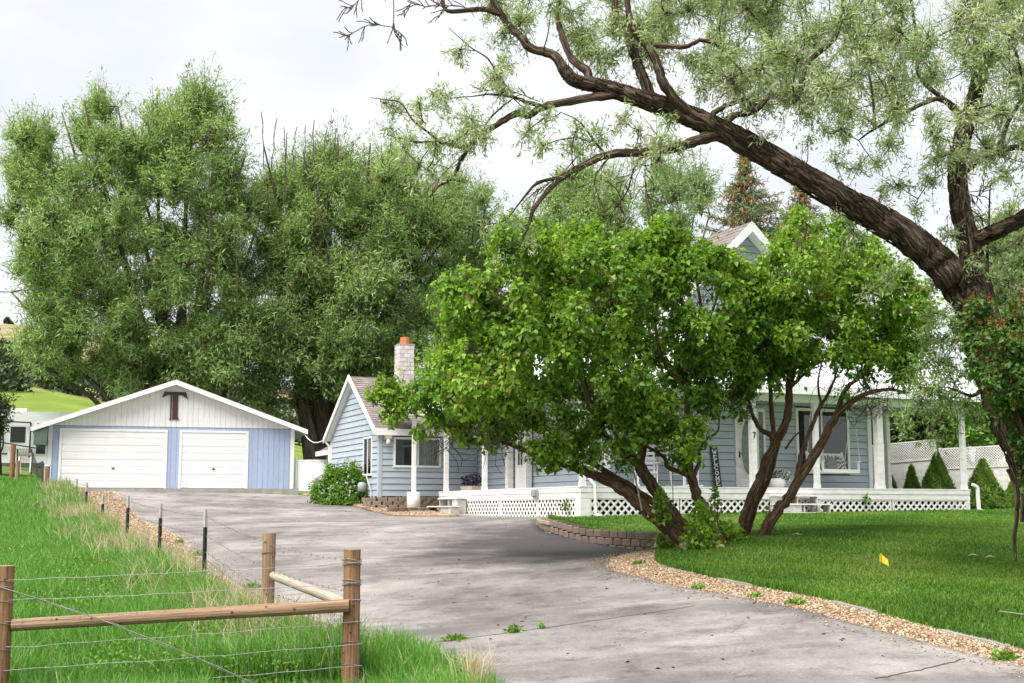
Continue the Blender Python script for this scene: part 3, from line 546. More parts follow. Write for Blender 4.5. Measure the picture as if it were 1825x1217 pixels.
# roofs: a deck slab with shingle tabs laid in stepped courses
def shingled(corner, along, upslope, length, rise_len, mat='shingle', tab=0.30, course=0.145, thick=0.14, rows=None, name='roof', tabs=True, clip=None):
    c, al, us = (np.array(q, float) for q in (corner, along, upslope)); al /= np.linalg.norm(al); us /= np.linalg.norm(us); nn = np.cross(al, us)
    if nn[2] < 0: nn = -nn
    d = hm(); d.hexa([c - nn * thick, c + al * length - nn * thick, c + al * length + us * rise_len - nn * thick, c + us * rise_len - nn * thick], [c, c + al * length, c + al * length + us * rise_len, c + us * rise_len])
    ro = d.build(name, M['white'], house)
    if tabs:
        s = hm(); k = 0; y0 = 0.0
        while y0 < rise_len - 0.02:
            y1 = min(y0 + course * 1.15, rise_len); x0 = -(k % 2) * tab * 0.5 - rnd.random() * 0.1
            while x0 < length:
                x1 = x0 + tab * rnd.uniform(0.85, 1.1); a0, a1 = max(x0, 0) + .004, min(x1, length) - .004
                if a1 > a0 + .02:
                    h = rnd.uniform(0.014, 0.024); p = lambda x_, y_, z_: c + al * x_ + us * y_ + nn * z_
                    s.hexa([p(a0, y0 - .01, .002), p(a1, y0 - .01, .002), p(a1, y1, .001), p(a0, y1, .001)], [p(a0, y0 - .01, h), p(a1, y0 - .01, h), p(a1, y1, .004), p(a0, y1, .004)])
                x0 = x1
            y0 += course; k += 1
        tag(s.build('shingles', M[mat], ro), kind='stuff')
    return ro
sl = lambda a, b: math.hypot(a, b)
shingled((1.5, 1.65, 4.25), U, (0, 4.35, 3.15), 9.6, sl(4.35, 3.15), tab=0.6, course=0.2)          # main, front slope
shingled((11.1, 10.35, 4.25), -U, (0, -4.35, 3.15), 9.6, sl(4.35, 3.15), tabs=False)
shingled((3.15, 1.55, 5.27), V_, (3.3, 0, 3.15), 8.0, sl(3.3, 3.15), tab=0.6, course=0.2)           # front gable, two slopes
shingled((9.75, 9.55, 5.27), -V_, (-3.3, 0, 3.15), 8.0, sl(3.3, 3.15), tab=0.6, course=0.2)
m_ = hm()                                                # rake boards of the front gable
for s in (-1, 1):
    m_.hexa([(6.45, 1.50, 8.43), (6.45, 1.50, 8.13), (6.45 + s * 3.4, 1.50, 4.90), (6.45 + s * 3.4, 1.50, 5.20)], [(6.45, 1.545, 8.43), (6.45, 1.545, 8.13), (6.45 + s * 3.4, 1.545, 4.90), (6.45 + s * 3.4, 1.545, 5.20)])
m_.build('rake_board', M['white'], house)
# porch roofs in pale standing-seam metal
def metal_roof(quad, nseam, name='porch_roof'):
    a, b, c, d = (np.array(q, float) for q in quad); m_ = hm(); m_.hexa([a - Z_ * .12, b - Z_ * .12, c - Z_ * .12, d - Z_ * .12], [a, b, c, d]); ro = m_.build(name, M['white_metal'], house)
    s = hm()
    for k in range(nseam): t = (k + .5) / nseam; s.bar(a + (b - a) * t + Z_ * .015, d + (c - d) * t + Z_ * .015, .03, .035)
    s.build('roof_seams', M['white_metal'], ro); return ro
metal_roof([(-.40, -.40, 3.42), (13.2, -.40, 3.42), (12.9, 1.98, 5.25), (1.8, 1.98, 5.25)], 36)
metal_roof([(-.40, 10.9, 3.42), (-.40, -.40, 3.42), (1.78, 2.0, 4.9), (1.78, 10.9, 4.9)], 28)
metal_roof([(-1.45, 11.45, 3.30), (-1.45, 9.9, 3.30), (-.42, 9.9, 3.5), (-.42, 11.45, 3.5)], 4)
m_ = hm()
m_.box(-.43, 13.22, -.43, -.38, 3.20, 3.44); m_.box(-.43, -.38, -.375, 10.9, 3.20, 3.44); m_.box(-1.49, -1.44, 9.9, 11.45, 3.1, 3.33); m_.box(-1.435, -.44, 9.87, 9.92, 3.1, 3.33)
m_.build('eave_fascia', M['white'], house)
m_ = hm(); m_.box(-.37, 13.15, -.37, 1.97, 3.235, 3.26); m_.box(-.37, 1.78, 2.0, 10.85, 3.235, 3.26); m_.build('porch_ceiling', M['white'], house)
m_ = hm(); m_.box(0.02, 12.85, .02, .20, 3.02, 3.23); m_.box(.02, .2, .21, 10.0, 3.02, 3.23); m_.build('porch_beam', M['white'], house)
m_ = hm(); m_.box(12.66, 12.84, .21, 5.4, 3.02, 3.23); m_.box(10.95, 12.65, 5.2, 5.4, 3.02, 3.23); m_.build('porch_beam', M['white'], house)
metal_roof([(13.2, -.38, 3.41), (13.2, 5.8, 3.41), (10.9, 5.8, 4.5), (10.9, 2.0, 4.5)], 14)
m_ = hm(); m_.box(10.9, 13.15, 2.0, 5.75, 3.235, 3.26); m_.build('porch_ceiling', M['white'], house)
# deck: boards, fascia, near-black block painting the shade behind the lattice
dk = hm().box(0.03, 12.77, 0.05, 1.98, 0.56, 0.62).box(0.03, 1.79, 2.0, 10.15, 0.56, 0.62).build('porch_deck', M['white'], house)
for k in range(14): hm().box(-.02, 12.82, -.02 + k * .143, .115 + k * .143, .622, .655).build('plank', M['old_white'], dk)
for k in range(12): hm().box(-.02 + k * .15, .122 + k * .15, 2.0, 10.2, .622, .655).build('plank', M['old_white'], dk)
for k in range(11): hm().box(10.95 + k * .17, 11.112 + k * .17, 2.0, 5.4, .622, .655).build('plank', M['old_white'], dk)
hm().box(10.95, 12.77, 2.0, 5.38, .1, .62).build('porch_deck', M['white'], house)
fz = [(.345, .49), (.496, .62)]
for z0, z1 in fz:
    for a0, a1 in ((.0, 4.3), (4.304, 8.6), (8.604, 12.8)): hm().box(a0, a1, 0.0 if z0 < .4 else -.012, .045, z0, z1).build('fascia_board', M['old_white'], house)
    for b0, b1 in ((.05, 5.0), (5.004, 10.18)): hm().box(0.0 if z0 < .4 else -.012, .045, b0, b1, z0, z1).build('fascia_board', M['old_white'], house)
    hm().box(12.76, 12.8, .05, 5.4, z0, z1).build('fascia_board', M['old_white'], house)
hm().box(.6, 12.5, .6, 1.95, -.3, .55).box(.6, 1.78, 2.0, 9.9, -.3, .55).build('crawl_space_shade', M['dark'], house)
# lattice skirts: every slat its own piece
def lattice(axis, s0, s1, zlo, zhi, fixed, pitch=0.215, wd=0.056, mat='old_white'):
    """axis 'a' (front) or 'b' (side); two layers of diagonal slats in a frame"""
    fr = hm(); out = -1
    P = (lambda s, d, z: np.array((s, fixed - d, z))) if axis == 'a' else (lambda s, d, z: np.array((fixed - d, s, z)))
    def blk(m_, a, b, c, d, n0, n1): m_.hexa([P(a, n0, c), P(b, n0, c), P(b, n0, d), P(a, n0, d)], [P(a, n1, c), P(b, n1, c), P(b, n1, d), P(a, n1, d)])
    blk(fr, s0, s1, zhi(s0) - .03, zhi(s0) - .002, -.012, .022); blk(fr, s0, s0 + .035, zlo(s0), zhi(s0) - .03, -.012, .022); blk(fr, s1 - .035, s1, zlo(s1), zhi(s1) - .03, -.012, .022)
    pn = fr.build('lattice_panel', M[mat], house); hw = wd * 0.7071
    for lay, sg in ((0, 1), (1, -1)):
        d0, d1 = (-.010, -.001) if lay else (.001, .010); H = zhi(s0) - zlo((s0 + s1) / 2); k = s0 - H
        while k < s1 + H:
            c0, c1 = (k, k + H) if sg > 0 else (k + H, k)              # bottom, top
            zb, zt = zlo((s0 + s1) / 2), zhi(s0) - .004
            def cl(c, z):                                            # clip to the frame ends
                return c, z
            t0, t1 = 0.0, 1.0; dx = c1 - c0
            for lim, side in ((s0 + .01, 1), (s1 - .01, -1)):
                tt = (lim - c0) / dx
                if (c0 - lim) * side < 0: t0 = max(t0, tt)
                if (c1 - lim) * side < 0: t1 = min(t1, tt)
            if t1 - t0 > 0.08:
                A = (c0 + dx * t0, zb + (zt - zb) * t0); B = (c0 + dx * t1, zb + (zt - zb) * t1); m_ = hm()
                m_.hexa([P(A[0] - hw, d0, A[1]), P(A[0] + hw, d0, A[1]), P(B[0] + hw, d0, B[1]), P(B[0] - hw, d0, B[1])], [P(A[0] - hw, d1, A[1]), P(A[0] + hw, d1, A[1]), P(B[0] + hw, d1, B[1]), P(B[0] - hw, d1, B[1])])
                m_.build('slat', M[mat], pn)
            k += pitch
zt_ = lambda s: .343
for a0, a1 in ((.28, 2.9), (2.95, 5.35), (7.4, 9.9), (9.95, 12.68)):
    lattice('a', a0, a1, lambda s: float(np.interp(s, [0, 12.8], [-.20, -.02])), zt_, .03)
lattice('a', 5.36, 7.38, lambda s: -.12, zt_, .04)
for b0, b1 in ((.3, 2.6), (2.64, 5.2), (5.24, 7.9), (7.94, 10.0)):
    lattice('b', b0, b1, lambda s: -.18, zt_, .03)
m_ = hm(); m_.box(.0, .27, .0, .27, -.35, .34); m_.build('corner_pier', M['old_white'], house)
m_ = hm(); m_.box(12.69, 12.79, .0, .27, -.2, .34); m_.build('corner_pier', M['old_white'], house)
# posts
def post(a, b, w=.13, z0=.656, z1=3.02, parent=house, base=True):
    m_ = hm(); h = w / 2; m_.box(a - h, a + h, b - h, b + h, z0, z1)
    if base: m_.box(a - h - .012, a + h + .012, b - h - .012, b + h + .012, z0 + .001, z0 + .10)
    return m_.build('porch_post', M['old_white'], parent)
for a in (.11, 7.42, 12.7): post(a, .11)
post(9.62, .13, .2)
pd = post(5.32, .11, .16)
for a, b in ((.11, 6.6), (.11, 9.85), (11.55, 2.05), (12.7, 5.2)): post(a, b)
for b in (8.2, 6.8): post(1.62, b, .20, base=False)
# house number on the door post
m_ = hm(); yf = .02
m_.hexa([(5.27, yf, 2.16), (5.36, yf, 2.16), (5.36, yf, 2.135), (5.27, yf, 2.135)], [(5.27, yf - .012, 2.16), (5.36, yf - .012, 2.16), (5.36, yf - .012, 2.135), (5.27, yf - .012, 2.135)])
m_.hexa([(5.335, yf, 2.134), (5.36, yf, 2.134), (5.315, yf, 2.0), (5.288, yf, 2.0)], [(5.335, yf - .012, 2.134), (5.36, yf - .012, 2.134), (5.315, yf - .012, 2.0), (5.288, yf - .012, 2.0)])
m_.build('house_number', M['black'], pd)
# front door with oval glass and sidelight
fd = hm(); fd.box(5.98, 6.08, 1.93, 2.02, .66, 2.98); fd.box(6.08, 7.02, 1.93, 2.02, 2.88, 2.98); fd.box(6.70, 6.78, 1.93, 2.02, .66, 2.88); fd.box(6.95, 7.02, 1.93, 2.02, .66, 2.88); fd.box(6.78, 6.95, 1.95, 2.02, .66, .92); fd.box(6.08, 6.70, 1.96, 2.02, .66, 2.88)
fdo = fd.build('front_door', M['old_white'], house)
def oval(cx, cz, rx, rz, y, n=28): return [(cx + rx * math.cos(k * 2 * math.pi / n), y, cz + rz * math.sin(k * 2 * math.pi / n)) for k in range(n)]
hm().prism(oval(6.40, 1.86, .225, .80, 1.958), (0, -.012, 0)).build('oval_glass', M['oval'], fdo)
m_ = hm(); o1, o2 = oval(6.40, 1.86, .225, .80, 1.945), oval(6.40, 1.86, .26, .85, 1.945)
for k in range(28):
    j = (k + 1) % 28; a_ = [o1[k], o1[j], o2[j], o2[k]]; m_.hexa([(q[0], 1.959, q[2]) for q in a_], [(q[0], 1.935, q[2]) for q in a_])
m_.build('oval_frame', M['old_white'], fdo)
hm().box(6.13, 6.65, 1.948, 1.958, .72, .94).build('kick_panel', M['white'], fdo)
hm().box(6.095, 6.118, 1.90, 1.955, 1.55, 1.72).bar((6.10, 1.90, 1.66), (6.19, 1.90, 1.66), .02, .02).build('handle', M['black'], fdo)
hm().box(6.79, 6.94, 1.965, 1.985, .93, 2.87).build('sidelight', M['oval'], fdo)
hm().box(6.50, 6.62, 1.93, 1.944, 1.98, 2.25).build('door_notice', M['letter_white'], fdo)
# side door with nine lights
sdm = hm(); sdm.box(1.74, 1.82, 6.95, 8.0, .66, 2.78); sd_o = sdm.build('side_door', M['white'], house)
ga, gb = 7.16, 7.76
hm().box(1.725, 1.739, ga, gb, 1.45, 2.6).build('pane', M['glass'], sd_o)
m_ = hm()
for q in np.linspace(ga, gb, 4): m_.box(1.705, 1.724, q - .014, q + .014, 1.43, 2.62)
for q in np.linspace(1.44, 2.61, 4): m_.box(1.702, 1.7235, ga, gb, q - .014, q + .014)
m_.build('door_muntins', M['white'], sd_o)
hm().box(1.69, 1.738, 7.02, 7.06, 1.6, 1.64).build('handle', M['steel'], sd_o)
hm().box(1.74, 1.77, 5.75, 5.85, 1.83, 2.03).box(1.73, 1.739, 5.76, 5.84, 1.84, 2.02).build('switch_box', M['white'], house)
# little grey vent light on the fascia
m_ = hm(); m_.box(-.055, -.013, 2.50, 2.86, .40, .60); m_.box(-.10, -.056, 2.55, 2.81, .43, .57); m_.build('fascia_light', M['steel'], house)
# downspouts
def spout(pts, w=.075):
    m_ = hm()
    for p, q in zip(pts[:-1], pts[1:]): m_.bar(p, q, w, w * .8)
    return m_.build('downspout', M['white'], house)
spout([(.24, -.06, 3.2), (.24, -.06, .82), (.34, -.12, .70), (.36, -.13, -.05), (.48, -.24, -.12)])
spout([(12.82, -.10, .80), (12.98, -.12, .72), (13.0, -.12, .06), (13.12, -.22, .02)], .09)
# back wing
WB0, WB1, WA = 11.3, 17.0, -1.70
m_ = hm(); m_.box(WA + .02, 1.8, WB0, WB0 + .12, .2, 2.72); wf = m_.build('wall', M['backing'], house)
planks(wf, (0, WB0, 0), U, -V_, .50, 2.66, lambda z: (WA + .1, 1.78), [(-1.22, .46, 1.46, 2.46)])
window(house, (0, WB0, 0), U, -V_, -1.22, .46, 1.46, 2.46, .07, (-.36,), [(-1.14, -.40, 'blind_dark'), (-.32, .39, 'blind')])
m_ = hm(); m_.prism([(WA, WB0 + .13, .2), (WA, WB1, .2), (WA, WB1, 2.70), (WA, 14.15, 4.62), (WA, WB0 + .13, 2.78)], (.12, 0, 0)); wg = m_.build('wall', M['backing'], house)
gz = lambda z: (-WB1 + .04, -WB0 - .10) if z < 2.68 else (-WB1 + .04 + (z - 2.68) * 1.48, -WB0 - .08 - (z - 2.68) * 1.48)
planks(wg, (WA, 0, 0), -V_, -U, .50, 4.55, gz, [(-12.95, -11.98, 1.20, 2.52)])
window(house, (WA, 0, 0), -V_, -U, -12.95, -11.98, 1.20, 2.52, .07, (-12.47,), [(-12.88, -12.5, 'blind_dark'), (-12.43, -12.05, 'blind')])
m_ = hm(); m_.box(WA - .035, WA + .09, WB0 - .035, WB0 + .1, .45, 2.66); m_.build('corner_trim', M['vinyl'], house)
hm().box(WA - .035, WA + .09, WB1 - .1, WB1 + .03, .45, 2.55).build('corner_trim', M['white'], house)
wing_rise = (0, 3.05, 2.02)
shingled((WA - .22, WB0 - .2, 2.70), U, wing_rise, 4.6, sl(3.05, 2.02), tab=.30, course=.15)
shingled((2.7, WB1 + .2, 2.70), -U, (0, -3.05, 2.02), 4.6, sl(3.05, 2.02), tabs=False)
m_ = hm()
for s, b in ((1, WB0 - .26), (-1, WB1 + .26)):
    m_.hexa([(WA - .27, b, 2.52), (WA - .27, b, 2.70), (WA - .27, 14.15, 4.78), (WA - .27, 14.15, 4.58)], [(WA - .225, b, 2.52), (WA - .225, b, 2.70), (WA - .225, 14.15, 4.78), (WA - .225, 14.15, 4.58)])
m_.build('rake_board', M['white'], house)
m_ = hm(); m_.box(WA - .22, 1.9, WB0 - .26, WB0 - .2, 2.50, 2.72); m_.box(WA - .22, 1.9, WB0 - .2, WB0 - .001, 2.51, 2.53); m_.build('eave_fascia', M['white'], house)
m_ = hm(); m_.box(-1.2, 1.0, 17.05, 19.5, .2, 2.3); m_.build('back_lean_to', M['vinyl'], house)
shingled((-1.5, 19.8, 2.30), -V_, (1.4, 0, .75), 2.7, 1.6, tab=.3, course=.16)
hm().box(-1.56, -1.5, 17.1, 19.8, 2.14, 2.32).bar((-1.5, 17.05, 2.16), (-1.25, 17.05, 2.0), .07, .07).bar((-1.25, 17.05, 2.0), (-1.25, 17.05, .6), .07, .07).build('gutter', M['white'], house)
spout([(WA - .2, WB1 + .25, 2.6), (WA - .06, WB1 + .1, 2.42), (WA - .06, WB1 + .1, .6)], .07)
# lone post on a concrete footing
lp = hm().box(-.90, -.78, 10.24, 10.36, .62, 3.10).build('porch_post', M['white'], house)
m_ = hm(); m_.tube([(-.84, 10.30, -.05), (-.84, 10.30, .615), (-.84, 10.30, .63)], [.215, .215, .2], 20); m_.build('footing', M['white'], lp, True)
# flood light under the eave
fl = hm(); fl.box(-1.53, -1.37, WB0 - .06, WB0 - .031, 2.36, 2.50); fl.box(-1.56, -1.34, WB0 - .20, WB0 - .061, 2.40, 2.52); flo = fl.build('flood_light', M['white'], house)
m_ = hm(); m_.tube([(-1.45, WB0 - .13, 2.40), (-1.45, WB0 - .16, 2.33), (-1.45, WB0 - .19, 2.24), (-1.45, WB0 - .20, 2.20)], [.045, .07, .085, .03], 12); m_.build('bulb', M['lamp'], flo, True)
# chimney: bricks one by one on a mortar core
ch = hm().box(-.27, .25, 13.5, 14.0, 3.6, 5.84).build('chimney', M['mortar'], house)
for k in range(14):
    z0 = 3.75 + k * .15; off = .13 if k % 2 else 0
    for face in range(2):
        for q in np.arange(-.27 - off, .25, .26):
            s0, s1 = max(q, -.28) + .006, min(q + .26, .26) - .006
            if s1 - s0 > .04:
                if face == 0: hm().box(s0, s1, 13.478, 13.499, z0 + .006, z0 + .144).build('brick', M['brick_white'], ch)
                else: hm().box(-.292, -.271, 13.77 + s0, 13.77 + s1, z0 + .006, z0 + .144).build('brick', M['brick_white'], ch)
hm().box(-.30, .28, 13.47, 14.03, 5.845, 5.90).build('chimney_crown', M['concrete'], ch)
m_ = hm(); m_.tube([(-.01, 13.75, 5.90), (-.01, 13.75, 6.16)], [.19, .165], 8); m_.build('chimney_pot', M['orange'], ch)

# ------------------------------------------------------------------ garage
gar = empty('garage', GO, GA, 'wide blue garage with white gable, two roll-up doors and shallow roof', 'garage')
gm = lambda: MB()
GW, GD = 9.0, 8.5
def ga_of(px, py):
    X, Z = sight(px, py); c, s = math.cos(GA), math.sin(GA); a = (X * GO[1] - GO[0]) / (c - X * s); return a, Z * (GO[1] + a * s) - GO[2]
gl0, _ = ga_of(109, 820); gl1, _ = ga_of(293, 820); gr0, _ = ga_of(323, 820); gr1, _ = ga_of(438, 820); DZ = 2.14; GE = 2.34
GPK = 3.98; gslope = (GPK - GE) / (GW / 2)
bk = gm().box(.02, GW - .02, .03, .2, 0, GE - .01).build('front_wall', M['blue_backing'], gar)
x0 = .13
while x0 < GW - .13:
    x1 = min(x0 + .203, GW - .12); z0 = 0.02
    mid = (x0 + x1) / 2
    segs = [(x0, x1, 0.02)]
    for d0, d1 in ((gl0 - .09, gl1 + .09), (gr0 - .09, gr1 + .09)):
        new = []
        for s0, s1, zz in segs:
            if s1 <= d0 or s0 >= d1 or zz > 1: new.append((s0, s1, zz)); continue
            if s0 < d0: new.append((s0, d0, .02))
            if s1 > d1: new.append((d1, s1, .02))
            new.append((max(s0, d0), min(s1, d1), DZ + .09))
        segs = new
    for s0, s1, zz in segs:
        if s1 - s0 > .03: gm().box(s0 + .004, s1 - .004, .005, .029, zz, GE - .012).build('plank', M['blue_wood'], bk)
    x0 += .203
m_ = gm(); m_.prism([(.02, .012, GE), (GW - .02, .012, GE), (GW / 2, .012, GPK - .02)], (0, .18, 0)); gb_ = m_.build('gable_wall', M['white_backing'], gar)
x0 = .1
while x0 < GW - .1:
    x1 = min(x0 + .203, GW - .08); zt = [GE + min(q, GW - q) * gslope - .03 for q in (x0, x1)]; pts = [(x0 + .004, .010, GE + .001), (x1 - .004, .010, GE + .001), (x1 - .004, .010, zt[1]), (x0 + .004, .010, zt[0])]
    if x0 < GW / 2 < x1: pts.insert(3, (GW / 2, .010, GPK - .05))
    gm().prism(pts, (0, -.022, 0)).build('plank', M['white_wood'], gb_); x0 += .203
gm().box(-.03, .125, -.02, .12, 0, GE + .02).build('corner_trim', M['white'], gar); gm().box(GW - .125, GW + .03, -.02, .12, 0, GE + .02).build('corner_trim', M['white'], gar)
gm().box(0.0, .15, .2, GD, 0, GE).box(GW - .15, GW, .2, GD, 0, GE).box(.15, GW - .15, GD - .15, GD, 0, GE).build('side_wall', M['blue_wood'], gar)
def garage_door(d0, d1):
    m_ = gm(); m_.box(d0 - .09, d0, -.03, .06, 0, DZ + .09); m_.box(d1, d1 + .09, -.03, .06, 0, DZ + .09); m_.box(d0, d1, -.03, .06, DZ, DZ + .09)
    fr = m_.build('garage_door', M['white'], gar); sh = DZ / 4
    for k in range(4):
        z0, z1 = k * sh + .003, (k + 1) * sh - .003; p = gm()
        p.box(d0 + .004, d1 - .004, .0, .0285, z0, z1)
        for q in range(2):
            za, zb_ = z0 + .02 + q * sh / 2, z0 + sh / 2 - .03 + q * sh / 2
            p.hexa([(d0 + .03, -.0005, za), (d1 - .03, -.0005, za), (d1 - .03, -.0005, zb_), (d0 + .03, -.0005, zb_)], [(d0 + .04, -.007, za + .012), (d1 - .04, -.007, za + .012), (d1 - .04, -.004, zb_ - .012), (d0 + .04, -.004, zb_ - .012)])
        p.build('door_panel', M['door_white'], fr)
    gm().box(d0 + .004, d1 - .004, -.012, .03, .0, .0025).box(d0 + .004, d1 - .004, -.02, -.009, .003, .035).build('rubber_seal', M['rv_grey'], fr)
    c = (d0 + d1) / 2; m_ = gm(); m_.tube([(c, -.008, .76), (c, -.03, .76)], .035, 10); m_.bar((c - .07, -.035, .76), (c + .07, -.035, .76), .02, .02); m_.build('handle', M['black'], fr)
garage_door(gl0, gl1); garage_door(gr0, gr1)
for s in (-1, 1):
    e = GW / 2 + s * (GW / 2 + .5); ze = GE - .5 * gslope + .10; q = [(GW / 2, -.42, GPK + .10), (e, -.42, ze), (e, GD + .4, ze), (GW / 2, GD + .4, GPK + .10)]
    m_ = gm(); m_.hexa([(a, b, c - .1) for a, b, c in q], q); ro = m_.build('roof', M['white'], gar)
    m_ = gm(); m_.hexa([(a, b, c + .004) for a, b, c in q], [(a, b, c + .03) for a, b, c in q]); m_.build('shingle_sheet', M['shingle'], ro)
    m_ = gm(); m_.hexa([(GW / 2, -.46, GPK + .13), (e, -.46, ze + .03), (e, -.46, ze - .15), (GW / 2, -.46, GPK - .06)], [(GW / 2, -.422, GPK + .13), (e, -.422, ze + .03), (e, -.422, ze - .15), (GW / 2, -.422, GPK - .06)]); m_.build('rake_board', M['white_wood'], gar)
gm().box(-.62, -.50, -.42, GD, GE - .62 * gslope - .02, GE - .62 * gslope + .13).build('gutter', M['white'], gar)
gm().bar((-.56, -.2, GE - .28), (-.08, .05, GE - .48), .07, .07).bar((-.08, .05, GE - .48), (-.08, .05, .05), .07, .07).build('downspout', M['white'], gar)
gm().hexa([(-.50, -.40, GE - .22), (-.02, -.40, GE - .08), (-.02, 2.5, GE - .08), (-.50, 2.5, GE - .22)], [(-.50, -.40, GE - .75), (-.05, -.40, GE - .75), (-.05, 2.5, GE - .75), (-.50, 2.5, GE - .75)]).build('soffit_box', M['soffit_green'], gar)
# letter T on the gable
def letter_T():
    lt = empty('wall_letter', gp(GW / 2 - .02, -.03, GO[2] + 2.62), GA, 'large dark brown letter T mounted on the white garage gable', 'letter')
    sx, zt = .46, 1.06
    pl = lambda pts: [(x_, 0, z_) for x_, z_ in pts]
    m_ = MB(); m_.prism(pl([(-.40, zt), (.40, zt), (.475, zt - .27), (.27, zt - .13), (-.27, zt - .13), (-.475, zt - .24)]), (0, -.035, 0)); m_.build('crossbar', M['t_brown'], lt)
    m_ = MB(); m_.prism(pl([(-.085, zt - .131), (.12, zt - .131), (.12, .10), (.16, .04), (.18, 0.0), (-.09, 0), (-.075, .05)]), (0, -.035, 0)); m_.build('stem', M['t_brown'], lt)
    m_ = MB(); m_.prism(pl([(-.17, zt - .131), (-.125, zt - .131), (-.115, .03), (-.10, 0), (-.20, 0), (-.165, .05)]), (0, -.035, 0)); m_.build('stem_line', M['t_brown'], lt)
letter_T()

# ------------------------------------------------------------------ things on and around the porch
DECK = 0.657
def hthing(name, a, b, z, label, cat, rz=0.0, group=None): return empty(name, hp(a, b, z), HA + rz, label, cat, group)
# WELCOME board
wb = hthing('welcome_sign', 5.33, 1.86, DECK, 'tall charcoal board lettered WELCOME leaning beside the front door', 'sign')
tilt = 0.07
SP = lambda x_, z_, d=0.0: np.array((x_ - z_ * .075, z_ * tilt - d, z_))
hm0 = MB(); hm0.hexa([SP(-.12, 0, 0), SP(.12, 0, 0), SP(.12, 0, -.02), SP(-.12, 0, -.02)], [SP(-.12, 1.2, 0), SP(.12, 1.2, 0), SP(.12, 1.2, -.02), SP(-.12, 1.2, -.02)]); hm0.build('board', M['sign_black'], wb)
GL = {'W': [((0, 1), (.27, 0)), ((.27, 0), (.5, .8)), ((.5, .8), (.73, 0)), ((.73, 0), (1, 1)), ((-.1, 1), (.18, 1)), ((.82, 1), (1.1, 1))],
      'E': [((.15, 0), (.15, 1)), ((0, 1), (.9, 1)), ((0, 0), (.95, 0)), ((.15, .52), (.65, .52)), ((.9, 1), (.9, .8)), ((.95, 0), (.95, .24))],
      'L': [((.2, 0), (.2, 1)), ((0, 1), (.42, 1)), ((0, 0), (.9, 0)), ((.9, 0), (.9, .28))],
      'C': [((.9, .78), (.72, .97)), ((.72, .97), (.4, 1)), ((.4, 1), (.12, .75)), ((.12, .75), (.08, .45)), ((.08, .45), (.2, .12)), ((.2, .12), (.5, 0)), ((.5, 0), (.9, .18)), ((.9, .98), (.9, .74))],
      'O': [((.5, 1), (.16, .8)), ((.16, .8), (.06, .5)), ((.06, .5), (.16, .2)), ((.16, .2), (.5, 0)), ((.5, 0), (.84, .2)), ((.84, .2), (.94, .5)), ((.94, .5), (.84, .8)), ((.84, .8), (.5, 1))],
      'M': [((.1, 0), (.14, 1)), ((.14, 1), (.5, .2)), ((.5, .2), (.86, 1)), ((.86, 1), (.9, 0)), ((-.05, 0), (.26, 0)), ((.74, 0), (1.05, 0)), ((0, 1), (.16, 1)), ((.84, 1), (1, 1))]}
def glyphs(root, word, x0, ztop, cw, chh, step, P, th=.023):
    for i, g in enumerate(word):
        zb = ztop - i * step - chh; m_ = MB()
        for j, (p, q) in enumerate(GL[g]): m_.bar(P(x0 + p[0] * cw, zb + p[1] * chh, .004 + j * .0006), P(x0 + q[0] * cw, zb + q[1] * chh, .004 + j * .0006), th, .005, up=(0, 1, 0))
        m_.build('letter', M['letter_white'], root)
glyphs(wb, 'WELCOME', -.062, 1.09, .124, .108, .150, SP)
m_ = MB()
for k in range(5): m_.bar(SP(-.055, 1.14 + k * .007, .004), SP(.055, 1.14 + k * .007, .004), .003, .004, up=(0, 1, 0))
m_.build('small_print', M['letter_white'], wb)
# rocking chairs
def rocker(a, b, rz, label):
    t = hthing('rocking_chair', a, b, DECK, label, 'rocking chair', rz, 'white porch rocking chairs')
    for s in (-1, 1):
        m_ = MB(); x_ = s * .27
        P = [np.array((x_, y_, .025 + .16 * (y_ * y_))) for y_ in np.linspace(-.42, .42, 9)]
        for p, q in zip(P[:-1], P[1:]): m_.bar(p, q, .045, .04)
        m_.build('rocker', M['white'], t)
        MB().bar((x_, .20, .04), (x_, .40, 1.12), .045, .045).build('back_post', M['white'], t)
        MB().bar((x_, -.24, .05), (x_, -.24, .64), .045, .045).build('front_leg', M['white'], t)
        m_ = MB(); m_.box(x_ - .05, x_ + .05, -.32, .30, .642, .668); m_.build('armrest', M['white'], t)
    for k in range(5): MB().box(-.265, .265, -.27 + k * .1, -.18 + k * .1, .395 - k * .012, .415 - k * .012).build('seat_slat', M['white'], t)
    for k in range(5):
        z0 = .50 + k * .13; y_ = .20 + .20 * (z0 - .04) / 1.08
        MB().hexa([(-.25, y_, z0), (.25, y_, z0), (.25, y_ + .018, z0), (-.25, y_ + .018, z0)], [(-.25, y_ + .013, z0 + .075), (.25, y_ + .013, z0 + .075), (.25, y_ + .031, z0 + .075), (-.25, y_ + .031, z0 + .075)]).build('back_slat', M['white'], t)
    return t
rocker(on_b(1152, 860, 1.15)[0], 1.15, math.radians(-20), 'white rocking chair between the leaning lilac stems, farther from the front door')
rocker(on_b(1220, 860, 1.2)[0], 1.2, math.radians(16), 'white rocking chair nearer the welcome board, partly behind the forked lilac stem')
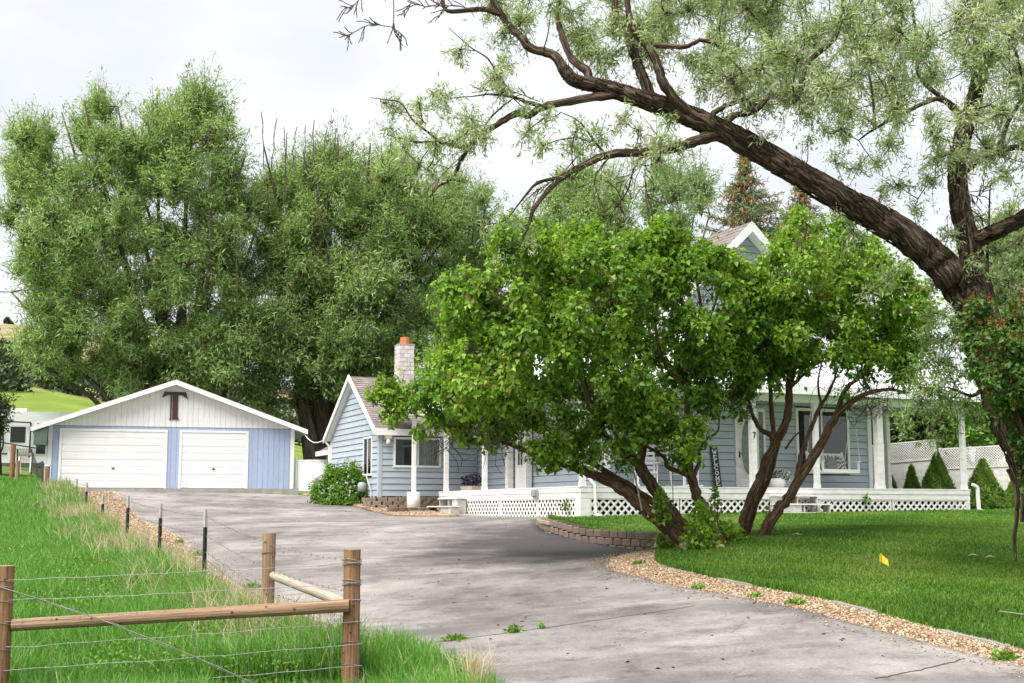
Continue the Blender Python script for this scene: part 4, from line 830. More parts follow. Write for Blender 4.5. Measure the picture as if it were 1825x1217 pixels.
# porch swing
sw = hthing('porch_swing', 8.75, 1.05, DECK + .50, 'white slatted porch swing hanging on chains in front of the big window', 'porch swing', math.radians(6))
for k in range(5): MB().box(-.70, .70, -.25 + k * .10, -.16 + k * .10, 0, .022).build('seat_slat', M['white'], sw)
m_ = MB(); m_.box(-.72, .72, -.29, -.255, -.05, .055); m_.box(-.72, .72, .25, .285, -.06, .03); m_.bar((-.68, -.25, -.03), (-.68, .28, -.03), .05, .05); m_.bar((.68, -.25, -.03), (.68, .28, -.03), .05, .05); m_.build('seat_frame', M['white'], sw)
for k in range(10):
    x_ = -.60 + k * 1.20 / 9; MB().bar((x_, .25, .03), (x_, .38, .47), .07, .018, up=(0, 1, 0)).build('back_slat', M['white'], sw)
for s in (-1, 1):
    MB().bar((s * .69, .24, .0), (s * .69, .41, .58), .05, .045, up=(0, 1, 0)).build('back_post', M['white'], sw)
    m_ = MB(); m_.box(s * .69 - .04, s * .69 + .04, -.33, .32, .27, .295); m_.bar((s * .69, -.27, .05), (s * .69, -.27, .27), .045, .045); m_.build('armrest', M['white'], sw)
    m_ = MB()
    for y_ in (-.30, .33):
        P = [np.array((s * .73, y_, .30)), np.array((s * .80, 0.0, 2.05))]; n_ = 26
        for k in range(n_):
            p, q = P[0] + (P[1] - P[0]) * (k / n_), P[0] + (P[1] - P[0]) * ((k + .8) / n_); m_.bar(p, q, .022 if k % 2 else .008, .008 if k % 2 else .022)
    m_.build('chain', M['white'], sw)
m_ = MB(); m_.bar((-.69, .385, .50), (.69, .385, .50), .03, .07); m_.build('top_rail', M['white'], sw)
def cushion(name, mat, off, rz, label):
    c, s = math.cos(HA + math.radians(6)), math.sin(HA + math.radians(6)); q = hp(8.75, 1.05, 0)
    t = empty(name, (q[0] + off[0] * c - off[1] * s, q[1] + off[0] * s + off[1] * c, DECK + .50 + off[2]), HA + math.radians(6), label, 'cushion')
    t.rotation_euler = (math.radians(-20), rz, HA + math.radians(6)); V = []; n_ = 9
    m_ = MB(); g = np.linspace(-1, 1, n_)
    for sd_ in (1, -1):
        vs = [(.22 * x_ * (1 - .10 * (1 - z_ * z_)), sd_ * .085 * ((1 - x_ ** 4) * (1 - z_ ** 4)) ** .6, .22 + .22 * z_ * (1 - .10 * (1 - x_ * x_))) for z_ in g for x_ in g]
        fs = [(j * n_ + i, j * n_ + i + 1, (j + 1) * n_ + i + 1, (j + 1) * n_ + i) for j in range(n_ - 1) for i in range(n_ - 1)]; m_.add(vs, fs if sd_ < 0 else [f[::-1] for f in fs])
    m_.build('cover', M[mat], t, True)
cushion('cushion', 'grey_cloth', (-.02, .08, .03), math.radians(24), 'plain grey cushion propped on the porch swing seat')
cushion('cushion', 'check_cloth', (.34, .12, .03), math.radians(30), 'black and white patterned cushion at the open end of the porch swing')
# planters
def flowers(root, n, c, r, mat, size, flat=.8):
    P = rand_dir(n) * rng.uniform(.45, 1, (n, 1)) ** .5 * np.array((r, r, r * flat)) + np.array(c); leaves('blossom', P, rand_dir(n) + (0, 0, .3), rand_dir(n), rng.uniform(.7, 1.2, n) * size, size * .9, rng.uniform(0, 1, n), M[mat], root)
def foliage(root, n, c, r, mat, size, flat=.8, name='foliage'):
    d = rand_dir(n); P = d * rng.uniform(.3, 1, (n, 1)) ** .5 * np.array((r, r, r * flat)) + np.array(c); leaves(name, P, d + rand_dir(n) * .7, rand_dir(n), rng.uniform(.7, 1.2, n) * size, size * .6, rng.uniform(0, 1, n), M[mat], root)
pa_, _ = on_b(1386, 868, .85)
pl1 = hthing('planter', pa_, .85, DECK, 'round white ribbed pot of trailing white flowers on the porch beside the lilac trunk', 'planter')
m_ = MB(); m_.tube([(0, 0, 0), (0, 0, .05), (0, 0, .16), (0, 0, .26), (0, 0, .27)], [.15, .21, .25, .21, .17], 18, ridge=.03); m_.build('pot', M['pot'], pl1, True)
flowers(pl1, 420, (.16, -.05, .26), .26, 'white_petal', .05, 1.0); foliage(pl1, 200, (.10, 0, .30), .24, 'dark_leaf', .07)
pl2 = hthing('planter', .75, 9.25, DECK, 'low tan planter of dark purple petunias at the back end of the side porch', 'planter')
MB().hexa([(-.16, -.45, 0), (.16, -.45, 0), (.16, .45, 0), (-.16, .45, 0)], [(-.2, -.5, .16), (.2, -.5, .16), (.2, .5, .16), (-.2, .5, .16)]).build('pot', M['tan_pot'], pl2)
for cy in (-.35, 0, .35): flowers(pl2, 130, (0, cy, .33 + rnd.uniform(-.03, .05)), .22, 'purple', .075); foliage(pl2, 50, (0, cy, .28), .2, 'dark_leaf', .07)
# porch steps
def steps(name, ax, c0, width, side, ground, label):
    """three box steps; ax 'a' leads away from the front, 'b' from the left side"""
    t = empty(name, hp(*( (c0 + width / 2, -.4, ground) if ax == 'a' else (-.4, c0 + width / 2, ground))), HA, label, 'steps')
    o = (c0 + width / 2, -.4) if ax == 'a' else (-.4, c0 + width / 2); top = .655 - ground; n_ = 3; rise = top / (n_ + .3)
    for k in range(n_):
        z1 = top - rise * (k + .9); dep = .30; ext = .20 * k + .02; f0 = -.02 - dep * k; f1 = f0 - dep
        def bx(m_, s0, s1, d0, d1, z0, z2):
            if ax == 'a': m_.box(s0 - o[0], s1 - o[0], d1 - o[1], d0 - o[1], z0, z2)
            else: m_.box(d1 - o[0], d0 - o[0], s0 - o[1], s1 - o[1], z0, z2)
        m_ = MB(); bx(m_, c0 - ext, c0 + width + ext, f0 - .005, f1 - .03, z1 - .035, z1); m_.build('tread', M['old_white'], t)
        for s0 in (c0 - ext + .02, c0 + width + ext - .06, c0 + width * .5):
            m_ = MB(); bx(m_, s0, s0 + .04, f0 - .005, f1 + .01, -.12, z1 - .036); m_.build('riser_board', M['grey_white'], t)
        m_ = MB(); bx(m_, c0 - ext + .06, c0 + width * (.45 if k % 2 else .30), f1 + .03, f1 + .012, max(z1 - rise + .0, -.1), z1 - .036); m_.build('riser_board', M['grey_white'], t)
steps('porch_steps', 'a', 5.75, 1.35, 1, -.10, 'white wooden box steps from the front porch down to the lawn')
steps('porch_steps', 'b', 7.75, 1.6, 1, -.17, 'white wooden box steps at the back corner of the porch by the driveway')
# gas meter by the round bush
gmx = at(646, 868, 43.1); gz_ = tz(gmx[0], gmx[1])
gt = empty('gas_meter', (gmx[0], gmx[1], gz_), HA, 'grey gas meter with white riser pipe half hidden by the bright green bush', 'gas meter')
m_ = MB(); zc = gmx[2] - gz_; m_.tube([(-.02, 0, zc - .16), (-.02, 0, zc - .13), (-.02, 0, zc + .12), (-.02, 0, zc + .16)], [.08, .14, .14, .06], 14); m_.build('meter_body', M['steel'], gt, True)
m_ = MB(); p0, p1 = at(652, 845, 43.1) - np.array((gmx[0], gmx[1], gz_)), at(662, 876, 43.1) - np.array((gmx[0], gmx[1], gz_)); m_.tube([(0, 0, p0[2] - .02), p0, p1, (p1[0], p1[1], 0.0)], .025, 8); m_.build('pipe', M['white'], gt)
# overhead wire garage -> house
p0, p1 = gp(GW + .35, 0, GO[2] + 2.22), np.array(hp(WA - .27, WB1 + .2, 2.62)); P = [p0 + (p1 - p0) * t - np.array((0, 0, .22 * math.sin(math.pi * t))) for t in np.linspace(0, 1, 9)]
tag(MB().tube(P, .018, 5).build('overhead_wire', M['white']), 'pale service wire slung from the garage eave to the house gable', 'wire')

# ------------------------------------------------------------------ white fence panel between garage and wing
f0, f1 = np.array((-8.42, 50.55)), np.array((-5.6, 49.9)); fz = .62
vf = empty('vinyl_fence', (f0[0], f0[1], fz), math.atan2(*(f1 - f0)[::-1]), 'plain white vinyl fence between the garage corner and the bright green bush', 'fence'); fl_ = float(np.linalg.norm(f1 - f0))
MB().box(-.06, .06, -.06, .06, -.1, 1.46).build('post', M['white'], vf)
for k in range(int((fl_ - .07) / .2)): MB().box(.07 + k * .2, .265 + k * .2, -.015, .015, .08, 1.32).build('board', M['white'], vf)
m_ = MB(); m_.box(.065, fl_, -.03, .03, 1.321, 1.39); m_.build('top_rail', M['white'], vf); MB().box(.065, fl_, -.03, .03, -.12, .079).build('bottom_rail', M['white'], vf)

# ------------------------------------------------------------------ white board fence with lattice top, beyond the lawn
def lattice_fence(p0, p1, zb, top0, top1, lat, label, nm='lattice_fence'):
    p0, p1 = np.array(p0, float), np.array(p1, float); L = float(np.linalg.norm(p1 - p0)); t = empty(nm, (p0[0], p0[1], zb), math.atan2(*(p1 - p0)[::-1]), label, 'fence', 'white fence sections with lattice tops')
    tp = lambda s: (top0 + (top1 - top0) * s / L) - zb
    k = 0; s = 0.0
    while s < L - .02:
        s1 = min(s + .21, L); MB().hexa([(s + .003, -.012, .03), (s1 - .003, -.012, .03), (s1 - .003, .012, .03), (s + .003, .012, .03)], [(s + .003, -.012, tp(s) - lat), (s1 - .003, -.012, tp(s1) - lat), (s1 - .003, .012, tp(s1) - lat), (s + .003, .012, tp(s) - lat)]).build('board', M['old_white'], t); s = s1
    m_ = MB(); m_.bar((0, 0, tp(0) - .02), (L, 0, tp(L) - .02), .05, .04); m_.bar((0, -.03, tp(0) - lat + .02), (L, -.03, tp(L) - lat + .02), .02, .05); m_.build('rail', M['old_white'], t)
    m_ = MB(); pit = .085; H = lat - .06
    for sg in (0, 1):
        s = -H
        while s < L + H:
            c0, c1 = (s, s + H) if sg else (s + H, s); q0, q1 = 0.0, 1.0; dx = c1 - c0
            for lim, side in ((0.02, 1), (L - .02, -1)):
                if (c0 - lim) * side < 0: q0 = max(q0, (lim - c0) / dx)
                if (c1 - lim) * side < 0: q1 = min(q1, (lim - c0) / dx)
            if q1 - q0 > .05:
                f = lambda q: (c0 + dx * q, -.018 + sg * .009, tp(min(max(c0 + dx * q, 0), L)) - lat + .045 + H * q)
                m_.bar(f(q0), f(q1), .025, .007, up=(0, 1, 0))
            s += pit
    tag(m_.build('lattice', M['old_white'], t), kind='stuff')
    for s in (0.0, L): MB().box(s - .05, s + .05, .016, .11, 0, tp(s) + .02).build('post', M['old_white'], t)
lattice_fence((9.0, 46.5), (13.85, 42.4), .10, 2.02, 2.36, .66, 'white board fence section with higher lattice top, behind the porch and smaller conifers')
lattice_fence((13.95, 42.2), (17.6, 39.6), .12, 2.05, 2.16, .68, 'white board fence section with lower lattice top, behind the large conical conifer')
lattice_fence((17.7, 39.5), (22.0, 36.6), .12, 2.10, 2.14, .68, 'white board fence section with lattice top, farthest along the lawn by the shaggy trunk')

# ------------------------------------------------------------------ retaining wall of split-face blocks
def block_mesh(w_, d_, h_, name, seed):
    r_ = random.Random(seed); m_ = MB(); n_ = 6; fr = [(-w_ / 2 + w_ * k / (n_ - 1), -d_ / 2 - .035 * math.sin(math.pi * k / (n_ - 1)) + r_.uniform(-.006, .006)) for k in range(n_)]
    poly = fr + [(w_ * .42, d_ / 2), (-w_ * .42, d_ / 2)]; bev = .012
    lo = [(x_, y_, 0) for x_, y_ in poly]; m1 = [(x_, y_ - (bev if i < n_ else 0), .015) for i, (x_, y_) in enumerate(poly)]; m2 = [(x_, y_ - (bev if i < n_ else 0), h_ - .015) for i, (x_, y_) in enumerate(poly)]; hi = [(x_, y_, h_) for x_, y_ in poly]
    n2 = len(poly); rings = [lo, m1, m2, hi]; fs = [tuple(range(n2))[::-1], tuple(range(3 * n2, 4 * n2))]
    for q in range(3): fs += [(q * n2 + i, q * n2 + (i + 1) % n2, (q + 1) * n2 + (i + 1) % n2, (q + 1) * n2 + i) for i in range(n2)]
    me = bpy.data.meshes.new(name); me.from_pydata([v for r in rings for v in r], [], fs); me.update(); return me
BLK = [block_mesh(.305, .22, .14, 'block', k) for k in range(4)]; CAP = [block_mesh(.33, .30, .095, 'cap_block', 9 + k) for k in range(2)]
for me in BLK: me.materials.append(M['block'])
for me in CAP: me.materials.append(M['block_top'])
def course(parent, path, z_of, off=0.0, step=.318, meshes=BLK, back=0.0, name='block', s_from=0.0, s_to=1e9):
    P = np.asarray(path); seg = np.linalg.norm(np.diff(P, axis=0), axis=1); L = np.r_[0, np.cumsum(seg)]; s = off; base = np.array(parent.location)
    while s < min(L[-1], s_to):
        if s >= s_from:
            x_, y_ = np.interp(s, L, P[:, 0]), np.interp(s, L, P[:, 1]); x2, y2 = np.interp(min(s + .1, L[-1]), L, P[:, 0]), np.interp(min(s + .1, L[-1]), L, P[:, 1]); x1, y1 = np.interp(max(s - .1, 0), L, P[:, 0]), np.interp(max(s - .1, 0), L, P[:, 1])
            a_ = math.atan2(y2 - y1, x2 - x1); o = link(bpy.data.objects.new(name, meshes[rnd.randrange(len(meshes))]), parent); nx, ny = -math.sin(a_), math.cos(a_)
            o.location = (x_ + nx * back - base[0], y_ + ny * back - base[1], z_of(s, x_, y_) - base[2]); o.rotation_euler = (rnd.uniform(-.015, .015), rnd.uniform(-.015, .015), a_ + rnd.uniform(-.03, .03))
        s += step
rw = empty('retaining_wall', (WALL[0][0], WALL[0][1], tz(*WALL[0]) - .05), 0, 'low curved retaining wall of brown concrete blocks between driveway and lawn', 'retaining wall')
wl_end = float(np.sum(np.linalg.norm(np.diff(WALL, axis=0), axis=1)))
zb = lambda s, x_, y_: tz(x_, y_) - .02
gz0 = [terrain([p[0]], [p[1]])[0] for p in WALL]; zl = np.interp
sL = np.r_[0, np.cumsum(np.linalg.norm(np.diff(WALL, axis=0), axis=1))]
topz = lambda s: zl(s, [0, 2.2, wl_end * .55, wl_end], [gz0[0] + .08, gz0[0] + .02, gz0[len(gz0) // 2] + .13, gz0[-1] + .085])
for lv in range(5):
    course(rw, WALL, lambda s, x_, y_, lv=lv: topz(s) - .14 * (lv + 1) + .14, .16 * (lv % 2), back=.012 * (4 - lv), s_from=2.3 if lv == 0 else 0) if lv < 4 else None
course(rw, WALL, lambda s, x_, y_: topz(s) + .001, .05, .34, CAP, .05, 'cap_block', 0, 2.3)
# edging stones of the planting bed by the wing, and the low wall by the side steps
def hpath(pts): return np.array([hp(a, b, 0)[:2] for a, b in pts])
eb = hpath([(-1.95, 11.9), (-1.85, 11.25), (-1.35, 10.95), (-.7, 10.88), (.1, 10.88), (.9, 10.88), (1.6, 10.88)])
eb_ = empty('bed_edging', (eb[0][0], eb[0][1], .1), 0, 'two courses of brown edging stones round the planting bed under the wing window', 'edging')
ez = .20
for lv in range(3): course(eb_, smooth_path(eb, 6), lambda s, x_, y_, lv=lv: ez + .12 * lv - .12, .15 * (lv % 2), .32, BLK, .015 * lv)
bed = [tuple(p + np.array((.05, .12))) for p in smooth_path(eb, 3)] + [tuple(hp(1.75, 11.25, 0)[:2]), tuple(hp(-1.72, 11.25, 0)[:2]), tuple(hp(-1.75, 12.0, 0)[:2])]
poly_sheet('planting_bed', bed, .5, M['mulch'], lambda x_, y_: np.full(len(x_), ez + .27), .3)
n_ = 500; x_ = rng.uniform(-5, -1, n_); y_ = rng.uniform(42, 44, n_); k = in_poly(x_, y_, bed); stones('gravel', np.c_[x_, y_, np.full(n_, ez + .28)][k], rng.uniform(.03, .06, k.sum()))
lw = hpath([(-1.95, 9.55), (-1.35, 9.6), (-.7, 9.62), (-.35, 9.62)])
lw_ = empty('low_block_wall', (lw[0][0], lw[0][1], -.1), 0, 'short low wall of brown blocks beside the side porch steps', 'low wall')
for lv in range(2): course(lw_, smooth_path(lw, 6), lambda s, x_, y_, lv=lv: -.13 + .13 * lv, .15 * (lv % 2), .318, BLK, .01 * lv)
# concrete lawn edging
le = empty('lawn_edging', (lawn_l(14.0), 14.0, tz(3.7, 14)), 0, 'weathered concrete edging strips between gravel border and lawn', 'edging'); base = np.array(le.location)
y_ = 9.0
while y_ < 19.5:
    y1 = y_ + rnd.uniform(.8, 1.15); x0_, x1_ = float(lawn_l(y_)) + .02, float(lawn_l(y1)) + .02; z0_, z1_ = tz(x0_, y_), tz(x1_, y1); lf = rnd.uniform(.005, .05)
    MB(base).bar((x0_, y_ + .01, z0_ + lf - .06), (x1_, y1 - .02, z1_ + lf - .06), .11, .12).build('curb_piece', M['concrete'], le); y_ = y1

# ------------------------------------------------------------------ foreground post-and-rail corner
def log(name, p, q, r, mat, parent, base, sides=18, ends=None, n=14, ridge=.035, seed=0):
    p, q = np.asarray(p, float), np.asarray(q, float); P = [p + (q - p) * t for t in np.linspace(0, 1, n)]; m_ = MB(base)
    m_.tube(P, [r * (1 + .04 * math.sin(3.1 * t + seed)) for t in np.linspace(0, 1, n)], sides, ridge, seed=seed, caps=False)
    ne = len(m_.f); m_.m = 1; m_.f += [tuple(range(sides))[::-1], tuple(range((n - 1) * sides, n * sides))]; m_.mi += [1, 1]
    return m_.build(name, [M[mat], M[ends or 'end_grain']], parent, False)
A0 = at(628, 979, 11.5); A1 = at(8, 1008, 11.1); A2 = at(480, 950, 14.2)
gA0, gA1, gA2 = tz(A0[0], A0[1]), tz(A1[0], A1[1]), tz(A2[0], A2[1])
fA = empty('rail_fence', (A1[0], A1[1], gA1), 0, 'reddish wooden post and rail fence with wire mesh across the near pasture edge', 'fence'); bA = np.array(fA.location)
log('post', (A1[0], A1[1], gA1 - .15), A1, .085, 'post_wood', fA, bA, seed=1)
log('post', (A0[0], A0[1], gA0 - .15), A0, .076, 'post_wood', fA, bA, seed=2)
r0, r1 = at(22, 1114, 11.1), at(622, 1079, 11.42)
log('rail', r0, r1, .054, 'grey_wood', fA, bA, 14, n=24, seed=5)
KN = [(A1 - np.array((0, 0, 1.1)), A1, .085, 5, 1), (A0 - np.array((0, 0, 1.15)), A0, .076, 8, 2), (r0, r1, .054, 9, 3)]
def knots(parent, base, p, q, r, n, seed):
    rr = random.Random(seed); p, q = np.asarray(p, float), np.asarray(q, float); ax = (q - p) / np.linalg.norm(q - p); u = np.cross(ax, (1.0, .2, .1)); u /= np.linalg.norm(u); w = np.cross(ax, u)
    for _ in range(n):
        best = None
        for _k in range(40):
            a_ = rr.uniform(0, 6.283); o = u * math.cos(a_) + w * math.sin(a_)
            if o[1] < -.55: best = o; break
        if best is None: continue
        c = p + (q - p) * rr.uniform(.12, .95) + best * r * .985; k = rr.uniform(.006, .012); MB(base).tube([c - best * .006, c + best * .004, c + best * .006], [k, k, k * .6], 9).build('knot', M['knot'], parent, True)
def strand(parent, base, pts, r, mat, sag=0.0, wig=.004, barbs=0.0, name='wire', sides=4):
    P0, P1 = np.asarray(pts[0], float), np.asarray(pts[-1], float); n_ = max(8, int(np.linalg.norm(P1 - P0) * 5)); m_ = MB(base)
    P = np.array([P0 + (P1 - P0) * t - np.array((0, 0, sag * math.sin(math.pi * t))) for t in np.linspace(0, 1, n_)]); P[1:-1] += rng.normal(0, wig, (n_ - 2, 3)); m_.tube(P, r, sides)
    if barbs:
        L = float(np.linalg.norm(P1 - P0)); s = barbs / 2
        while s < L:
            t = s / L; c = P0 + (P1 - P0) * t - np.array((0, 0, sag * math.sin(math.pi * t)))
            for _ in range(2): d = rand_dir(1)[0]; m_.bar(c - d * .018, c + d * .018, .004, .004)
            s += barbs
    return m_.build(name, M[mat], parent)
for a_ in KN: knots(fA, bA, *a_)
yo = -.085                                               # wires run on the near face of the posts
for py0, py1, mt, br in ((1035, 1002, 'wire', 0), (1072, 1037, 'wire', 0), (1110, 1068, 'wire', 0), (1157, 1107, 'wire', 0), (1198, 1147, 'wire', 0), (1238, 1186, 'wire', 0), (1280, 1222, 'wire', 0)):
    a_, b_ = at(-40, py0, 11.1 + yo), at(645, py1, 11.5 + yo); strand(fA, bA, (a_, b_), .0024, mt, .012, .0035)
for t in np.arange(.04, 1.0, .073):
    p_, q_ = at(-40, 1108, 11.1 + yo), at(645, 1066, 11.5 + yo); r_, s_ = at(-40, 1280, 11.1 + yo), at(645, 1222, 11.5 + yo); strand(fA, bA, (p_ + (q_ - p_) * t, r_ + (s_ - r_) * t), .0018, 'wire', 0, .003, name='stay_wire')
strand(fA, bA, (at(-10, 1043, 11.0), at(470, 1225, 11.25)), .0034, 'rust_wire', -.05, .004, name='brace_wire'); strand(fA, bA, (at(-10, 1045, 11.0), at(470, 1228, 11.25)), .0026, 'wire', -.05, .008, name='brace_wire')
def wrap(parent, base, c, r, z, n=3, mat='rust_wire'):
    m_ = MB(base); th_ = np.linspace(0, 2 * math.pi * n, 22 * n); m_.tube([(c[0] + math.cos(t) * r, c[1] + math.sin(t) * r, z + .012 * math.sin(t * 1.7) + .012 * (t / 6.28 - n / 2)) for t in th_], .0032, 4); return m_.build('wire_wrap', M[mat], parent)
for py in (1002, 1038): wrap(fA, bA, A0, .083, at(628, py, 11.5)[2], 4)
for py in (1070, 1110, 1145, 1185): wrap(fA, bA, A0, .081, at(628, py, 11.5)[2], 1, 'wire')
for py in (1036, 1047, 1073, 1112, 1158): wrap(fA, bA, A1, .09, at(8, py, 11.1)[2], 1)

# driveway-side wire fence: wooden brace post, pale rail, eight steel posts, strands
fB = empty('wire_fence', (A2[0], A2[1], gA2), 0, 'barbed wire fence of dark steel posts running beside the gravel up to the garage', 'fence'); bB = np.array(fB.location)
log('post', (A2[0], A2[1], gA2 - .15), A2, .072, 'grey_wood', fB, bB, seed=3)
knots(fB, bB, A2 - np.array((0, 0, .8)), A2, .072, 5, 4)
log('rail', at(487, 1026, 14.12), at(618, 1076, 11.62), .046, 'pale_wood', fB, bB, 14, n=16, seed=6)
TP = [(367, 907, 18.75), (287, 897, 23.2), (229, 883, 28.0), (184, 880, 33.4), (155, 860, 38.0), (137, 853, 42.0), (118, 851, 45.6), (102, 856, 48.6)]
tops = []
for i, (px, py, D) in enumerate(TP):
    t = at(px, py, D); g = tz(t[0], t[1]); tops.append(t); h = t[2] - g; wd = .022 + D * .0004
    tp = empty('steel_post', (t[0], t[1], g), rnd.uniform(-.1, .1)); tp.parent = fB; tp.location = (t[0] - bB[0], t[1] - bB[1], g - bB[2])
    m_ = MB(); m_.box(-wd, wd, -.006, .006, -.1, h - .26); m_.box(-.006, .006, -.04, -.0065, -.1, h - .26)
    for k in range(int((h - .3) / .11)): m_.box(-.012, .012, -.052, -.0405, .1 + k * .11, .125 + k * .11)
    m_.build('shaft', M['post_metal'], tp); m_ = MB(); m_.box(-wd - .001, wd + .001, -.0065, .0065, h - .259, h); m_.box(-.0065, .0065, -.041, -.0066, h - .259, h); m_.build('painted_tip', M['post_tip'], tp)
ch_ = [A0 - np.array((0, 0, .10)), A2 - np.array((0, 0, .12))] + [t - np.array((0, 0, .10)) for t in tops]
for dz in (0, .27, .50):
    for p, q in zip(ch_[:-1], ch_[1:]): strand(fB, bB, (p - np.array((0, 0, dz)), q - np.array((0, 0, dz))), .0017, 'rust_wire', .02, .006, .20, sides=3)
for dz in (.62, .74, .86, .98):
    for p, q in zip(ch_[:-5], ch_[1:-4]): strand(fB, bB, (p - np.array((0, 0, dz)), q - np.array((0, 0, dz))), .0024, 'wire', .01, .004, sides=3)
m_ = MB(bB)
for p, q in zip(ch_[:4], ch_[1:5]):
    for t in np.arange(0, 1, .15 / np.linalg.norm(q - p)): c = p + (q - p) * t; m_.bar(c - np.array((0, 0, .60)), c - np.array((0, 0, 1.1)), .0035, .0035)
tag(m_.build('stay_wires', M['wire'], fB), kind='stuff')
wrap(fB, bB, A2, .078, at(480, 985, 14.2)[2], 2, 'wire')

# posts and clutter at the far end of the pasture, left of the garage
def lone_post(px, ptop, pbot, D, r, mat, label, cap=False):
    a_ = at(px, ptop, D); z0_ = at(px, pbot, D)[2]; o = empty('wooden_post', (a_[0], a_[1], z0_), 0, label, 'post'); log('shaft', (a_[0], a_[1], z0_ - .4), a_, r, mat, o, np.array(o.location), 12, seed=int(px))
    if cap: MB(o.location).box(a_[0] - r, a_[0] + r, a_[1] - r, a_[1] + r, a_[2] + .001, a_[2] + .05).build('cap', M['white'], o)
lone_post(85, 831, 872, 46.6, .085, 'post_wood', 'reddish round post with white cap in front of the garage downspout', True)
lone_post(24, 792, 834, 52, .10, 'post_wood', 'tall reddish post left of the garage, in front of the white trailer')
lone_post(32, 821, 838, 51, .08, 'grey_wood', 'short stubby post beside the small sawhorse')
sh = at(46, 812, 53); sg = at(46, 833, 53)[2]; so = empty('sawhorse', (sh[0], sh[1], sg), .1, 'small wooden sawhorse with pale legs in front of the white trailer', 'sawhorse'); hh = sh[2] - sg
MB().box(-.30, .30, -.10, .10, hh, hh + .11).build('beam', M['grey_twig'], so)
for s in (-1, 1):
    for k in (-1, 1): MB().bar((s * .22, k * .05, hh), (s * .24, k * .18, -.2), .05, .05).build('leg', M['old_white'], so)
cf = empty('mesh_fence', (at(76, 865, 47.2)[0], 47.2, at(76, 865, 47.2)[2]), 0, 'dark steel mesh fence running back beside the garage wall', 'fence'); cb = np.array(cf.location)
cps = [(at(76, 822, 47.2), at(76, 868, 47.2)), (at(66, 826, 50), at(66, 850, 50)), (at(56, 800, 53), at(56, 840, 53)), (at(31, 800, 56), at(31, 836, 56))]
for t, b in cps: MB(cb).bar(b - np.array((0, 0, .2)), t, .05, .05).build('post', M['post_metal'], cf)
m_ = MB(cb)
for (t0_, b0_), (t1_, b1_) in zip(cps[:-1], cps[1:]):
    for q in np.linspace(0, 1, 7): m_.bar(b0_ + (t0_ - b0_) * q, b1_ + (t1_ - b1_) * q, .012, .012)
    for q in np.linspace(0, 1, 10): m_.bar(b0_ + (b1_ - b0_) * q, t0_ + (t1_ - t0_) * q, .012, .012)
m_.build('mesh_panel', M['post_metal'], cf)

# ------------------------------------------------------------------ travel trailer behind the garage
rq = at(40, 812, 63); RZ = rq[2]
rv = empty('travel_trailer', (rq[0], 63, RZ - .9), math.radians(12), 'white travel trailer with dark windows and black awning arm behind the garage', 'trailer')
L_ = 9.0; m_ = MB(); m_.prism([(-6, 0, .55), (3, 0, .55), (3, 0, 2.9), (2.8, 0, 3.05), (-4.3, 0, 3.05), (-6, 0, 2.3)], (0, 2.5, 0)); m_.build('body', M['rv_white'], rv)
def rbox(name, x0_, x1_, z0_, z1_, mat, d=.03, y0_=0.0): return MB().box(x0_, x1_, -y0_ - d, -y0_ - .001, z0_, z1_).build(name, M[mat], rv)
w0 = rbox('window', -.60, .08, 1.55, 2.30, 'black'); w1 = rbox('window', -1.95, -1.2, 1.6, 2.2, 'black')
dr_ = MB().box(.55, 1.25, -.03, -.001, .95, 2.55).build('door', M['rv_white'], rv); MB().box(.62, 1.18, -.05, -.031, 1.0, 2.48).build('door_window', M['black'], dr_)
rbox('stripe', -6, -0.7, .95, 1.03, 'rv_grey', .012); rbox('stripe', .1, .5, .95, 1.03, 'rv_grey', .012)
m_ = MB(); m_.bar((-3.5, -.20, 1.95), (1.3, -.20, 1.15), .06, .06); m_.bar((-1.0, -.2, 1.0), (-1.0, -.2, 2.55), .07, .07); m_.bar((.35, -.2, .8), (.35, -.2, 2.5), .07, .07); m_.bar((-1.0, -.2, 2.55), (.35, -.2, 2.5), .06, .06); m_.build('awning_arm', M['black'], rv)
for x_ in (-2.2, -1.2):
    m_ = MB(); m_.tube([(x_, .08, .38), (x_, .32, .38)], .38, 18); wh = m_.build('wheel', M['black'], rv); m_ = MB(); m_.tube([(x_, .05, .38), (x_, .079, .38)], .2, 14); m_.build('hub', M['white_metal'], wh)
MB().box(-.9, .0, .6, 1.4, 3.06, 3.25).build('roof_vent', M['rv_white'], rv); rbox('skirt', -6, 3, .35, .549, 'rv_grey', .02)

# ------------------------------------------------------------------ small things on the lawn
fp = at(1574, 1022, 17.3); fzg = float(lawn_z([fp[0]], [fp[1]])[0])
fg = empty('marker_flag', (fp[0], fp[1], fzg), 0, 'small yellow marker flag on a wire stuck in the lawn', 'flag')
MB().tube([(0, 0, -.03), (.004, 0, .12), (-.035, 0, .30)], .003, 5).build('wire_stem', M['wire'], fg)
m_ = MB(); g = [(-.035, .0, .30), (.0, .012, .265), (.035, .004, .235), (.072, -.006, .20)]; m_.add([(x_, y_, z_) for x_, y_, z_ in g] + [(x_ + .002 - (.012 * (1 - k / 3)), y_, z_ - .115 + k * .012) for k, (x_, y_, z_) in enumerate(g)], [(k, k + 1, 5 + k, 4 + k) for k in range(3)]); fo = m_.build('flag_sheet', M['yellow'], fg)
sm = fo.modifiers.new('thick', 'SOLIDIFY'); sm.thickness = .002
def rock(name, p, r, label, mat='tan_stone'):
    t = bpy.data.objects.new(name, None); me = MB(p); n_ = 8; z_ = [(-.5, .7), (0, 1), (.4, .8), (.62, .35)]; s = rnd.randrange(99)
    me.tube([(p[0], p[1], p[2] + k * r) for k, _ in z_], [r * w_ for _, w_ in z_], 9, ridge=.22, seed=s); o = me.build(name, M[mat], None, True); o.location = tuple(float(v) for v in p); bpy.data.objects.remove(t); return tag(o, label, 'stone')
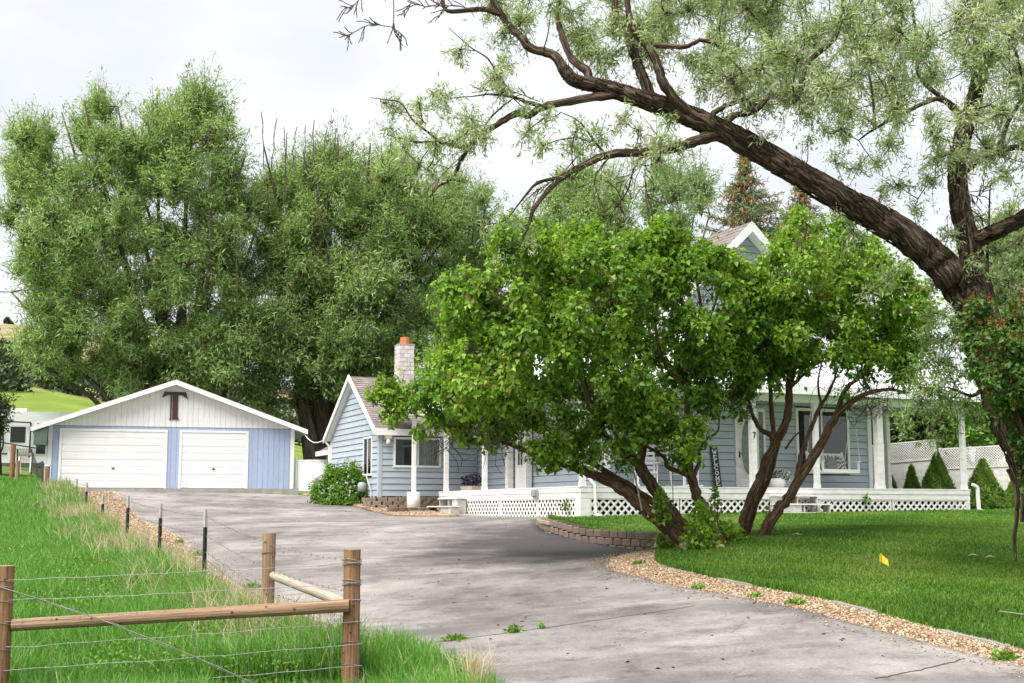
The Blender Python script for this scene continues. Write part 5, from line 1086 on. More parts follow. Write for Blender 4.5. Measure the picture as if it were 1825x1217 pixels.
for px, py, D, r, lb in ((1222, 972, 21.6, .13, 'pale rounded stone against the foot of the leftmost lilac stem'), (1270, 962, 21.6, .11, 'rounded stone half hidden in leaves between two lilac stems'), (1283, 972, 21.3, .075, 'small stone at the foot of the forked lilac stem')):
    q = at(px, py, D); rock('stone', (q[0], q[1], float(lawn_z([q[0]], [q[1]])[0]) + r * .3), r, lb)
lp_ = [(1345, 1041, 'by the flag side of the middle lawn'), ]
for px, py, D, lb in ((1734, 990, 19.3, 'larger brown fallen leaf lying on the lawn, left of its companion'), (1765, 993, 19.1, 'smaller brown fallen leaf lying on the lawn below the hanging bark strip'), (1420, 959, 22.4, 'brown fallen leaf on the lawn near the rightmost lilac stem')):
    q = at(px, py, D); z_ = float(lawn_z([q[0]], [q[1]])[0]) + .045; m_ = MB((q[0], q[1], z_)); c = q; w_ = .085
    m_.add([(c[0] - w_, c[1], z_), (c[0] - .02, c[1] - .045, z_ + .02), (c[0] + w_, c[1] + .01, z_ + .005), (c[0] + .02, c[1] + .05, z_ + .03), (c[0], c[1], z_ + .008)], [(0, 1, 4), (1, 2, 4), (2, 3, 4), (3, 0, 4)]); o = m_.build('fallen_leaf', M['tan_pot']); o.location = (c[0], c[1], z_); tag(o, lb, 'leaf'); sm = o.modifiers.new('thick', 'SOLIDIFY'); sm.thickness = .004
q0, q1 = at(1782, 1100, 13.4), at(1840, 1113, 13.1)
P = [q0 + (q1 - q0) * t for t in np.linspace(0, 1, 8)]; P = [(p[0], p[1], float(lawn_z([p[0]], [p[1]])[0]) + .055) for p in P]
tag(MB().tube(P, .006, 6).build('garden_cord', M['rope']), 'short length of pale cord lying in the grass near the lawn edge', 'cord')
# pole and cords hanging in the lilac
p0_, p1_ = at(1128, 835, 21.6), at(1144, 910, 21.4)
tag(MB().tube([p0_, (p0_ + p1_) / 2 + np.array((.01, 0, 0)), p1_], .014, 7).build('wooden_pole', M['rope']), 'thin pale pole propped against the lowest leaning lilac stem', 'pole')
for px, y0_, y1_, lb in ((1171, 800, 885, 'thin cord hanging behind the thick leaning lilac stem'), (1197, 835, 905, 'thin brown cord hanging beside the forked lilac stem')):
    a_, b_ = at(px, y0_ - 40, 22.3), at(px + 3, y1_, 22.3); tag(MB().tube([a_, (a_ + b_) / 2, b_], .008, 5).build('hanging_cord', M['rope']), lb, 'cord')

# ------------------------------------------------------------------ trees
def twig_mesh(name, P0, P1, r0, r1, mat, parent, off):
    n = len(P0); d = unit(P1 - P0); a = unit(np.cross(d, rand_dir(n))); b = np.cross(d, a); V = np.empty((n, 6, 3)); r0 = np.broadcast_to(r0, n)[:, None]; r1 = np.broadcast_to(r1, n)[:, None]
    for k in range(3):
        o = a * math.cos(k * 2.094) + b * math.sin(k * 2.094); V[:, k] = P0 + o * r0; V[:, 3 + k] = P1 + o * r1
    f = np.array([[0, 1, 4], [0, 4, 3], [1, 2, 5], [1, 5, 4], [2, 0, 3], [2, 3, 5]]); T = (np.arange(n)[:, None, None] * 6 + f).reshape(-1, 3)
    return tri_mesh(name, V.reshape(-1, 3), T, None, mat, parent, off)
def puffs(poly, n, rpx, D, dep, gap=.55, inset=.55, extra=None):
    """clump centres spread through a crown whose outline and distance are known"""
    x0, x1 = min(p[0] for p in poly), max(p[0] for p in poly); y0, y1 = min(p[1] for p in poly), max(p[1] for p in poly); out = []; tries = 0; span = min(x1 - x0, y1 - y0) / 2
    while len(out) < n and tries < n * 60:
        tries += 1; x, y, r = rnd.uniform(x0, x1), rnd.uniform(y0, y1), rnd.uniform(*rpx)
        if not in_poly(x, y, poly): continue
        e = edge_dist(x, y, poly)
        if e < r * inset: continue
        k = min(1, e / span * 1.3); dd = D + rnd.uniform(-1, 1) * dep * math.sqrt(max(.08, 1 - (1 - k) ** 2)); c = at(x, y, dd); R = r * dd / F
        if any(np.linalg.norm(c - q) < gap * (R + R2) for q, R2 in out): continue
        out.append((c, R))
    for px, py, r, dd in (extra or []): out.append((at(px, py, dd), r * dd / F))
    return out
def grow(name, label, cat, base, limbs, clumps, leaf, per, L, Wd, bark, twig='twig', group=None, up=.25, sag=.0, limb_r=.03, sides=10, ridge=.06, twist=0.0, connect=True, per_twig=16, spread=.9, fold=.35, bare=0.0, leaf_jit=.04, up_n=.6, twig_r=(.006, .002), crown_name='crown', fall=0.0, shell=.55, outw=.75, zst=1.0, rsc=1.0):
    t = empty(name, base, 0, label, cat, group); off = np.array(base, float); m_ = MB(off); nodes, nr = [], []
    for i, (pts, rr) in enumerate(limbs):
        W_ = np.array([at(*p) if len(p) == 3 else p[:3] for p in pts]); P = smooth_path(W_, 5); R = np.interp(np.linspace(0, 1, len(P)), np.linspace(0, 1, len(rr)), rr) * rsc; R = R * (1 + .05 * np.sin(np.arange(len(P)) * 1.7 + i) + rng.normal(0, .03, len(P)))
        if len(P) > 4: P[1:-1] += rng.normal(0, 1, (len(P) - 2, 3)) * (R[1:-1] * .10)[:, None]
        m_.tube(P, R, sides if max(rr) > .06 else 6, ridge if max(rr) > .05 else 0, twist, seed=i); nodes += list(P); nr += list(R)
    cl_ = MB(off); nodes = np.array(nodes); nr = np.array(nr)
    order = sorted(range(len(clumps)), key=lambda k: np.min(np.linalg.norm(nodes - clumps[k][0], axis=1))) if len(nodes) else range(len(clumps))
    P0s, P1s, LP, LD, LV, LN = [], [], [], [], [], []
    for k in order:
        c, R = clumps[k][:2]; bias = clumps[k][2] if len(clumps[k]) > 2 else rnd.uniform(-.2, .2)
        if connect and len(nodes):
            dv = c - nodes; dist = np.linalg.norm(dv, axis=1) + np.where(dv[:, 2] < -.2, 1.2 * (-dv[:, 2]), 0) * (0 if fall else 1); j = int(np.argmin(dist)); a_ = nodes[j]; d = c - a_; ln = np.linalg.norm(d)
            if ln > R * .4:
                mid = a_ + d * .5 + rand_dir(1)[0] * ln * .10 + np.array((0, 0, -.06 * ln)); P = smooth_path([a_, mid, c], 4); r_ = min(limb_r * (0.5 + ln * .18), nr[j] * .7 + .004); rr = np.linspace(r_, max(.006, r_ * .35), len(P)); cl_.tube(P, rr, 5, caps=False)
                nodes = np.vstack([nodes, P[2:]]); nr = np.r_[nr, rr[2:]]
        nt_ = max(3, int(per * (R / np.mean([q[1] for q in clumps])) ** 2 / per_twig)); dr_ = unit(rand_dir(nt_) + np.array((0, 0, up))); s0 = c + rand_dir(nt_) * R * .25 * rng.uniform(0, 1, (nt_, 1)); ln = R * rng.uniform(shell, 1.2, (nt_, 1)) ** 1.3 * spread / .9; s1 = s0 + dr_ * ln * np.array((1, 1, zst)); s1[:, 2] -= fall * ln[:, 0]
        P0s.append(s0); P1s.append(s1); tt = rng.uniform(.22, 1, (nt_, per_twig, 1)) ** .75
        pos = s0[:, None] + (s1 - s0)[:, None] * tt + rng.normal(0, leaf_jit, (nt_, per_twig, 3)); dd = unit(s1 - s0)[:, None] * .35 + rng.normal(0, .55, (nt_, per_twig, 3)); dd[..., 2] -= sag; nn_ = unit(pos - c) * outw + rng.normal(0, .38, (nt_, per_twig, 3)) + np.array((0, 0, .45))
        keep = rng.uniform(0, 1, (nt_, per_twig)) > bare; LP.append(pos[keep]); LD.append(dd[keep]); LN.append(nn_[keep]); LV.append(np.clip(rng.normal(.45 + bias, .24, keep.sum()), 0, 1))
    if m_.v: tag(m_.build('trunk', M[bark], t, True))
    if cl_.v: tag(cl_.build('branches', M[bark], t, True), kind='stuff')
    P0, P1 = np.concatenate(P0s), np.concatenate(P1s); tw = twig_mesh('twigs', P0, P1, twig_r[0], twig_r[1], M[twig], t, off); tag(tw, kind='stuff')
    LP, LD, LV = np.concatenate(LP), np.concatenate(LD), np.concatenate(LV); n = len(LP); N = np.concatenate(LN); sc = rng.uniform(.42, 1.35, n)
    cr_ = leaves(crown_name, LP, LD, N, L * sc, Wd * sc, LV, M[leaf], t, off, fold); tag(cr_, kind='stuff'); return t, (P0, P1)

# --- the two old lilacs in the lawn
LD_ = 21.7
lil_l = [([(1232, 985, LD_), (1205, 950, LD_), (1176, 930, LD_ - .05), (1144, 902, LD_ - .1), (1115, 877, LD_ - .1), (1084, 857, LD_ - .1), (1049, 842, LD_ - .1), (1010, 829, LD_ - .1), (970, 817, LD_), (930, 800, LD_ + .1), (880, 782, LD_ + .2), (820, 765, LD_ + .2), (760, 745, LD_ + .3)], [.15, .135, .125, .12, .11, .10, .085, .07, .06, .05, .04, .03, .02]),
 ([(1180, 912, LD_ + .1), (1150, 885, LD_ + .1), (1095, 848, LD_ + .1), (1041, 818, LD_ + .2), (1000, 785, LD_ + .2), (950, 740, LD_ + .2), (900, 690, LD_ + .3)], [.07, .06, .055, .05, .04, .03, .02]),
 ([(1238, 985, LD_ + .15), (1218, 945, LD_ + .15), (1200, 922, LD_ + .2), (1173, 880, LD_ + .2), (1150, 848, LD_ + .2), (1136, 822, LD_ + .25), (1108, 806, LD_ + .3), (1070, 765, LD_ + .4), (1045, 700, LD_ + .5), (1030, 620, LD_ + .6), (1022, 540, LD_ + .6), (1000, 460, LD_ + .6)], [.16, .14, .135, .125, .115, .11, .085, .07, .06, .05, .04, .025]),
 ([(1140, 830, LD_ + .25), (1146, 780, LD_ + .3), (1130, 700, LD_ + .3), (1140, 620, LD_ + .4), (1120, 520, LD_ + .5), (1110, 450, LD_ + .5)], [.08, .06, .05, .04, .03, .02]),
 ([(1030, 620, LD_ + .6), (990, 560, LD_ + .7), (940, 500, LD_ + .8), (900, 450, LD_ + .8)], [.045, .035, .03, .02]), ([(1028, 600, LD_ + .6), (1065, 540, LD_ + .8), (1080, 470, LD_ + .9)], [.04, .03, .02]),
 ([(1290, 985, LD_ + .1), (1268, 930, LD_ + .1), (1245, 891, LD_ + .1), (1236, 863, LD_ + .1), (1229, 840, LD_ + .1), (1227, 812, LD_ + .1), (1224, 780, LD_ + .1), (1226, 700, LD_ + .2), (1238, 630, LD_ + .3), (1250, 560, LD_ + .3), (1238, 480, LD_ + .4)], [.125, .105, .095, .09, .085, .07, .06, .05, .042, .035, .02]),
 ([(1232, 848, LD_ + .1), (1210, 840, LD_), (1190, 832, LD_), (1183, 815, LD_), (1150, 795, LD_ - .1), (1100, 780, LD_ - .1)], [.06, .05, .045, .04, .03, .02]),
 ([(1233, 852, LD_ + .1), (1245, 828, LD_ + .2), (1247, 800, LD_ + .2), (1259, 782, LD_ + .2), (1279, 769, LD_ + .3), (1282, 740, LD_ + .3)], [.05, .04, .033, .026, .022, .015]),
 ([(1226, 700, LD_ + .2), (1180, 640, LD_ + .5), (1165, 560, LD_ + .6), (1150, 480, LD_ + .7)], [.045, .035, .028, .02]), ([(1238, 630, LD_ + .3), (1220, 560, LD_ + .6), (1205, 500, LD_ + .7), (1190, 430, LD_ + .8)], [.03, .026, .02, .014]), ([(1242, 610, LD_ + .3), (1275, 540, LD_ + .6), (1285, 480, LD_ + .7)], [.03, .022, .014])]
PL1 = [(665, 700), (705, 690), (752, 650), (788, 600), (775, 545), (798, 480), (838, 445), (852, 398), (905, 392), (960, 370), (1010, 382), (1060, 382), (1100, 402), (1180, 386), (1230, 420), (1290, 440), (1312, 480), (1310, 560), (1292, 650), (1280, 740), (1255, 765), (1242, 830), (1180, 812), (1150, 795), (1100, 785), (1060, 800), (1010, 830), (960, 825), (925, 795), (880, 780), (800, 775), (760, 775), (735, 780), (705, 755), (690, 730)]
cl1 = puffs(PL1, 240, (20, 44), LD_ + .2, 2.3, .34, .45, [(745, 772, 18, LD_), (828, 785, 22, LD_ + .1), (980, 815, 22, LD_ - .3), (700, 705, 30, LD_), (1240, 790, 24, LD_ - .2), (1215, 820, 16, LD_ - .2), (1105, 830, 16, LD_ - .3), (690, 690, 24, LD_ + .2), (870, 785, 20, LD_ + .2), (985, 815, 18, LD_ - .3), (1060, 815, 24, LD_ - .4), (1030, 825, 20, LD_ - .4), (1120, 795, 24, LD_ - .5), (1165, 770, 26, LD_ - .4), (1195, 765, 24, LD_ - .3), (1245, 760, 26, LD_ - .2), (1090, 795, 24, LD_ - .6), (1210, 760, 28, LD_ - .5), (900, 775, 22, LD_), (1270, 700, 28, LD_), (672, 705, 22, LD_), (684, 690, 22, LD_), (690, 735, 18, LD_), (1255, 455, 30, LD_ + .4), (1288, 475, 28, LD_ + .6), (1302, 515, 30, LD_ + .6), (1300, 565, 30, LD_ + .5), (1062, 570, 36, LD_ + .4), (1092, 540, 30, LD_ + .6), (1048, 612, 30, LD_ + .2), (1240, 645, 30, LD_), (1312, 472, 28, LD_ + .3), (1330, 522, 32, LD_ + .4), (1346, 562, 30, LD_ + .5), (1302, 542, 30, LD_), (1322, 592, 30, LD_ + .2), (1352, 505, 28, LD_ + .5), (1325, 640, 28, LD_ + .3), (1288, 605, 28, LD_ + .2), (1298, 655, 30, LD_ + .2), (1080, 600, 34, LD_ + 1.), (1262, 690, 30, LD_ + .2), (1200, 460, 28, LD_ + .5), (705, 740, 24, LD_ - .2), (770, 745, 26, LD_ - .2), (750, 700, 30, LD_ - .4)])
bz = float(lawn_z([at(1235, 970, LD_)[0]], [LD_])[0])
b_ = at(1245, 970, LD_)
grow('lilac_tree', 'big bright green lilac tree with leaning brown stems, in front of the porch', 'tree', (b_[0], b_[1], bz), lil_l, cl1, 'lilac_leaf', 300, .094, .068, 'lilac_bark', rsc=.9, sag=.55, up=.35, limb_r=.022, per_twig=11, fold=.22, leaf_jit=.05, sides=14, ridge=.09, twig_r=(.006, .003))
LE = 23.0
lil_r = [([(1318, 975, LE), (1331, 914, LE), (1351, 866, LE), (1366, 825, LE), (1384, 785, LE), (1400, 755, LE), (1407, 713, LE), (1408, 680, LE + .1), (1424, 625, LE + .2), (1437, 566, LE + .2), (1452, 535, LE + .2), (1476, 498, LE + .2), (1500, 448, LE + .2), (1510, 410, LE + .3)], [.14, .12, .115, .11, .105, .085, .08, .075, .06, .055, .045, .035, .028, .015]),
 ([(1328, 975, LE + .12), (1345, 905, LE + .15), (1372, 850, LE + .15), (1384, 800, LE + .15), (1390, 770, LE + .1)], [.07, .06, .05, .05, .045]),
 ([(1378, 795, LE), (1374, 776, LE), (1356, 765, LE - .05), (1344, 745, LE - .05), (1335, 716, LE - .05), (1332, 690, LE)], [.065, .058, .052, .045, .036, .02]),
 ([(1380, 790, LE), (1378, 762, LE + .05), (1374, 721, LE + .05), (1373, 690, LE + .1), (1368, 640, LE + .2), (1358, 590, LE + .3), (1340, 540, LE + .4), (1330, 500, LE + .5)], [.06, .055, .05, .045, .038, .03, .022, .014]),
 ([(1437, 566, LE + .2), (1420, 520, LE + .3), (1425, 460, LE + .4), (1440, 400, LE + .5)], [.04, .032, .024, .014]), ([(1424, 625, LE + .2), (1380, 575, LE + .4), (1360, 520, LE + .4), (1375, 470, LE + .5)], [.035, .03, .022, .014]), ([(1452, 535, LE + .2), (1500, 500, LE + .4), (1545, 460, LE + .5)], [.03, .024, .014]), ([(1476, 498, LE + .2), (1462, 450, LE + .3), (1455, 400, LE + .3)], [.026, .02, .012]),
 ([(1354, 966, LE - .2), (1382, 915, LE - .2), (1402, 890, LE - .2), (1431, 843, LE - .2), (1461, 797, LE - .2), (1484, 751, LE - .2), (1510, 722, LE - .2), (1543, 702, LE - .15), (1583, 694, LE - .1), (1622, 700, LE)], [.125, .11, .105, .10, .09, .075, .06, .05, .035, .02]),
 ([(1418, 860, LE - .2), (1428, 812, LE - .15), (1445, 764, LE - .15), (1460, 728, LE - .1), (1477, 699, LE - .1), (1489, 665, LE), (1480, 620, LE + .1)], [.06, .055, .05, .042, .035, .026, .015]),
 ([(1486, 748, LE - .2), (1506, 696, LE - .1), (1530, 674, LE), (1556, 649, LE), (1580, 600, LE + .1), (1590, 550, LE + .2)], [.055, .05, .042, .034, .024, .014]), ([(1463, 720, LE - .1), (1458, 682, LE), (1466, 640, LE + .1)], [.03, .024, .014]), ([(1408, 690, LE), (1440, 660, LE + .2), (1475, 630, LE + .3), (1510, 590, LE + .4), (1560, 540, LE + .4)], [.042, .036, .03, .022, .014]), ([(1400, 800, LE + .1), (1412, 782, LE + .1), (1432, 762, LE + .1)], [.025, .02, .012])]
PR1 = [(1285, 450), (1340, 472), (1385, 435), (1400, 372), (1440, 356), (1500, 380), (1560, 430), (1640, 480), (1665, 545), (1668, 600), (1645, 670), (1600, 690), (1540, 680), (1480, 670), (1420, 665), (1380, 690), (1330, 710), (1285, 712)]
cl2 = puffs(PR1, 135, (18, 38), LE + .3, 2.0, .40, .40, [(1320, 735, 18, LE - .1), (1385, 690, 18, LE - .2), (1610, 660, 30, LE), (1640, 620, 28, LE + .3), (1510, 700, 12, LE - .2), (1335, 700, 18, LE), (1305, 710, 22, LE), (1330, 500, 26, LE), (1342, 540, 28, LE), (1362, 478, 20, LE + .2), (1392, 450, 26, LE), (1398, 505, 28, LE), (1350, 585, 28, LE), (1320, 622, 28, LE), (1322, 690, 24, LE), (1346, 658, 26, LE), (1382, 640, 24, LE), (1385, 560, 28, LE), (1410, 420, 24, LE), (1318, 545, 26, LE + .3), (1345, 615, 26, LE + .5), (1300, 480, 20, LE + .5)])
b_ = at(1338, 962, LE)
grow('lilac_tree', 'open lilac tree with two stems leaning toward the porch swing, bare twigs showing', 'tree', (b_[0], b_[1], float(lawn_z([b_[0]], [LE])[0])), lil_r, cl2, 'lilac_leaf', 235, .092, .066, 'lilac_bark', rsc=.84, sag=.5, up=.35, limb_r=.02, per_twig=10, fold=.22, leaf_jit=.06, sides=14, ridge=.09, twig_r=(.007, .003))
# dead twigs inside the open lilac
def dead_twigs(name, label_parent, centres, n, r, mat, off):
    P0, P1 = [], []
    for c, R in centres:
        d = rand_dir(n); s = c + rand_dir(n) * R * .6; e = s + d * R * rng.uniform(.4, 1, (n, 1)); P0.append(s); P1.append(e); f = e + unit(d + rand_dir(n) * .8) * R * .5; P0.append(e); P1.append(f)
    return tag(twig_mesh(name, np.concatenate(P0), np.concatenate(P1), r, r * .6, M[mat], label_parent, off), kind='stuff')
lr = [o for o in S.objects if o.name.startswith('lilac_tree')]
dead_twigs('dead_twigs', lr[1], [(at(x_, y_, LE + rnd.uniform(-.8, .8)), q * LE / F) for x_, y_, q in ((1320, 720, 40), (1300, 690, 40), (1540, 690, 45), (1580, 700, 40), (1600, 680, 40), (1500, 660, 50), (1560, 730, 30), (1460, 600, 50), (1350, 640, 45), (1440, 480, 50), (1400, 520, 45), (1520, 720, 40))], 34, .006, 'twig', np.array(lr[1].location))
dead_twigs('dead_twigs', lr[0], [(at(x_, y_, LD_ + rnd.uniform(-1.2, .4)), q * LD_ / F) for x_, y_, q in ((1240, 600, 55), (1225, 520, 50), (1150, 560, 50), (930, 520, 50), (900, 570, 45), (1000, 560, 45), (1180, 720, 50), (1110, 800, 35), (1270, 720, 40), (800, 780, 40), (870, 770, 40), (1060, 500, 45))], 30, .0065, 'twig', np.array(lr[0].location))
# suckers at the feet of the lilacs
for px, py, D, w_, h_, n, lb in ((1248, 955, 21.4, .28, .40, 520, 'leafy green suckers growing between the lilac stems'), (1176, 900, 21.35, .14, .30, 150, 'bright leafy shoot growing from the lowest leaning lilac stem'), (1275, 905, 22.4, .13, .42, 130, 'tall leafy sucker behind the forked lilac stem'), (1372, 925, 22.9, .10, .22, 70, 'small leafy shoot between the two stems of the open lilac'), (1296, 962, 22.2, .30, .16, 260, 'low dark green leaves at the foot of the forked lilac stem'), (1180, 975, 21.9, .16, .12, 90, 'yellow green weeds at the low end of the block wall')):
    q = at(px, py, D); g = float(lawn_z([q[0]], [q[1]])[0]); zc = q[2]; t = empty('leafy_shoot', (q[0], q[1], max(g, zc - h_)), 0, lb, 'shoot'); o = np.array(t.location); P = o + rng.normal(0, 1, (n, 3)) * np.array((w_ * .5, w_ * .5, 0)); P[:, 2] = o[2] + rng.uniform(0.03, 1, n) * h_ * 2 * np.exp(-((P[:, 0] - o[0]) / w_) ** 2)
    tag(leaves('foliage', P, rand_dir(n) + (0, 0, .1), rand_dir(n) * .6 + (0, 0, .6), rng.uniform(.05, .11, n), .065, rng.uniform(.2, 1, n), M['bush_leaf' if 'bright' in lb or 'yellow' in lb else 'lilac_leaf'], t, o), kind='stuff'); s = np.tile(o, (8, 1)) + rng.normal(0, .02, (8, 3)); twig_mesh('stems', s, s + np.c_[rng.normal(0, w_ * .4, (8, 2)), np.full(8, h_ * 1.5)], .006, .003, M['twig'], t, o)
for px, py, lb in ((1543, 888, 'small leafy vine poking from the front porch fascia'), (1008, 905, 'small green vine in the side porch lattice')):
    q = np.array(hp(on_b(px, py, -.08)[0], -.08, on_b(px, py, -.08)[1])) if px > 1100 else at(px, py, 33.6); t = empty('vine_sprig', q, 0, lb, 'vine'); P = q + rng.normal(0, 1, (40, 3)) * np.array((.06, .03, .10)); tag(leaves('foliage', P, rand_dir(40), rand_dir(40), .08, .06, rng.uniform(0, 1, 40), M['bush_leaf'], t, q), kind='stuff'); twig_mesh('stem', q[None] + [[0, .05, -.2]], q[None] + [[0, 0, .1]], .006, .004, M['twig'], t, q)

# --- shaggy big tree leaning over the lawn
OD = 17.0
oli = [([(1905, 1080, OD), (1882, 985, OD), (1858, 900, OD), (1824, 825, OD), (1796, 760, OD), (1772, 690, OD), (1752, 620, OD), (1745, 565, OD), (1722, 522, OD - .02), (1692, 488, OD - .1), (1650, 447, OD - .2), (1595, 407, OD - .3), (1532, 372, OD - .4), (1468, 336, OD - .5), (1400, 295, OD - .6), (1332, 256, OD - .6), (1268, 224, OD - .6), (1200, 196, OD - .6), (1130, 172, OD - .6), (1070, 154, OD - .6), (1022, 142, OD - .6), (1000, 116, OD - .6), (982, 95, OD - .6), (945, 86, OD - .6), (931, 69, OD - .6), (912, 52, OD - .6), (893, 26, OD - .6), (874, -10, OD - .6)],
  [.32, .26, .22, .20, .20, .22, .26, .30, .27, .25, .23, .215, .20, .19, .18, .17, .155, .14, .125, .105, .09, .08, .07, .065, .06, .055, .05, .045]),
 ([(1748, 560, OD + .05), (1742, 500, OD + .1), (1728, 440, OD + .2), (1712, 370, OD + .3), (1706, 300, OD + .3), (1714, 250, OD + .3), (1735, 180, OD + .4), (1752, 115, OD + .4), (1745, 43, OD + .4), (1738, -30, OD + .4)], [.24, .19, .165, .15, .14, .13, .115, .105, .10, .09]),
 ([(1735, 430, OD + .2), (1765, 417, OD), (1800, 401, OD - .2), (1830, 384, OD - .3), (1880, 350, OD - .5), (1950, 300, OD - .6)], [.12, .115, .11, .10, .09, .06]),
 ([(893, 26, OD - .6), (868, 18, OD - .7), (844, 17, OD - .7), (798, 19, OD - .8), (787, -8, OD - .8)], [.045, .042, .04, .035, .03]),
 ([(1050, 150, OD - .6), (1046, 128, OD - .5), (1018, 103, OD - .5), (1002, 63, OD - .4), (994, 29, OD - .4), (1000, -20, OD - .4)], [.07, .065, .055, .05, .045, .04]),
 ([(1100, 168, OD - .6), (1031, 178, OD - .7), (968, 190, OD - .8), (945, 205, OD - .85), (920, 203, OD - .9), (887, 221, OD - .9), (855, 244, OD - 1), (836, 262, OD - 1), (818, 292, OD - 1), (808, 318, OD - 1), (784, 330, OD - 1), (765, 352, OD - 1)], [.07, .062, .055, .052, .05, .046, .04, .036, .03, .024, .016, .008]),
 ([(833, 266, OD - 1), (801, 257, OD - 1.1), (784, 254, OD - 1.1), (744, 253, OD - 1.2), (715, 247, OD - 1.2), (690, 240, OD - 1.2)], [.03, .026, .022, .018, .012, .006]), ([(788, 255, OD - 1.1), (762, 235, OD - 1.2), (735, 213, OD - 1.3), (715, 184, OD - 1.3), (690, 178, OD - 1.3), (660, 174, OD - 1.3)], [.022, .018, .015, .011, .008, .005]),
 ([(968, 190, OD - .8), (940, 182, OD - .9), (916, 173, OD - .9), (873, 168, OD - 1), (840, 172, OD - 1.1)], [.035, .03, .024, .016, .008]), ([(905, 172, OD - .9), (890, 140, OD - 1), (870, 105, OD - 1.1), (840, 85, OD - 1.1), (800, 50, OD - 1.1)], [.022, .018, .014, .01, .005]), ([(858, 240, OD - 1), (870, 215, OD - 1.1), (895, 190, OD - 1.2), (915, 175, OD - 1.2)], [.02, .016, .012, .008]),
 ([(1318, 243, OD - .6), (1285, 240, OD - .62), (1252, 247, OD - .66), (1220, 258, OD - .7), (1158, 270, OD - .8), (1086, 276, OD - .9), (1043, 293, OD - 1), (1002, 316, OD - 1.1), (972, 345, OD - 1.2), (950, 375, OD - 1.3), (942, 402, OD - 1.3), (925, 440, OD - 1.3)], [.09, .09, .085, .075, .066, .06, .052, .045, .036, .028, .02, .008]), ([(1002, 316, OD - 1.1), (960, 325, OD - 1.2), (935, 350, OD - 1.3), (905, 390, OD - 1.3)], [.032, .025, .016, .006]), ([(1078, 275, OD - .9), (1055, 245, OD - 1), (1030, 215, OD - 1.1), (1000, 200, OD - 1.2)], [.022, .018, .012, .006]), ([(1150, 272, OD - .8), (1130, 300, OD - .9), (1118, 340, OD - 1), (1090, 380, OD - 1)], [.02, .016, .012, .005]),
 ([(1180, 188, OD - .6), (1161, 173, OD - .4), (1147, 140, OD - .3), (1135, 109, OD - .3), (1124, 75, OD - .3), (1112, 37, OD - .3), (1098, 30, OD - .3), (1096, -10, OD - .3)], [.10, .095, .085, .08, .075, .06, .05, .04]),
 ([(1235, 210, OD - .6), (1222, 196, OD - .7), (1186, 154, OD - .8), (1172, 118, OD - .8), (1157, 85, OD - .8), (1130, 56, OD - .8), (1120, 20, OD - .8), (1118, -15, OD - .8)], [.09, .082, .075, .07, .065, .055, .045, .035]), ([(1155, 82, OD - .8), (1185, 82, OD - .8), (1222, 83, OD - .9), (1247, 72, OD - .9), (1270, 76, OD - .9), (1285, 83, OD - .9), (1282, 60, OD - .9)], [.045, .042, .038, .034, .03, .025, .012]),
 ([(1272, 226, OD - .6), (1271, 205, OD - .7), (1276, 198, OD - .7), (1305, 184, OD - .7), (1330, 178, OD - .7), (1345, 200, OD - .7)], [.05, .048, .045, .036, .03, .015]),
 ([(1285, 230, OD - .6), (1305, 208, OD - .5), (1348, 195, OD - .3), (1376, 167, OD - .2), (1402, 184, OD - .2), (1426, 161, OD - .2), (1437, 115, OD - .2), (1486, 69, OD - .2), (1500, 29, OD - .2), (1504, -20, OD - .2)], [.06, .055, .05, .048, .05, .055, .05, .045, .04, .03]),
 ([(1728, 228, OD + .3), (1708, 200, OD + .2), (1687, 181, OD + .1), (1660, 178, OD), (1601, 207, OD), (1558, 230, OD - .1), (1530, 250, OD - .1)], [.075, .065, .05, .035, .03, .02, .01]), ([(1687, 181, OD + .1), (1640, 140, OD), (1635, 90, OD), (1630, 40, OD), (1620, -20, OD)], [.04, .034, .03, .026, .02]), ([(1560, 228, OD - .1), (1555, 170, OD), (1545, 100, OD), (1550, 50, OD), (1590, 20, OD)], [.022, .018, .015, .012, .006]),
 ([(1718, 305, OD + .3), (1753, 279, OD + .2), (1785, 268, OD + .1), (1815, 262, OD), (1850, 275, OD)], [.07, .06, .05, .045, .03]), ([(1780, 270, OD + .1), (1790, 235, OD + .1), (1803, 205, OD + .1), (1826, 168, OD), (1845, 120, OD)], [.045, .04, .034, .028, .02]), ([(1826, 168, OD), (1815, 110, OD - .1), (1797, 66, OD - .1), (1750, 37, OD - .1)], [.025, .02, .016, .01]), ([(1752, 115, OD + .4), (1720, 70, OD + .3), (1706, 20, OD + .3)], [.05, .04, .03]), ([(1745, 540, OD + .1), (1758, 480, OD + .3), (1762, 400, OD + .4), (1765, 330, OD + .4)], [.03, .026, .02, .012]),
 ([(1752, 690, OD), (1735, 705, OD - .1), (1715, 700, OD - .2), (1690, 690, OD - .3)], [.035, .028, .02, .01])]
BASE_O = at(1880, 1030, OD); BASE_O[2] = float(lawn_z([BASE_O[0]], [BASE_O[1]])[0])
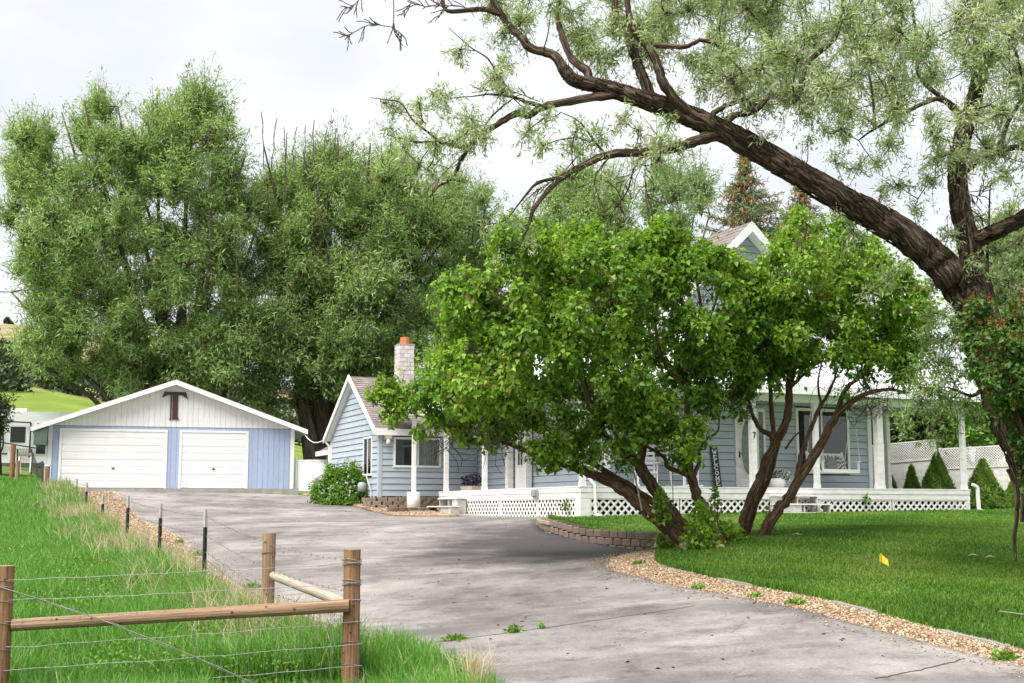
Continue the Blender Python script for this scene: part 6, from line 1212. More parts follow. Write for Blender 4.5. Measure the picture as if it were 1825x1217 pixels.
PO = [  # outline, count, clump size, distance, depth, leaves per clump
 ([(1080, -60), (1900, -60), (1900, 330), (1800, 350), (1740, 300), (1640, 300), (1560, 260), (1480, 250), (1420, 200), (1340, 200), (1260, 170), (1180, 120), (1100, 110)], 185, (18, 44), OD + .2, 2.4),
 ([(830, -60), (1100, -60), (1110, 130), (1060, 140), (1010, 100), (960, 60), (900, 70), (850, 40)], 22, (22, 36), OD - .3, 1.5),
 ([(664, 170), (700, 130), (780, 110), (800, 50), (850, 60), (900, 110), (960, 150), (1010, 180), (960, 240), (900, 260), (830, 330), (760, 330), (680, 250)], 34, (16, 28), OD - 1.1, .9),
 ([(930, 220), (1060, 200), (1200, 210), (1240, 260), (1150, 330), (1060, 360), (980, 320), (920, 300)], 20, (16, 26), OD - 1, .9)]
cl3 = []
for poly, n, rp, D, dep in PO: cl3 += puffs(poly, n, rp, D, dep, .40, .2)
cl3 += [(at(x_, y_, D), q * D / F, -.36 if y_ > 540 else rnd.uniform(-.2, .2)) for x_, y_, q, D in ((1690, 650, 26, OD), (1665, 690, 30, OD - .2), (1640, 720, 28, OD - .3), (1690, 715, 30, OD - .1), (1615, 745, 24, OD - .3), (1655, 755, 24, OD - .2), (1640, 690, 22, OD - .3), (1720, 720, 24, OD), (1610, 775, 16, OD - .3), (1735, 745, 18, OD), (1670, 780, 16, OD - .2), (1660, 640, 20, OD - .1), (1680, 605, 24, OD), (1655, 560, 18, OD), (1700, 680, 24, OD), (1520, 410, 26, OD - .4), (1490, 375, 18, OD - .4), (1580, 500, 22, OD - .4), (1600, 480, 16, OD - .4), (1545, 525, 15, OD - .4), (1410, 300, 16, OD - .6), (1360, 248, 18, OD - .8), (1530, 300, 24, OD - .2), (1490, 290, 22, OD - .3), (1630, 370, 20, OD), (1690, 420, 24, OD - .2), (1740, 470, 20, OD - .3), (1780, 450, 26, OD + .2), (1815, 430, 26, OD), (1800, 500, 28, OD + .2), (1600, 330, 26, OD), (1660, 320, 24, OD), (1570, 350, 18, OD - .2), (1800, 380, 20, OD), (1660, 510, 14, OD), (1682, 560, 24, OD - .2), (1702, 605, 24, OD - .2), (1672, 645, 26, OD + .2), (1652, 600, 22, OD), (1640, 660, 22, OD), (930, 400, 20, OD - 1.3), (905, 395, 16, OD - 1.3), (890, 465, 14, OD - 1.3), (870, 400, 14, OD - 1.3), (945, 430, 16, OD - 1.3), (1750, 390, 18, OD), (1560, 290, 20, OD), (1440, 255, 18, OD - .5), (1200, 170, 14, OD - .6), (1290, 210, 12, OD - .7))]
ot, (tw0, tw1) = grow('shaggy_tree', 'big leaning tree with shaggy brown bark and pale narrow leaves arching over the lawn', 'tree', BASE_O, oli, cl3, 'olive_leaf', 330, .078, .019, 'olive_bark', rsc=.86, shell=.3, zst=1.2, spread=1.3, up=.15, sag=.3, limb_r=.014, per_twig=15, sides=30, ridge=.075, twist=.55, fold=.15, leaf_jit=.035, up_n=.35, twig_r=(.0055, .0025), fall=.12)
# hanging strips of bark, bare branches at the left end
m_ = MB(BASE_O); m_.tube(smooth_path([at(1800, 835, OD - .35), at(1812, 870, OD - .4), at(1813, 920, OD - .42), at(1808, 960, OD - .45), at(1811, 1000, OD - .45)], 4), [.05, .045, .045, .04, .038, .035, .033, .03, .03, .028, .028, .026, .024, .022, .02, .018, .012], 6, .25); m_.tube(smooth_path([at(1812, 840, OD - .38), at(1824, 890, OD - .45), at(1822, 930, OD - .45)], 4), .03, 6, .25)
def bark_strips(path, radii, n, seed):
    rr = np.random.default_rng(seed); P = smooth_path([at(*p) for p in path], 5); RR = np.interp(np.linspace(0, 1, len(P)), np.linspace(0, 1, len(radii)), radii) * .86
    for _ in range(n):
        ln = int(rr.integers(1, 4)); i = int(rr.integers(0, len(P) - ln - 1)); dd = unit(P[i + ln] - P[i]); u = unit(np.cross(dd, rr.normal(size=3))); s_ = np.cross(dd, u); tw = rr.normal(.35, .25); w_ = rr.uniform(.008, .022); pts = []
        for q in range(4):
            t = q / 3; k = min(len(P) - 1, i + ln * t); c = P[int(k)] + (P[min(int(k) + 1, len(P) - 1)] - P[int(k)]) * (k - int(k)); a_ = tw * t; R = np.interp(k, np.arange(len(P)), RR) * rr.uniform(.97, 1.03); pts.append(c + (u * math.cos(a_) + s_ * math.sin(a_)) * (R + (rr.uniform(.0, .03) if q == 3 else 0)))
        m_.tube(pts, [w_ * .5, w_, w_ * .9, w_ * .25], 4, caps=False)
bark_strips(oli[0][0][1:22], oli[0][1][1:22], 1300, 3); bark_strips(oli[1][0][:8], oli[1][1][:8], 300, 6); bark_strips(oli[2][0][:5], oli[2][1][:5], 90, 8)
tag(m_.build('bark_strips', M['olive_bark'], ot), kind='stuff')
P0, P1 = [], []
def bare(path, r, n, sub):
    P = smooth_path([at(*p) for p in path], 6)
    for i in range(len(P) - 1): P0.append(P[i]); P1.append(P[i + 1])
    for _ in range(n):
        i = rnd.randrange(1, len(P) - 1); d = unit(P[i + 1] - P[i]); e = unit(d + rand_dir(1)[0] * .9); q = P[i]; ln = sub * rnd.uniform(.4, 1)
        for k in range(3): q2 = q + e * ln / 3; P0.append(q); P1.append(q2); q = q2; e = unit(e + rand_dir(1)[0] * .35)
D_ = OD - .9
for pth, n in (([(798, 19, D_), (750, -10, D_), (705, -25, D_), (702, 20, D_), (700, 50, D_), (690, 78, D_)], 16), ([(700, 48, D_), (660, 44, D_), (635, 55, D_), (618, 66, D_)], 16), ([(700, 50, D_), (715, 60, D_), (722, 68, D_)], 5), ([(790, 5, D_), (760, 12, D_), (735, 5, D_), (715, 28, D_)], 12), ([(844, 17, D_), (800, 10, D_), (775, 38, D_)], 9), ([(720, -20, D_), (660, -18, D_), (630, 10, D_), (612, 12, D_)], 14), ([(1000, 316, D_), (960, 340, D_), (940, 400, D_), (915, 460, D_)], 14), ([(1170, 270, D_), (1120, 320, D_), (1100, 380, D_)], 14), ([(1090, 275, D_), (1060, 320, D_), (1075, 370, D_)], 12), ([(870, 230, D_), (800, 300, D_), (760, 340, D_)], 14), ([(960, 180, D_), (900, 160, D_), (840, 165, D_)], 10), ([(1150, 268, D_), (1150, 330, D_), (1160, 370, D_)], 12), ([(1705, 330, D_), (1740, 350, D_), (1760, 330, D_)], 16), ([(1715, 300, D_ + .5), (1720, 350, D_ + .5), (1735, 390, D_ + .5)], 18)): bare(pth, .01, n, .30)
tag(twig_mesh('bare_twigs', np.array(P0), np.array(P1), .009, .006, M['twig'], ot, BASE_O), kind='stuff')
# --- dense lilac bush with rusty seed heads in front of that trunk
BD = 15.7; bb = at(1890, 1060, BD); bb[2] = float(lawn_z([bb[0]], [bb[1]])[0])
bl = [([(1885, 1080, BD), (1870, 960, BD), (1850, 860, BD), (1820, 760, BD), (1790, 680, BD), (1760, 610, BD)], [.06, .05, .045, .04, .03, .015]), ([(1905, 1080, BD), (1900, 900, BD), (1870, 760, BD), (1840, 640, BD), (1830, 560, BD)], [.055, .05, .04, .03, .015])]
PB = [(1700, 560), (1735, 530), (1790, 545), (1850, 530), (1990, 560), (1990, 900), (1850, 890), (1825, 800), (1800, 740), (1745, 715), (1720, 680), (1705, 630)]
clb = puffs(PB, 150, (16, 34), BD, 1.0, .40, .45, [(1812, 780, 16, BD), (1822, 820, 16, BD), (1790, 735, 18, BD), (1830, 860, 18, BD)])
bt, (q0, q1) = grow('lilac_bush', 'dense dark green lilac bush with rusty seed heads in front of the shaggy trunk', 'bush', bb, bl, clb, 'lilac_dark', 190, .068, .044, 'lilac_bark', sag=.3, up=.3, limb_r=.016, per_twig=10, fold=.22, leaf_jit=.04)
k = rng.permutation(len(q1))[:1000]; e = q1[k]; k2 = (e[:, 2] > np.quantile(q1[:, 2], .25)); e = e[k2]; n = len(e); P = np.repeat(e, 16, 0) + rng.normal(0, .018, (n * 16, 3)) + np.c_[np.zeros((n * 16, 2)), np.tile(np.linspace(-.02, .11, 16), n)]
tag(leaves('seed_heads', P, rand_dir(len(P)) + (0, 0, .8), rand_dir(len(P)), .024, .014, rng.uniform(0, 1, len(P)), M['seed'], bt, bb), kind='stuff')
for o_, src, cnt in ((lr[0], cl1, 60), (lr[1], cl2, 60)):
    P = []
    for _ in range(cnt): c, R = rnd.choice(src); d = rand_dir(1)[0]; d[1] = -abs(d[1]); d[2] = abs(d[2]); P.append(c + d * R * 1.02)
    e = np.array(P); n = len(e); P = np.repeat(e, 12, 0) + rng.normal(0, .022, (n * 12, 3)); tag(leaves('seed_heads', P, rand_dir(n * 12) + (0, 0, .8), rand_dir(n * 12), .03, .016, rng.uniform(0, 1, n * 12), M['seed'], o_, np.array(o_.location)), kind='stuff')

# --- willows behind the garage
def low_fill(bp, D): return [(at(bp[0] + rnd.uniform(-120, 150), rnd.uniform(600, 735), D - rnd.uniform(1, 5)), rnd.uniform(26, 44) * D / F) for _ in range(34)]
def willow(label, base_px, D, poly, tips, n, dep, per, trunk_r, group, more=(), leaf='willow_leaf', rpx=(20, 54), rise=.45, Lf=.25, Wf=.058, gap=.30, up=.9):
    b = at(base_px[0], base_px[1], D); g = tz(b[0], b[1]); b[2] = g; fork = at(base_px[0] + rnd.uniform(-10, 10), base_px[1] - 85, D); limbs = []
    for i, tp in enumerate(tips):
        dd = D + rnd.uniform(-.6, .6) * dep; e = at(tp[0], tp[1], dd); r = trunk_r * rnd.uniform(.20, .36); s = np.array((b[0] + rnd.uniform(-.6, .6), b[1] + rnd.uniform(-.5, .5), g - .3))
        m1 = s + (e - s) * .30 + np.array((0, 0, .06 * abs(e[2] - s[2]))); m2 = s + (e - s) * .62 + np.array((rnd.uniform(-.5, .5), 0, rise * .16 * abs(e[2] - s[2]))); limbs.append(([tuple(s) + (0,), tuple(m1) + (0,), tuple(m2) + (0,), tuple(e) + (0,)], [r * 1.5, r, r * .55, .04]))
    limbs.append(([tuple(b - np.array((0, 0, .4))) + (0,), tuple((b + fork) / 2) + (0,), tuple(fork) + (0,)], [trunk_r * 1.3, trunk_r, trunk_r * .8]))
    cl = puffs(poly, n, rpx, D, dep, gap, .35); cl += low_fill(base_px, D) if n > 200 else []
    t, tw = grow('willow_tree' if leaf == 'willow_leaf' else 'leafy_tree', label, 'tree', b, limbs, cl, leaf, per, Lf, Wf, 'willow_bark', group=group, up=up, sag=.25, limb_r=.05, per_twig=18, fold=.15, leaf_jit=.13, up_n=.45, twig_r=(.018, .006), sides=9, ridge=.12, shell=.25, zst=1.35, spread=1.1)
    if more:
        P0, P1 = [], []
        for px0, py0, px1, py1, dd in more:
            a_, c = at(px0, py0, D + dd), at(px1, py1, D + dd); q = a_; k_ = 5
            for i in range(k_): q2 = a_ + (c - a_) * ((i + 1) / k_) + rand_dir(1)[0] * .05; P0.append(q); P1.append(q2); q = q2
        tag(twig_mesh('dead_limbs', np.array(P0), np.array(P1), .032, .02, M['twig'], t, b), kind='stuff')
    return t
PW1 = [(0, 310), (12, 232), (60, 212), (104, 236), (116, 195), (150, 180), (200, 182), (232, 208), (262, 176), (325, 172), (372, 172), (415, 202), (428, 262), (446, 330), (468, 400), (490, 470), (488, 530), (520, 600), (540, 690), (480, 705), (400, 695), (320, 690), (250, 690), (180, 700), (120, 690), (60, 665), (28, 640), (36, 560), (20, 470), (0, 400)]
willow('broad bushy willow behind the garage with upswept plumes, the larger of the pair', (315, 770), 61, PW1, [(30, 230), (110, 200), (150, 180), (210, 190), (280, 170), (345, 170), (400, 190), (440, 270), (480, 340), (20, 520), (60, 640), (470, 600), (130, 320), (330, 320), (240, 300)], 330, 6.5, 640, .62, 'willows behind the garage',
       [(300, 440, 270, 330, -5.2), (250, 420, 215, 320, -5.2), (0, 520, 110, 515, -4), (0, 395, 90, 430, -4), (220, 390, 195, 320, -5), (375, 440, 372, 230, -5.4), (352, 440, 338, 300, -5.4), (423, 540, 418, 400, -5.6), (200, 500, 130, 330, -5.4), (160, 560, 60, 420, -5)])
PW2 = [(452, 345), (478, 300), (530, 285), (570, 292), (622, 268), (700, 270), (742, 312), (800, 345), (830, 400), (800, 460), (790, 560), (765, 640), (700, 692), (620, 700), (540, 695), (500, 610), (468, 490)]
willow('dense tall willow behind the blue wing, with dead pale twigs at its top', (575, 800), 64, PW2, [(470, 260), (540, 270), (600, 260), (660, 255), (720, 270), (780, 330), (810, 400), (560, 420), (640, 430), (720, 480), (520, 560), (760, 600)], 270, 6.0, 660, .75, 'willows behind the garage',
       [(510, 400, 506, 225, -4), (555, 330, 560, 215, -4), (575, 400, 560, 250, -4.4), (500, 440, 512, 235, -4), (520, 300, 528, 225, -4), (600, 310, 604, 240, -4), (700, 560, 740, 582, -6.2), (655, 330, 650, 270, -4.5), (470, 300, 466, 200, -3), (484, 300, 492, 210, -3), (540, 300, 545, 225, -3.5), (575, 300, 583, 225, -3.5), (590, 300, 600, 230, -4), (590, 470, 560, 330, -5)])
# two big pale trunks seen under the second willow
for pts, r, lb in (([(560, 835, 62), (550, 775, 62), (538, 710, 62.5), (528, 640, 63.5)], [.5, .38, .30, .18], 'x'), ([(584, 835, 62.5), (576, 765, 62.5), (564, 700, 63), (556, 640, 64)], [.40, .32, .27, .18], 'x')):
    w2_ = [o for o in S.objects if o.name.startswith('willow_tree')][1]; MB(w2_.location).tube(smooth_path([at(*p) for p in pts], 5), np.interp(np.linspace(0, 1, 16), np.linspace(0, 1, 4), r), 12, .12).build('trunk', M['willow_bark'], w2_, True)
FT = 'looser trees behind the house'
willow('darker slender tree between the second willow and the lilac crown', (820, 800), 74, [(770, 340), (800, 310), (850, 330), (880, 350), (900, 420), (880, 600), (860, 720), (760, 700), (760, 560), (790, 450)], [(800, 340), (850, 350), (890, 420), (790, 500), (860, 560)], 60, 4, 520, .45, FT, leaf='far_leaf', Lf=.28, Wf=.07, gap=.4)
willow('pale loose tree rising above the lilac crown, left of the lone spruce', (1010, 780), 72, [(905, 420), (930, 360), (985, 330), (1040, 300), (1090, 290), (1130, 320), (1140, 420), (1100, 520), (1000, 560), (920, 540)], [(940, 370), (1000, 340), (1060, 310), (1110, 320), (960, 450), (1120, 430)], 62, 5, 460, .4, FT, leaf='willow_leaf', Lf=.26, Wf=.06, gap=.42)
willow('airy round-topped tree behind the house roof beside the spruce', (1200, 780), 66, [(1130, 400), (1150, 320), (1190, 290), (1235, 288), (1270, 320), (1275, 380), (1250, 430), (1210, 520), (1130, 520)], [(1150, 340), (1200, 300), (1250, 310), (1265, 380), (1170, 430)], 40, 4, 330, .35, FT, leaf='far_leaf', Lf=.26, Wf=.07, gap=.46)
willow('green tree beyond the white fence, tallest behind the shaggy trunk', (1830, 850), 58, [(1700, 480), (1740, 430), (1790, 400), (1860, 390), (1990, 420), (1990, 700), (1850, 720), (1760, 700), (1690, 600)], [(1740, 450), (1800, 420), (1870, 410), (1720, 560), (1900, 560)], 120, 5, 520, .4, FT, leaf='far_leaf', Lf=.28, Wf=.10, gap=.42)
willow('leafy green tree just over the lower lattice fence', (1745, 850), 50, [(1690, 700), (1720, 680), (1790, 660), (1880, 660), (1960, 700), (1960, 830), (1800, 825), (1690, 820)], [(1720, 720), (1780, 690), (1850, 690), (1900, 740)], 85, 3, 420, .22, FT, leaf='bush_leaf', Lf=.17, Wf=.09, rpx=(18, 34), gap=.42)
willow('dark evergreen-looking tree behind the porch posts and higher lattice fence', (1610, 850), 54, [(1560, 700), (1600, 690), (1640, 700), (1690, 710), (1720, 840), (1540, 840)], [(1590, 720), (1640, 720), (1670, 760)], 85, 3.0, 520, .25, FT, leaf='dark_leaf', Lf=.2, Wf=.05, rpx=(18, 34), gap=.42)
willow('small dark tree at the pasture edge beside the white trailer', (-12, 830), 55, [(-90, 700), (-40, 690), (0, 700), (26, 712), (20, 740), (16, 765), (2, 790), (-90, 810)], [(-50, 720), (0, 720), (18, 722), (5, 770)], 34, 2, 300, .2, FT, leaf='dark_leaf', Lf=.2, Wf=.06, rpx=(14, 26), gap=.42)

# --- spruce with brown cones, and the second one mostly hidden by the big limb
def spruce(px, ptop, D, half, label, cones=True):
    top = at(px, ptop, D); g = tz(top[0], top[1]); H = top[2] - g; R = half * D / F; b = np.array((top[0], top[1], g)); t = empty('spruce_tree', b, 0, label, 'tree', 'spruces behind the house')
    MB(b).tube([b, b + (0, 0, H * .5), top], [.28, .18, .02], 8).build('trunk', M['willow_bark'], t); P0, P1, NP, ND, CP = [], [], [], [], []
    z = H * .99
    while z > H * .35:
        rr = R * (1 - z / H) / .42 + .10; nb = 9 if z < H * .9 else 6
        for k in range(nb):
            a_ = rnd.uniform(0, 6.283); d = np.array((math.cos(a_), math.sin(a_), -.18 + .3 * rnd.random())); ln = rr * rnd.uniform(.5, 1.3); s = b + (0, 0, z); e = s + d * ln; e[2] += .10 * ln; P0.append(s); P1.append(e); m = int(44 * max(ln, .3)); tt = rng.uniform(.15, 1, (m, 1)); P = s + (e - s) * tt + rng.normal(0, .09, (m, 3)) * (1, 1, .6); NP.append(P); ND.append(unit(d) * .6 + rand_dir(m) * .8 + (0, 0, .15))
            if cones and z > H * .60 and rnd.random() < .8:
                m = rnd.randint(4, 14); P = s + (e - s) * rng.uniform(.35, 1, (m, 1)) + rng.normal(0, .12, (m, 3)); CP.append(P - (0, 0, .08))
        z -= .26 + .006 * (H - z)
    tag(twig_mesh('branches', np.array(P0), np.array(P1), .03, .012, M['twig'], t, b), kind='stuff'); P, N = np.concatenate(NP), np.concatenate(ND); n = len(P); tag(leaves('crown', P, N, rand_dir(n), rng.uniform(.16, .3, n), .05, rng.uniform(0, 1, n), M['blue_spruce'], t, b), kind='stuff')
    if CP:
        c = np.concatenate(CP); P = np.repeat(c, 6, 0) + rng.normal(0, .02, (len(c) * 6, 3)); d = np.tile(np.array((0, 0, -1.)), (len(P), 1)) + rng.normal(0, .18, (len(P), 3)); tag(leaves('cones', P, d, rand_dir(len(P)), rng.uniform(.10, .15, len(P)), .04, rng.uniform(0, 1, len(P)), M['cone'], t, b, .2, 0), kind='stuff')
spruce(1327, 272, 52, 125, 'tall spruce hung with brown cones rising behind the house gable')
spruce(1425, 325, 56, 110, 'second spruce with cones, mostly hidden by the thick limb')
# --- dwarf conical conifers against the white fence
def conifer(px, ptop, pbot, D, half, label):
    top = at(px, ptop, D); bot = at(px, pbot, D); g = tz(top[0], top[1]); H = top[2] - g; R = half * D / F; b = np.array((top[0], top[1], g)); t = empty('dwarf_conifer', b, 0, label, 'conifer', 'dwarf conifers along the white fence'); n = int(9000 * R * H) + 2500
    u = rng.uniform(0, 1, n) ** .62; z = H * (1 - u); prof = R * np.clip(np.interp(u, [0, .25, .5, .75, .92, 1], [.03, .34, .64, .90, 1.0, .82]), 0, 1); a_ = rng.uniform(0, 6.283, n); lump = 1 + .08 * np.sin(a_ * 5 + z * 7) + .07 * np.sin(a_ * 9 - z * 13) + .05 * np.sin(a_ * 17 + z * 29); r = prof * lump * rng.uniform(.82, 1.10, n); P = np.c_[np.cos(a_) * r, np.sin(a_) * r, z] + b; d = np.c_[np.cos(a_) * .4, np.sin(a_) * .4, np.full(n, .8)] + rng.normal(0, .45, (n, 3)); nv = np.c_[np.cos(a_), np.sin(a_), np.full(n, .5)] + rng.normal(0, .3, (n, 3))
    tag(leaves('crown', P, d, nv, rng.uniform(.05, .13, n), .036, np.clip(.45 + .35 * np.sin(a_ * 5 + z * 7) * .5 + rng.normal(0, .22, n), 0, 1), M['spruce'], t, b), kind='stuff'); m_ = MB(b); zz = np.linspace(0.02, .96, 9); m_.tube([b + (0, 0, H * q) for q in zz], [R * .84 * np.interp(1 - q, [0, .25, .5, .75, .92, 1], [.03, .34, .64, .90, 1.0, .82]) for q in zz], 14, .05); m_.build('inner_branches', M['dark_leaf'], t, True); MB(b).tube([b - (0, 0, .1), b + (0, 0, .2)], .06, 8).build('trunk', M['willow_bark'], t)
for a_ in ((1624, 831, 885, 40.5, 17, 'smallest dwarf conifer seen past the porch, deep green'), (1669, 807, 890, 39.8, 31, 'tall conical dwarf conifer standing behind the porch rail'), (1751, 820, 905, 39.2, 33, 'broad conical dwarf conifer just beyond the porch downspout'), (1806, 858, 907, 38.8, 20, 'short dwarf conifer partly hidden by the shaggy trunk'), (1588, 850, 890, 41.5, 14, 'dwarf conifer nearly hidden behind the rear porch post')): conifer(*a_)
# --- round bright bush by the wing
q = at(612, 884, 44.2); g = tz(q[0], q[1]); q[2] = g; t = empty('round_bush', q, 0, 'round bright green bush with white blossoms against the blue gable wall', 'bush'); n = 9000; d = rand_dir(n); d[:, 2] = np.abs(d[:, 2]) * 1.0 - .12; lump = 1 + .10 * np.sin(d[:, 0] * 9 + d[:, 2] * 7) + .07 * np.sin(d[:, 1] * 13 + 2); P = q + d * np.array((1.14, .9, 1.45)) * (rng.uniform(.72, 1.04, n) * lump)[:, None]; P[:, 2] = np.maximum(P[:, 2], g + .03)
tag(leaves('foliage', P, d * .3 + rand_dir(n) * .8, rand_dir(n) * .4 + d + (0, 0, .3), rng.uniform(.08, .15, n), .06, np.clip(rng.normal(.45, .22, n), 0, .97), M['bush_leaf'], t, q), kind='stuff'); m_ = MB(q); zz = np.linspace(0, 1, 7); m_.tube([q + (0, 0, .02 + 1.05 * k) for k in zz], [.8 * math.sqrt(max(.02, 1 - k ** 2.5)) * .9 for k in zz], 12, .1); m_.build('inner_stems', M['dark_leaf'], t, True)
n = 90; d = rand_dir(n); d[:, 2] = np.abs(d[:, 2]); d[:, 1] = -np.abs(d[:, 1]); P = q + d * np.array((1.14, .9, 1.45)) * 1.02; P = np.repeat(P, 5, 0) + rng.normal(0, .02, (n * 5, 3)); tag(leaves('blossoms', P, rand_dir(n * 5), rand_dir(n * 5), .05, .045, rng.uniform(.5, 1, n * 5), M['white_petal'], t, q), kind='stuff')
# --- scrub on the hillside
P = []; 
for _ in range(420):
    y_ = rnd.uniform(140, 230); x_ = y_ * rnd.uniform(-.62, .1); r = rnd.uniform(1.2, 3.2) * (1.1 if y_ < 190 else .7); m = int(38 * r); d = rand_dir(m); d[:, 2] = np.abs(d[:, 2]); P.append(np.array((x_, y_, tz(x_, y_))) + d * r * np.array((1, 1, .8)) * rng.uniform(.5, 1, (m, 1)))
P = np.concatenate(P); n = len(P); tag(leaves('hillside_scrub', P, rand_dir(n) + (0, 0, .4), rand_dir(n), rng.uniform(.6, 1.2, n), .5, rng.uniform(0, 1, n), M['dark_leaf']), kind='stuff')
def far_bush(px, py, D, r, label):
    q = at(px, py, D); q[2] = tz(q[0], q[1]); m = 500; d = rand_dir(m); d[:, 2] = np.abs(d[:, 2]); t = empty('hill_bush', q, 0, label, 'bush'); tag(leaves('foliage', q + d * r * np.array((.8, .8, 1.3)) * rng.uniform(.4, 1, (m, 1)), d, rand_dir(m), r * .3, r * .16, rng.uniform(0, 1, m), M['dark_leaf'], t, q), kind='stuff')
far_bush(18, 585, 420, 1.6, 'tiny dark juniper standing on the skyline of the bare hill'); far_bush(12, 597, 400, 1.5, 'tiny dark round bush just below the hill skyline')
P = []
for _ in range(60):
    y_ = rnd.uniform(300, 480); x_ = y_ * rnd.uniform(-.6, -.2); r = rnd.uniform(1, 2.4); m = 40; d = rand_dir(m); d[:, 2] = np.abs(d[:, 2]); P.append(np.array((x_, y_, tz(x_, y_))) + d * r * rng.uniform(.5, 1, (m, 1)))
P = np.concatenate(P); n = len(P); tag(leaves('hillside_scrub', P, rand_dir(n) + (0, 0, .4), rand_dir(n), rng.uniform(.5, .9, n), .4, rng.uniform(0, 1, n), M['dark_leaf']), kind='stuff')

# ------------------------------------------------------------------ grasses
# mown lawn
def in_lawn(n, y0, y1, x0, x1): 
    y = rng.uniform(y0, y1, n); x = rng.uniform(x0, x1, n); k = in_poly(x, y, LAWN); return x[k], y[k]
LP = []
for y0, y1, x0, x1, n in ((9, 14, 2.5, 7.5, 60000), (14, 20, 1.8, 9, 95000), (20, 26, .7, 12, 95000), (26, 33, .7, 14, 60000), (33, 42, 2, 18, 45000), (9, 40, 8, 24, 25000)):
    x, y = in_lawn(n, y0, y1, x0, x1); LP.append(np.c_[x, y])
LP = np.concatenate(LP); z = lawn_z(LP[:, 0], LP[:, 1]); n = len(LP); P = np.c_[LP, z - .005]; D = LP[:, 1]
hgt = rng.uniform(.03, .065, n) * (1 + .25 * np.sin(LP[:, 0] * 2.1 + 1.3) * np.sin(LP[:, 1] * 1.7)); edge = np.full(n, 9.)
for a in WALL: edge = np.minimum(edge, np.hypot(LP[:, 0] - a[0], LP[:, 1] - a[1]))
hgt *= 1 + 1.6 * np.exp(-(edge / .35) ** 2); near_e = np.exp(-((LP[:, 0] - lawn_l(LP[:, 1])) / .15) ** 2) * (LP[:, 1] < 20); hgt *= 1 + .9 * near_e
patch = .5 + .20 * np.sin(LP[:, 0] * 2.7 + LP[:, 1] * .8) * np.sin(LP[:, 1] * 1.9) + .28 * np.sin(LP[:, 0] * .9 + .6 * np.sin(LP[:, 1] * .7)) * np.sin(LP[:, 1] * .55 + 1)  # tone waves put worn patches and bands of shade into the blade colour
tag(blades('lawn_grass', P, hgt, .006 + D * .00035, rng.normal(0, .022, (n, 3)) * (1, 1, 0), np.clip(rng.normal(patch, .2), 0, 1), M['lawn_blade']), kind='stuff')
# rough pasture
fl = lambda y: fence_x(y) + np.where(y < 14, .35, .15)
y = 9.2 + (50 - 9.2) * rng.uniform(0, 1, 150000) ** 1.9; x = fl(y) - rng.uniform(-.02, 1, len(y)) ** 1.15 * (4.2 + y * .05)
x2, y2 = rng.uniform(-1.6, .5, 9000), rng.uniform(10.2, 13.2, 9000); k = (x2 < dl(y2) + .05) & (x2 > fence_x(y2)); x, y = np.r_[x, x2[k]], np.r_[y, y2[k]]
z = terrain(x, y); n = len(x); dist = fl(y) - x; clump = .5 + .5 * np.sin(x * 2.3 + 1.7 * np.sin(y * 1.1)) * np.sin(y * 1.9 + x * .6)
h = (.25 + .24 * clump + .16 * np.exp(-(dist / .8) ** 2)) * rng.uniform(.55, 1.2, n) * np.interp(y, [9, 10.9, 11.7, 14, 18, 30, 50], [.75, .85, 1.15, 1.25, 1.05, .95, .9]); h = np.where(x > fence_x(y) + .25, h * .55, h); h = h * np.where((np.abs(dist) < .30) & (y > 12.4) & (y < 30), .5, 1.0); h = h * np.where((np.hypot(x - A0[0], y - A0[1]) < 1.2) & (y < A0[1] + .1), .34, 1.0)
var = np.clip(rng.normal(.42 + .14 * (clump - .5), .2, n), 0, .86); dry = rng.uniform(0, 1, n) < .03 + .05 * np.exp(-((dist - .6) / .7) ** 2); var = np.where(dry, rng.uniform(.91, 1, n), var)
ln = rng.normal(0, 1, (n, 3)) * (h * .32)[:, None]; ln[:, 2] = 0; ln[:, 0] -= h * .10
tag(blades('pasture_grass', np.c_[x, y, z - .01], h, .0065 + y * .00042, ln, var, M['field_blade']), kind='stuff')
# dry stalks along the fence
n = 15000; y = 12.5 + 33 * rng.uniform(0, 1, n) ** 1.25; x = fl(y) - np.abs(rng.normal(.45, .5, n)) + .1; k = rng.uniform(0, 1, n) < np.clip(.22 + .75 * np.sin(y * .9 + 1.2) * np.sin(x * 1.9 + y * .5), .05, 1); x, y = x[k], y[k]; n = len(x); h = rng.uniform(.35, .78, n) * np.interp(y, [12, 20, 45], [.95, 1.0, .95]); ln = rng.normal(0, 1, (n, 3)) * (h * .30)[:, None]; ln[:, 2] = 0; ln[:, 0] -= h * .18
tag(blades('dry_grass', np.c_[x, y, terrain(x, y) - .01], h, .005 + y * .0003, ln, rng.uniform(0, 1, n), M['dry_blade']), kind='stuff')
# clover and low weeds in the pasture
n = 26000; y = 11.5 + 14 * rng.uniform(0, 1, n) ** 1.3; x = fl(y) - .5 - rng.uniform(0, 1, n) * 3.8; k = np.sin(x * 1.3 + 2) * np.sin(y * .8 + .4) > .05; x, y = x[k], y[k]; n = len(x); P = np.c_[x, y, terrain(x, y) + rng.uniform(.05, .34, n)]
tag(leaves('clover_patch', P, rand_dir(n) + (0, 0, .2), rand_dir(n) * .5 + (0, 0, .7), rng.uniform(.03, .055, n), .028, rng.uniform(0, 1, n), M['weed_leaf']), kind='stuff')
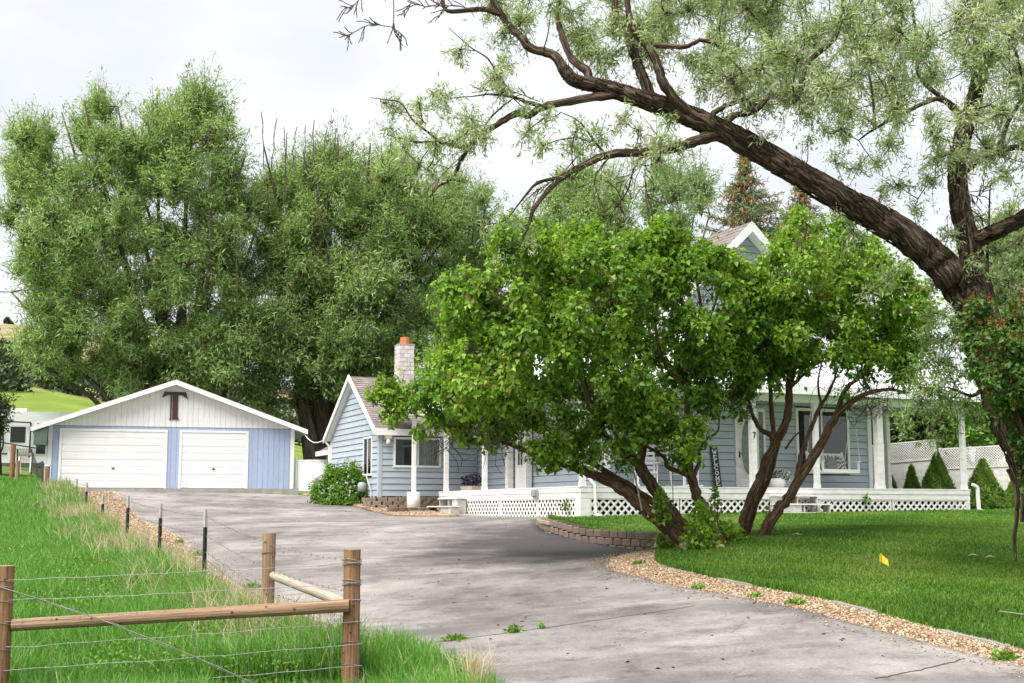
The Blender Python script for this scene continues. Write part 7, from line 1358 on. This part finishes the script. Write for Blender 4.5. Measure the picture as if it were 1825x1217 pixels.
# single weeds on the drive, in the beds and along the crack
def weed(px, py, D, w_, h_, n, label, grassy=False, mat='weed_leaf'):
    q = at(px, py, D); g = tz(q[0], q[1]) + .02; q[2] = g; t = empty('weed', q, 0, label, 'weed')
    if grassy: P = q + rng.normal(0, w_ * .3, (n, 3)) * (1, 1, 0); tag(blades('tuft', P - q, rng.uniform(.5, 1.1, n) * h_, .007, rng.normal(0, 1, (n, 3)) * (h_ * .4, h_ * .4, 0), rng.uniform(.3, .9, n), M[mat], t), kind='stuff')
    else: d = rand_dir(n); d[:, 2] = np.abs(d[:, 2]); P = q + d * np.array((w_, w_, h_)) * rng.uniform(.1, 1, (n, 1)); tag(leaves('foliage', P, d * .5 + rand_dir(n) * .7 + (0, 0, .15), rand_dir(n) * .6 + (0, 0, .6), rng.uniform(.025, .08, n), .032, rng.uniform(0, 1, n), M[mat], t, q), kind='stuff')
for a_ in ((815, 1133, 13.9, .16, .035, 120, 'flat mat of weeds along the driveway crack, leftmost'), (915, 1124, 14.1, .10, .07, 70, 'leafy weed growing in the driveway crack'), (1790, 1180, 11.25, .12, .06, 90, 'flat weed in the gravel border at the photo edge'), (1418, 1078, 14.6, .13, .05, 90, 'low weed in the gravel border below the marker flag side'), (1245, 1045, 16.6, .10, .05, 50, 'small weed at the driveway edge of the gravel border'), (1140, 1005, 20.0, .10, .05, 50, 'small weed near the rounded end of the gravel border'), (1345, 1062, 15.4, .08, .06, 40, 'thin weed in the gravel border near the edging'), (353, 978, 25.5, .14, .10, 90, 'leafy weed in the gravel strip by the nearest steel post'), (322, 963, 28.0, .12, .08, 60, 'small weed in the gravel strip, second from the nearest steel post'), (600, 1098, 14.8, .16, .10, 120, 'leafy weed in the gravel behind the corner post'), (450, 1030, 19.3, .14, .08, 80, 'leafy weed in the gravel beside the shorter wooden post'), (660, 902, 43.0, .20, .16, 110, 'bright green weed in the gravel bed by the wing'), (697, 905, 42.0, .10, .12, 40, 'thin weed in the gravel bed near the low block wall'), (757, 891, 42.6, .16, .10, 60, 'small weed beside the white concrete footing'), (585, 888, 47.5, .2, .1, 60, 'weed at the driveway edge near the bright bush'), (640, 1143, 12.6, .26, .22, 260, 'broad leafy weed right of the corner post, largest'), (700, 1175, 12.1, .25, .16, 220, 'spreading leafy weed at the driveway edge, foreground'), (432, 880, 48.8, .12, .08, 30, 'tiny weed on the concrete apron right of the smaller garage door'), (331, 872, 49, .12, .08, 30, 'tiny weed at the foot of the pillar between garage doors')): weed(*a_)
weed(965, 1120, 14.2, .07, .11, 70, 'grassy tuft growing in the driveway crack, rightmost', True, 'field_blade'); weed(845, 1215, 11.4, .22, .42, 160, 'tall pale feathery grass clump at the bottom driveway edge', True, 'dry_blade'); weed(790, 1215, 11.3, .25, .26, 200, 'green grass clump at the bottom driveway edge', True, 'field_blade')
for px, py, D, lb in ((1127, 990, 20.6, 'a'),): pass
